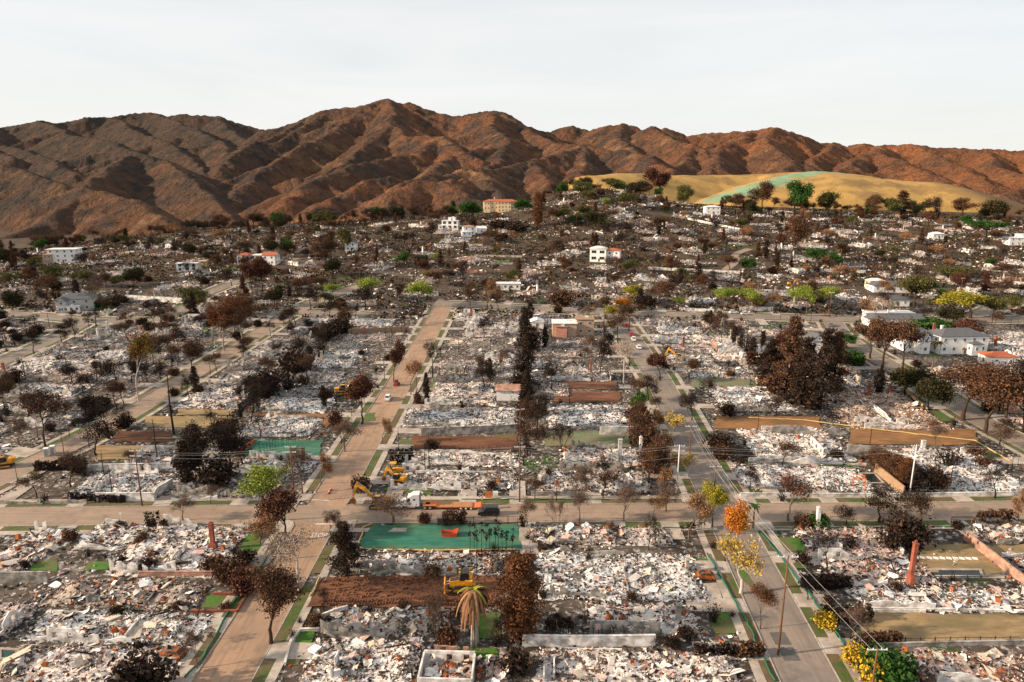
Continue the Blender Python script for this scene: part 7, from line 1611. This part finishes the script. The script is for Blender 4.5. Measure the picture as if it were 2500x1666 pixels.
for x, y in HG:
    if 1:
        x_ = x + ar.uniform(-5, 5); y_ = y + ar.uniform(-4, 4)
        if not in_view(x_, y_): continue
        a = x_ / y_
        if y_ > np.interp(a, [-.8, -.45, -.2, 0, .1, .25, .5, .8], [560, 640, 660, 650, 770, 760, 740, 680]): continue
        if .0 < a < .12 and 560 < y_ < 690 and ar.random() < .8: continue
        if ar.random() < .5 or n_hill > 165: continue
        s = ar.uniform(.65, 1.15); hw, hd = 11 * s, 7.5 * s
        if not free(x_, y_, hw, hd, 7.0): continue
        pal = ar.choice(WSEL) if a > -.25 else ar.choice(('grey', 'pink', 'mixed', 'white', 'tan', 'pink'))
        ruin(x_, y_, hw * 2, hd * 2, pal, ar.choice(SHARED_FAR[pal]), (s, s, 1.2), near_what(x_, y_), 'ruined houses of the hillside', walls=ar.choice((2, 3, 4)), seed=5000 + n_hill, rz=ar.uniform(-1.2, 1.2)); n_hill += 1
print('RUINS', n_auto, n_hill)

for c, x, y, r_ in ((5, 250, 1000, 7), (5, 400, 860, 6), (5, 95, 295, 6), (9, 110, 1000, 7), (4, 30, 760, 6), (2, 900, 100, 12), (2, 1290, 150, 5), (2, 1120, 640, 6), (5, 440, 240, 4), (1, 1105, 1050, 4), (3, 305, 552, 4), (5, 425, 805, 4), (2, 600, 150, 6)):
    p = GC(c, x, y); BLOCKED.append([(p.x - r_, p.y - 4), (p.x + r_, p.y - 4), (p.x + r_, p.y + 4), (p.x - r_, p.y + 4)])
# terraces and retaining walls on the hillside
for i in range(70):
    y = ar.uniform(350, 700); x = ar.uniform(-.75, .75) * y
    if not in_view(x, y) or blocked(x, y) or road_gap(x, y) < 8 or y > np.interp(x / y, [-.8, -.45, -.2, 0, .1, .25, .5, .8], [540, 630, 650, 640, 760, 740, 720, 670]): continue
    w, d = ar.uniform(6, 16), ar.uniform(5, 11); mt = ar.choice(('concrete', 'tan_dirt', 'concrete', 'lawn', 'brown_dirt', 'dull_green'))
    flat('terrace', [(x - w / 2, y - d / 2), (x + w / 2, y - d / 2 + ar.uniform(-2, 2)), (x + w / 2, y + d / 2), (x - w / 2, y + d / 2)], M[mt], .22, 'levelled yard terrace on the ruined hillside', 'terrace', 'structure', 'hillside terraces', 1.8, .1)
    if ar.random() < .75:
        wt = empty('retaining_wall', (x, y - d / 2 - .6, gz(x, y - d / 2 - .6)), 0); L2 = w * ar.uniform(.8, 1.6)
        o = wall_part(wt, (-L2 / 2, 0), (L2 / 2, ar.uniform(-1.5, 1.5)), ar.uniform(1.0, 2.2), .35, M[ar.choice(('white_wall', 'grey_wall', 'white_wall', 'tan_roof', 'pink_wall'))], ar.random() < .4, i, 0, 'wall_run')
        setp(wt, 'retaining wall below a yard terrace %s' % near_what(x, y), 'wall', 'hillside retaining walls')
# scattered scorched trees and shrubs between the ruins
tp = lambda: np.array(TREE_POS)
def tree_free(x, y, g):
    T = tp(); return np.hypot(T[:, 0] - x, T[:, 1] - y).min() > g
cnt = {}
def scatter(n, ylo, yhi, kinds, hr, gap, tries=40, cond=None):
    done = 0; k = 0
    while done < n and k < n * tries:
        k += 1; y = ar.uniform(ylo, yhi); x = ar.uniform(-.8, .8) * y
        if not in_view(x, y) or blocked(x, y) or road_gap(x, y) < 1.0 or any(inside(q, x, y) for q in VIEWKEEP): continue
        if cond and not cond(x, y): continue
        if any(abs(a - x) < c * .72 and abs(b - y) < d * .62 for a, b, c, d in RUIN_FOOT): continue
        if not tree_free(x, y, gap): continue
        kd = ar.choice(kinds); plant(kd, x, y, None, ar.uniform(*hr) * (.45 if 'bush' in kd else 1)); done += 1
    return done
edge = lambda x, y: y < np.interp(x / y, [-.8, -.45, -.2, 0, .1, .25, .5, .8], [600, 670, 690, 690, 800, 790, 770, 710])
scatter(60, 95, 150, ('stickbush', 'darkbush', 'brownbush', 'stickbush', 'black'), (2.5, 5.5), 3.0)
for cx_f, y0, y1 in ((xm, 172, 340), (lambda y: xa(y) - 42, 190, 340), (lambda y: xb(y) + 44, 200, 330), (xm, 96, 130)):
    y = y0
    while y < y1:
        x = cx_f(y) + ar.gauss(0, 1.6)
        if not blocked(x, y): plant(ar.choice(('blackcolumn', 'black', 'darkround', 'brownsparse', 'darkbush', 'stickbush') if y > 150 else ('stickbush', 'black', 'darkbush')), x, y, None, ar.uniform(4, 9) if y > 150 else ar.uniform(2.5, 5))
        y += ar.uniform(4, 8)
scatter(120, 150, 340, ('black', 'black', 'darkround', 'snag', 'brownsparse', 'stickbush', 'darkbush', 'brownbush', 'bare', 'blackcolumn'), (5, 9.5), 3.5)
scatter(80, 150, 345, ('stickbush', 'darkbush', 'snag', 'stickbush'), (4, 7), 3.0)
scatter(90, 150, 345, ('snag',), (4, 9), 2.5)
scatter(80, 150, 345, ('black', 'darkround', 'brownsparse', 'darkbush'), (6, 10), 3.0, 40, lambda x, y: x < -70)
scatter(380, 335, 720, ('black', 'darkround', 'brownsparse', 'brownleaf', 'brownleaf', 'brownbush', 'darkbush', 'snag', 'tanleaf', 'blackcolumn', 'browncone', 'darkround', 'black', 'browndense', 'browncone'), (6, 13), 5.0, 40, edge)
scatter(90, 520, 800, ('darkround', 'brownleaf', 'browncone', 'green', 'olive', 'darkgreen', 'brownsparse', 'brownleaf', 'darkround'), (8, 14), 6.0, 60, lambda x, y: edge(x, y) and not edge(x, y + 60))
scatter(60, 345, 620, ('darkbush', 'brownbush', 'darkgreen', 'olive', 'darkbush', 'palm', 'darkround'), (6, 11), 5.0, 40, lambda x, y: x / y < -.25)
scatter(90, 345, 720, ('olive', 'darkgreen', 'green', 'bare', 'bare', 'tanleaf', 'olive', 'multibare', 'palm'), (6, 12), 5.0, 40, edge)
# low burnt scrub covering the hillside between the houses
rs_ = np.random.RandomState(8); N_ = 26000; yy = rs_.uniform(335, 790, N_); xx = rs_.uniform(-.82, .82, N_) * yy
keep = (fbm(xx / 40, yy / 40, 91) > .36) & (yy < np.interp(xx / yy, [-.8, -.45, -.2, 0, .1, .25, .5, .8], [640, 690, 710, 720, 800, 800, 790, 740]))
gap_ = np.array([np.min(np.hypot(_rp[:, 0] - a, _rp[:, 1] - b) - _rp[:, 2]) > 2.5 for a, b in zip(xx, yy)]); keep &= gap_
for a, b, c, d in RUIN_FOOT: keep &= ~((np.abs(xx - a) < c) & (np.abs(yy - b) < d))
for q in BLOCKED:
    bx0, bx1 = min(p[0] for p in q), max(p[0] for p in q); by0, by1 = min(p[1] for p in q), max(p[1] for p in q); keep &= ~((xx > bx0) & (xx < bx1) & (yy > by0) & (yy < by1))
xx, yy = xx[keep], yy[keep]; n_ = len(xx); zz_ = gzn(xx, yy); hs_ = rs_.uniform(.5, 1.6, n_) * (1 + (rs_.rand(n_) > .85) * 1.2); VV, FF, CC = [], [], []
pal_ = np.array([(.04, .028, .02), (.075, .045, .026), (.025, .02, .017), (.1, .06, .032), (.05, .055, .024), (.13, .07, .035)])
q_ = 6; ctr = np.repeat(np.stack([xx, yy, zz_ + hs_ * .5], -1), q_, 0); hr = np.repeat(hs_, q_)
V_, F_, C_ = leaves_np(rs_, ctr, len(ctr), .0, .3, [(1, 1, 1)])
jt = rs_.normal(0, 1, (len(ctr), 3)) * hr[:, None] * np.array([.7, .7, .3])
rs2 = np.random.RandomState(5); u = rs2.normal(0, 1, (len(ctr), 3)); u /= np.linalg.norm(u, axis=1)[:, None]; v = rs2.normal(0, 1, (len(ctr), 3)); v -= (u * v).sum(1)[:, None] * u; v /= np.linalg.norm(v, axis=1)[:, None]
c_ = ctr + jt; s_ = rs2.uniform(.3, .75, (len(ctr), 1)); V_ = np.stack([c_ - u * s_, c_ - v * s_, c_ + u * s_, c_ + v * s_], 1).reshape(-1, 3)
C_ = np.repeat(pal_[rs2.randint(0, len(pal_), n_)], q_, 0) * rs2.uniform(.6, 1.3, (len(ctr), 1))
setp(link('burnt_scrub', mesh_np('burnt_scrub', V_, np.arange(4 * len(ctr)).reshape(-1, 4), M['leaf'], C_)), 'low burnt scrub spread over the hillside between ruins', 'scrub', kind='stuff')
# loose debris strewn between and beyond the ruins
def debris_field(n, ylo, yhi, size, seed, label, cols):
    rs = np.random.RandomState(seed); y = rs.uniform(ylo, yhi, n); x = rs.uniform(-.8, .8, n) * (y + 15)
    k = (fbm(x / 14, y / 14, seed) > .47) & (y < np.interp(x / y, [-.8, -.45, -.2, 0, .1, .25, .5, .8], [560, 650, 670, 660, 770, 760, 750, 690]))
    xi = ((x + 700) / 2).astype(int); yi = (y / 2).astype(int)
    grid = np.zeros((720, 420), bool); gx, gy = np.meshgrid(np.arange(720) * 2 - 699., np.arange(420) * 2 + 1., indexing='ij')
    for px, py, hw, _ in _rp: 
        a0, a1 = int((px - hw - 3.6 + 700) / 2), int((px + hw + 3.6 + 700) / 2) + 1; b0, b1 = int((py - hw - 3.6) / 2), int((py + hw + 3.6) / 2) + 1
        if a1 < 0 or b1 < 0: continue
        a0, b0 = max(a0, 0), max(b0, 0); grid[a0:a1, b0:b1] |= np.hypot(gx[a0:a1, b0:b1] - px, gy[a0:a1, b0:b1] - py) < hw + 4.2
    k &= ~grid[np.clip(xi, 0, 719), np.clip(yi, 0, 419)]
    for q in BLOCKED:
        bx0, bx1 = min(p[0] for p in q), max(p[0] for p in q); by0, by1 = min(p[1] for p in q), max(p[1] for p in q); k &= ~((x > bx0) & (x < bx1) & (y > by0) & (y < by1))
    x, y = x[k], y[k]; m = len(x); h = np.stack([rs.uniform(.15, 1, m), rs.uniform(.1, .6, m), rs.uniform(.03, .35, m)], -1) * size * rs.uniform(.5, 1.3, (m, 1))
    v, f = boxes_np(rs, np.stack([x, y, gzn(x, y) + h[:, 2] * .5], -1), h, rots(rs, m, .35), np.full(m, .45))
    c = np.array(cols)[rs.randint(0, len(cols), m)] * rs.uniform(.7, 1.1, (m, 1))
    setp(link('debris', mesh_np('debris', v, f, M['rubble'], np.repeat(c, 6, 0))), label, 'debris', kind='stuff')
dc = [WHT, WHT, LGR, GRY, BLK, BLK, TAN, PNK, BRN, RST]
debris_field(26000, 92, 345, .5, 31, 'small burnt debris strewn over the yards of the street blocks', dc)
debris_field(26000, 335, 770, 1.1, 32, 'broken slabs and debris strewn over the ruined hillside', dc + [WHT, LGR, WHT])
# hilltop and knoll trees
for kd, vx, vy, hp, wp, Yd in (('green', 1823, 484, 62, 66, 800), ('brownleaf', 1750, 478, 56, 54, 790), ('olive', 1902, 487, 42, 50, 790), ('brownleaf', 2000, 487, 36, 40, 800), ('browncone', 2070, 486, 44, 32, 800), ('olive', 2040, 488, 30, 50, 800), ('brownleaf', 1505, 440, 50, 60, 790), ('browndense', 1520, 452, 60, 60, 770), ('olive', 1570, 470, 40, 40, 770), ('brownleaf', 1690, 478, 30, 40, 780), ('darkround', 1720, 480, 30, 40, 780), ('darkround', 2150, 490, 36, 50, 780), ('brownleaf', 2210, 492, 34, 50, 760), ('darkgreen', 2290, 495, 30, 50, 740), ('darkgreen', 1460, 430, 22, 60, 790), ('green', 1430, 425, 14, 40, 780), ('olive', 1400, 428, 16, 50, 770), ('olive', 1340, 440, 20, 60, 750)):
    plant_v(kd, vx, vy + 13, hp + 13, wp)
# crawler track prints and clods on the bulldozer lot
p = GC(2, 1120, 632); rs = np.random.RandomState(2); xs, ys = [], []
for off in (-3.3, -4.4, -6.6, -7.6):
    q = np.arange(p.x - 25, p.x + 4, .55); xs.append(q); ys.append(np.full(len(q), p.y + off) + np.sin(q * .25) * .35)
xs, ys = np.concatenate(xs), np.concatenate(ys); m = len(xs)
v1, f1 = boxes_np(rs, np.stack([xs, ys, gzn(xs, ys) + .34], -1), np.tile([[.1, .33, .1]], (m, 1)), np.stack([np.eye(3)] * m), np.full(m, .3))
xc = rs.uniform(p.x - 26, p.x + 8, 900); yc = p.y + rs.uniform(-9, 6, 900); mm_ = np.array([blocked(a, b) for a, b in zip(xc, yc)]); xc, yc = xc[mm_], yc[mm_]; n2 = len(xc)
v2, f2 = boxes_np(rs, np.stack([xc, yc, gzn(xc, yc) + .3], -1), rs.uniform(.06, .22, (n2, 3)), rots(rs, n2, .6), np.full(n2, .4))
setp(link('soil_clods', mesh_np('soil_clods', np.concatenate([v1, v2]), np.concatenate([f1, f2 + len(v1)]), M['brown_dirt'])), 'clods and crawler prints in the brown scraped lot', 'soil', kind='stuff')
# prototypes never used stay out of the scene
for kd, P in PROTO.items():
    for i, pr in enumerate(P):
        if (kd, i) not in used_proto:
            for ch in list(pr.children): bpy.data.objects.remove(ch)
            bpy.data.objects.remove(pr)
for P in list(PROTO.values()):
    pass
for o in COL.objects:
    for k in ('h', 'wd'):
        if k in o: del o[k]
print('OBJ', len(COL.objects), 'TRIS', sum(len(p.vertices) - 2 for m in bpy.data.meshes if m.users for p in m.polygons))
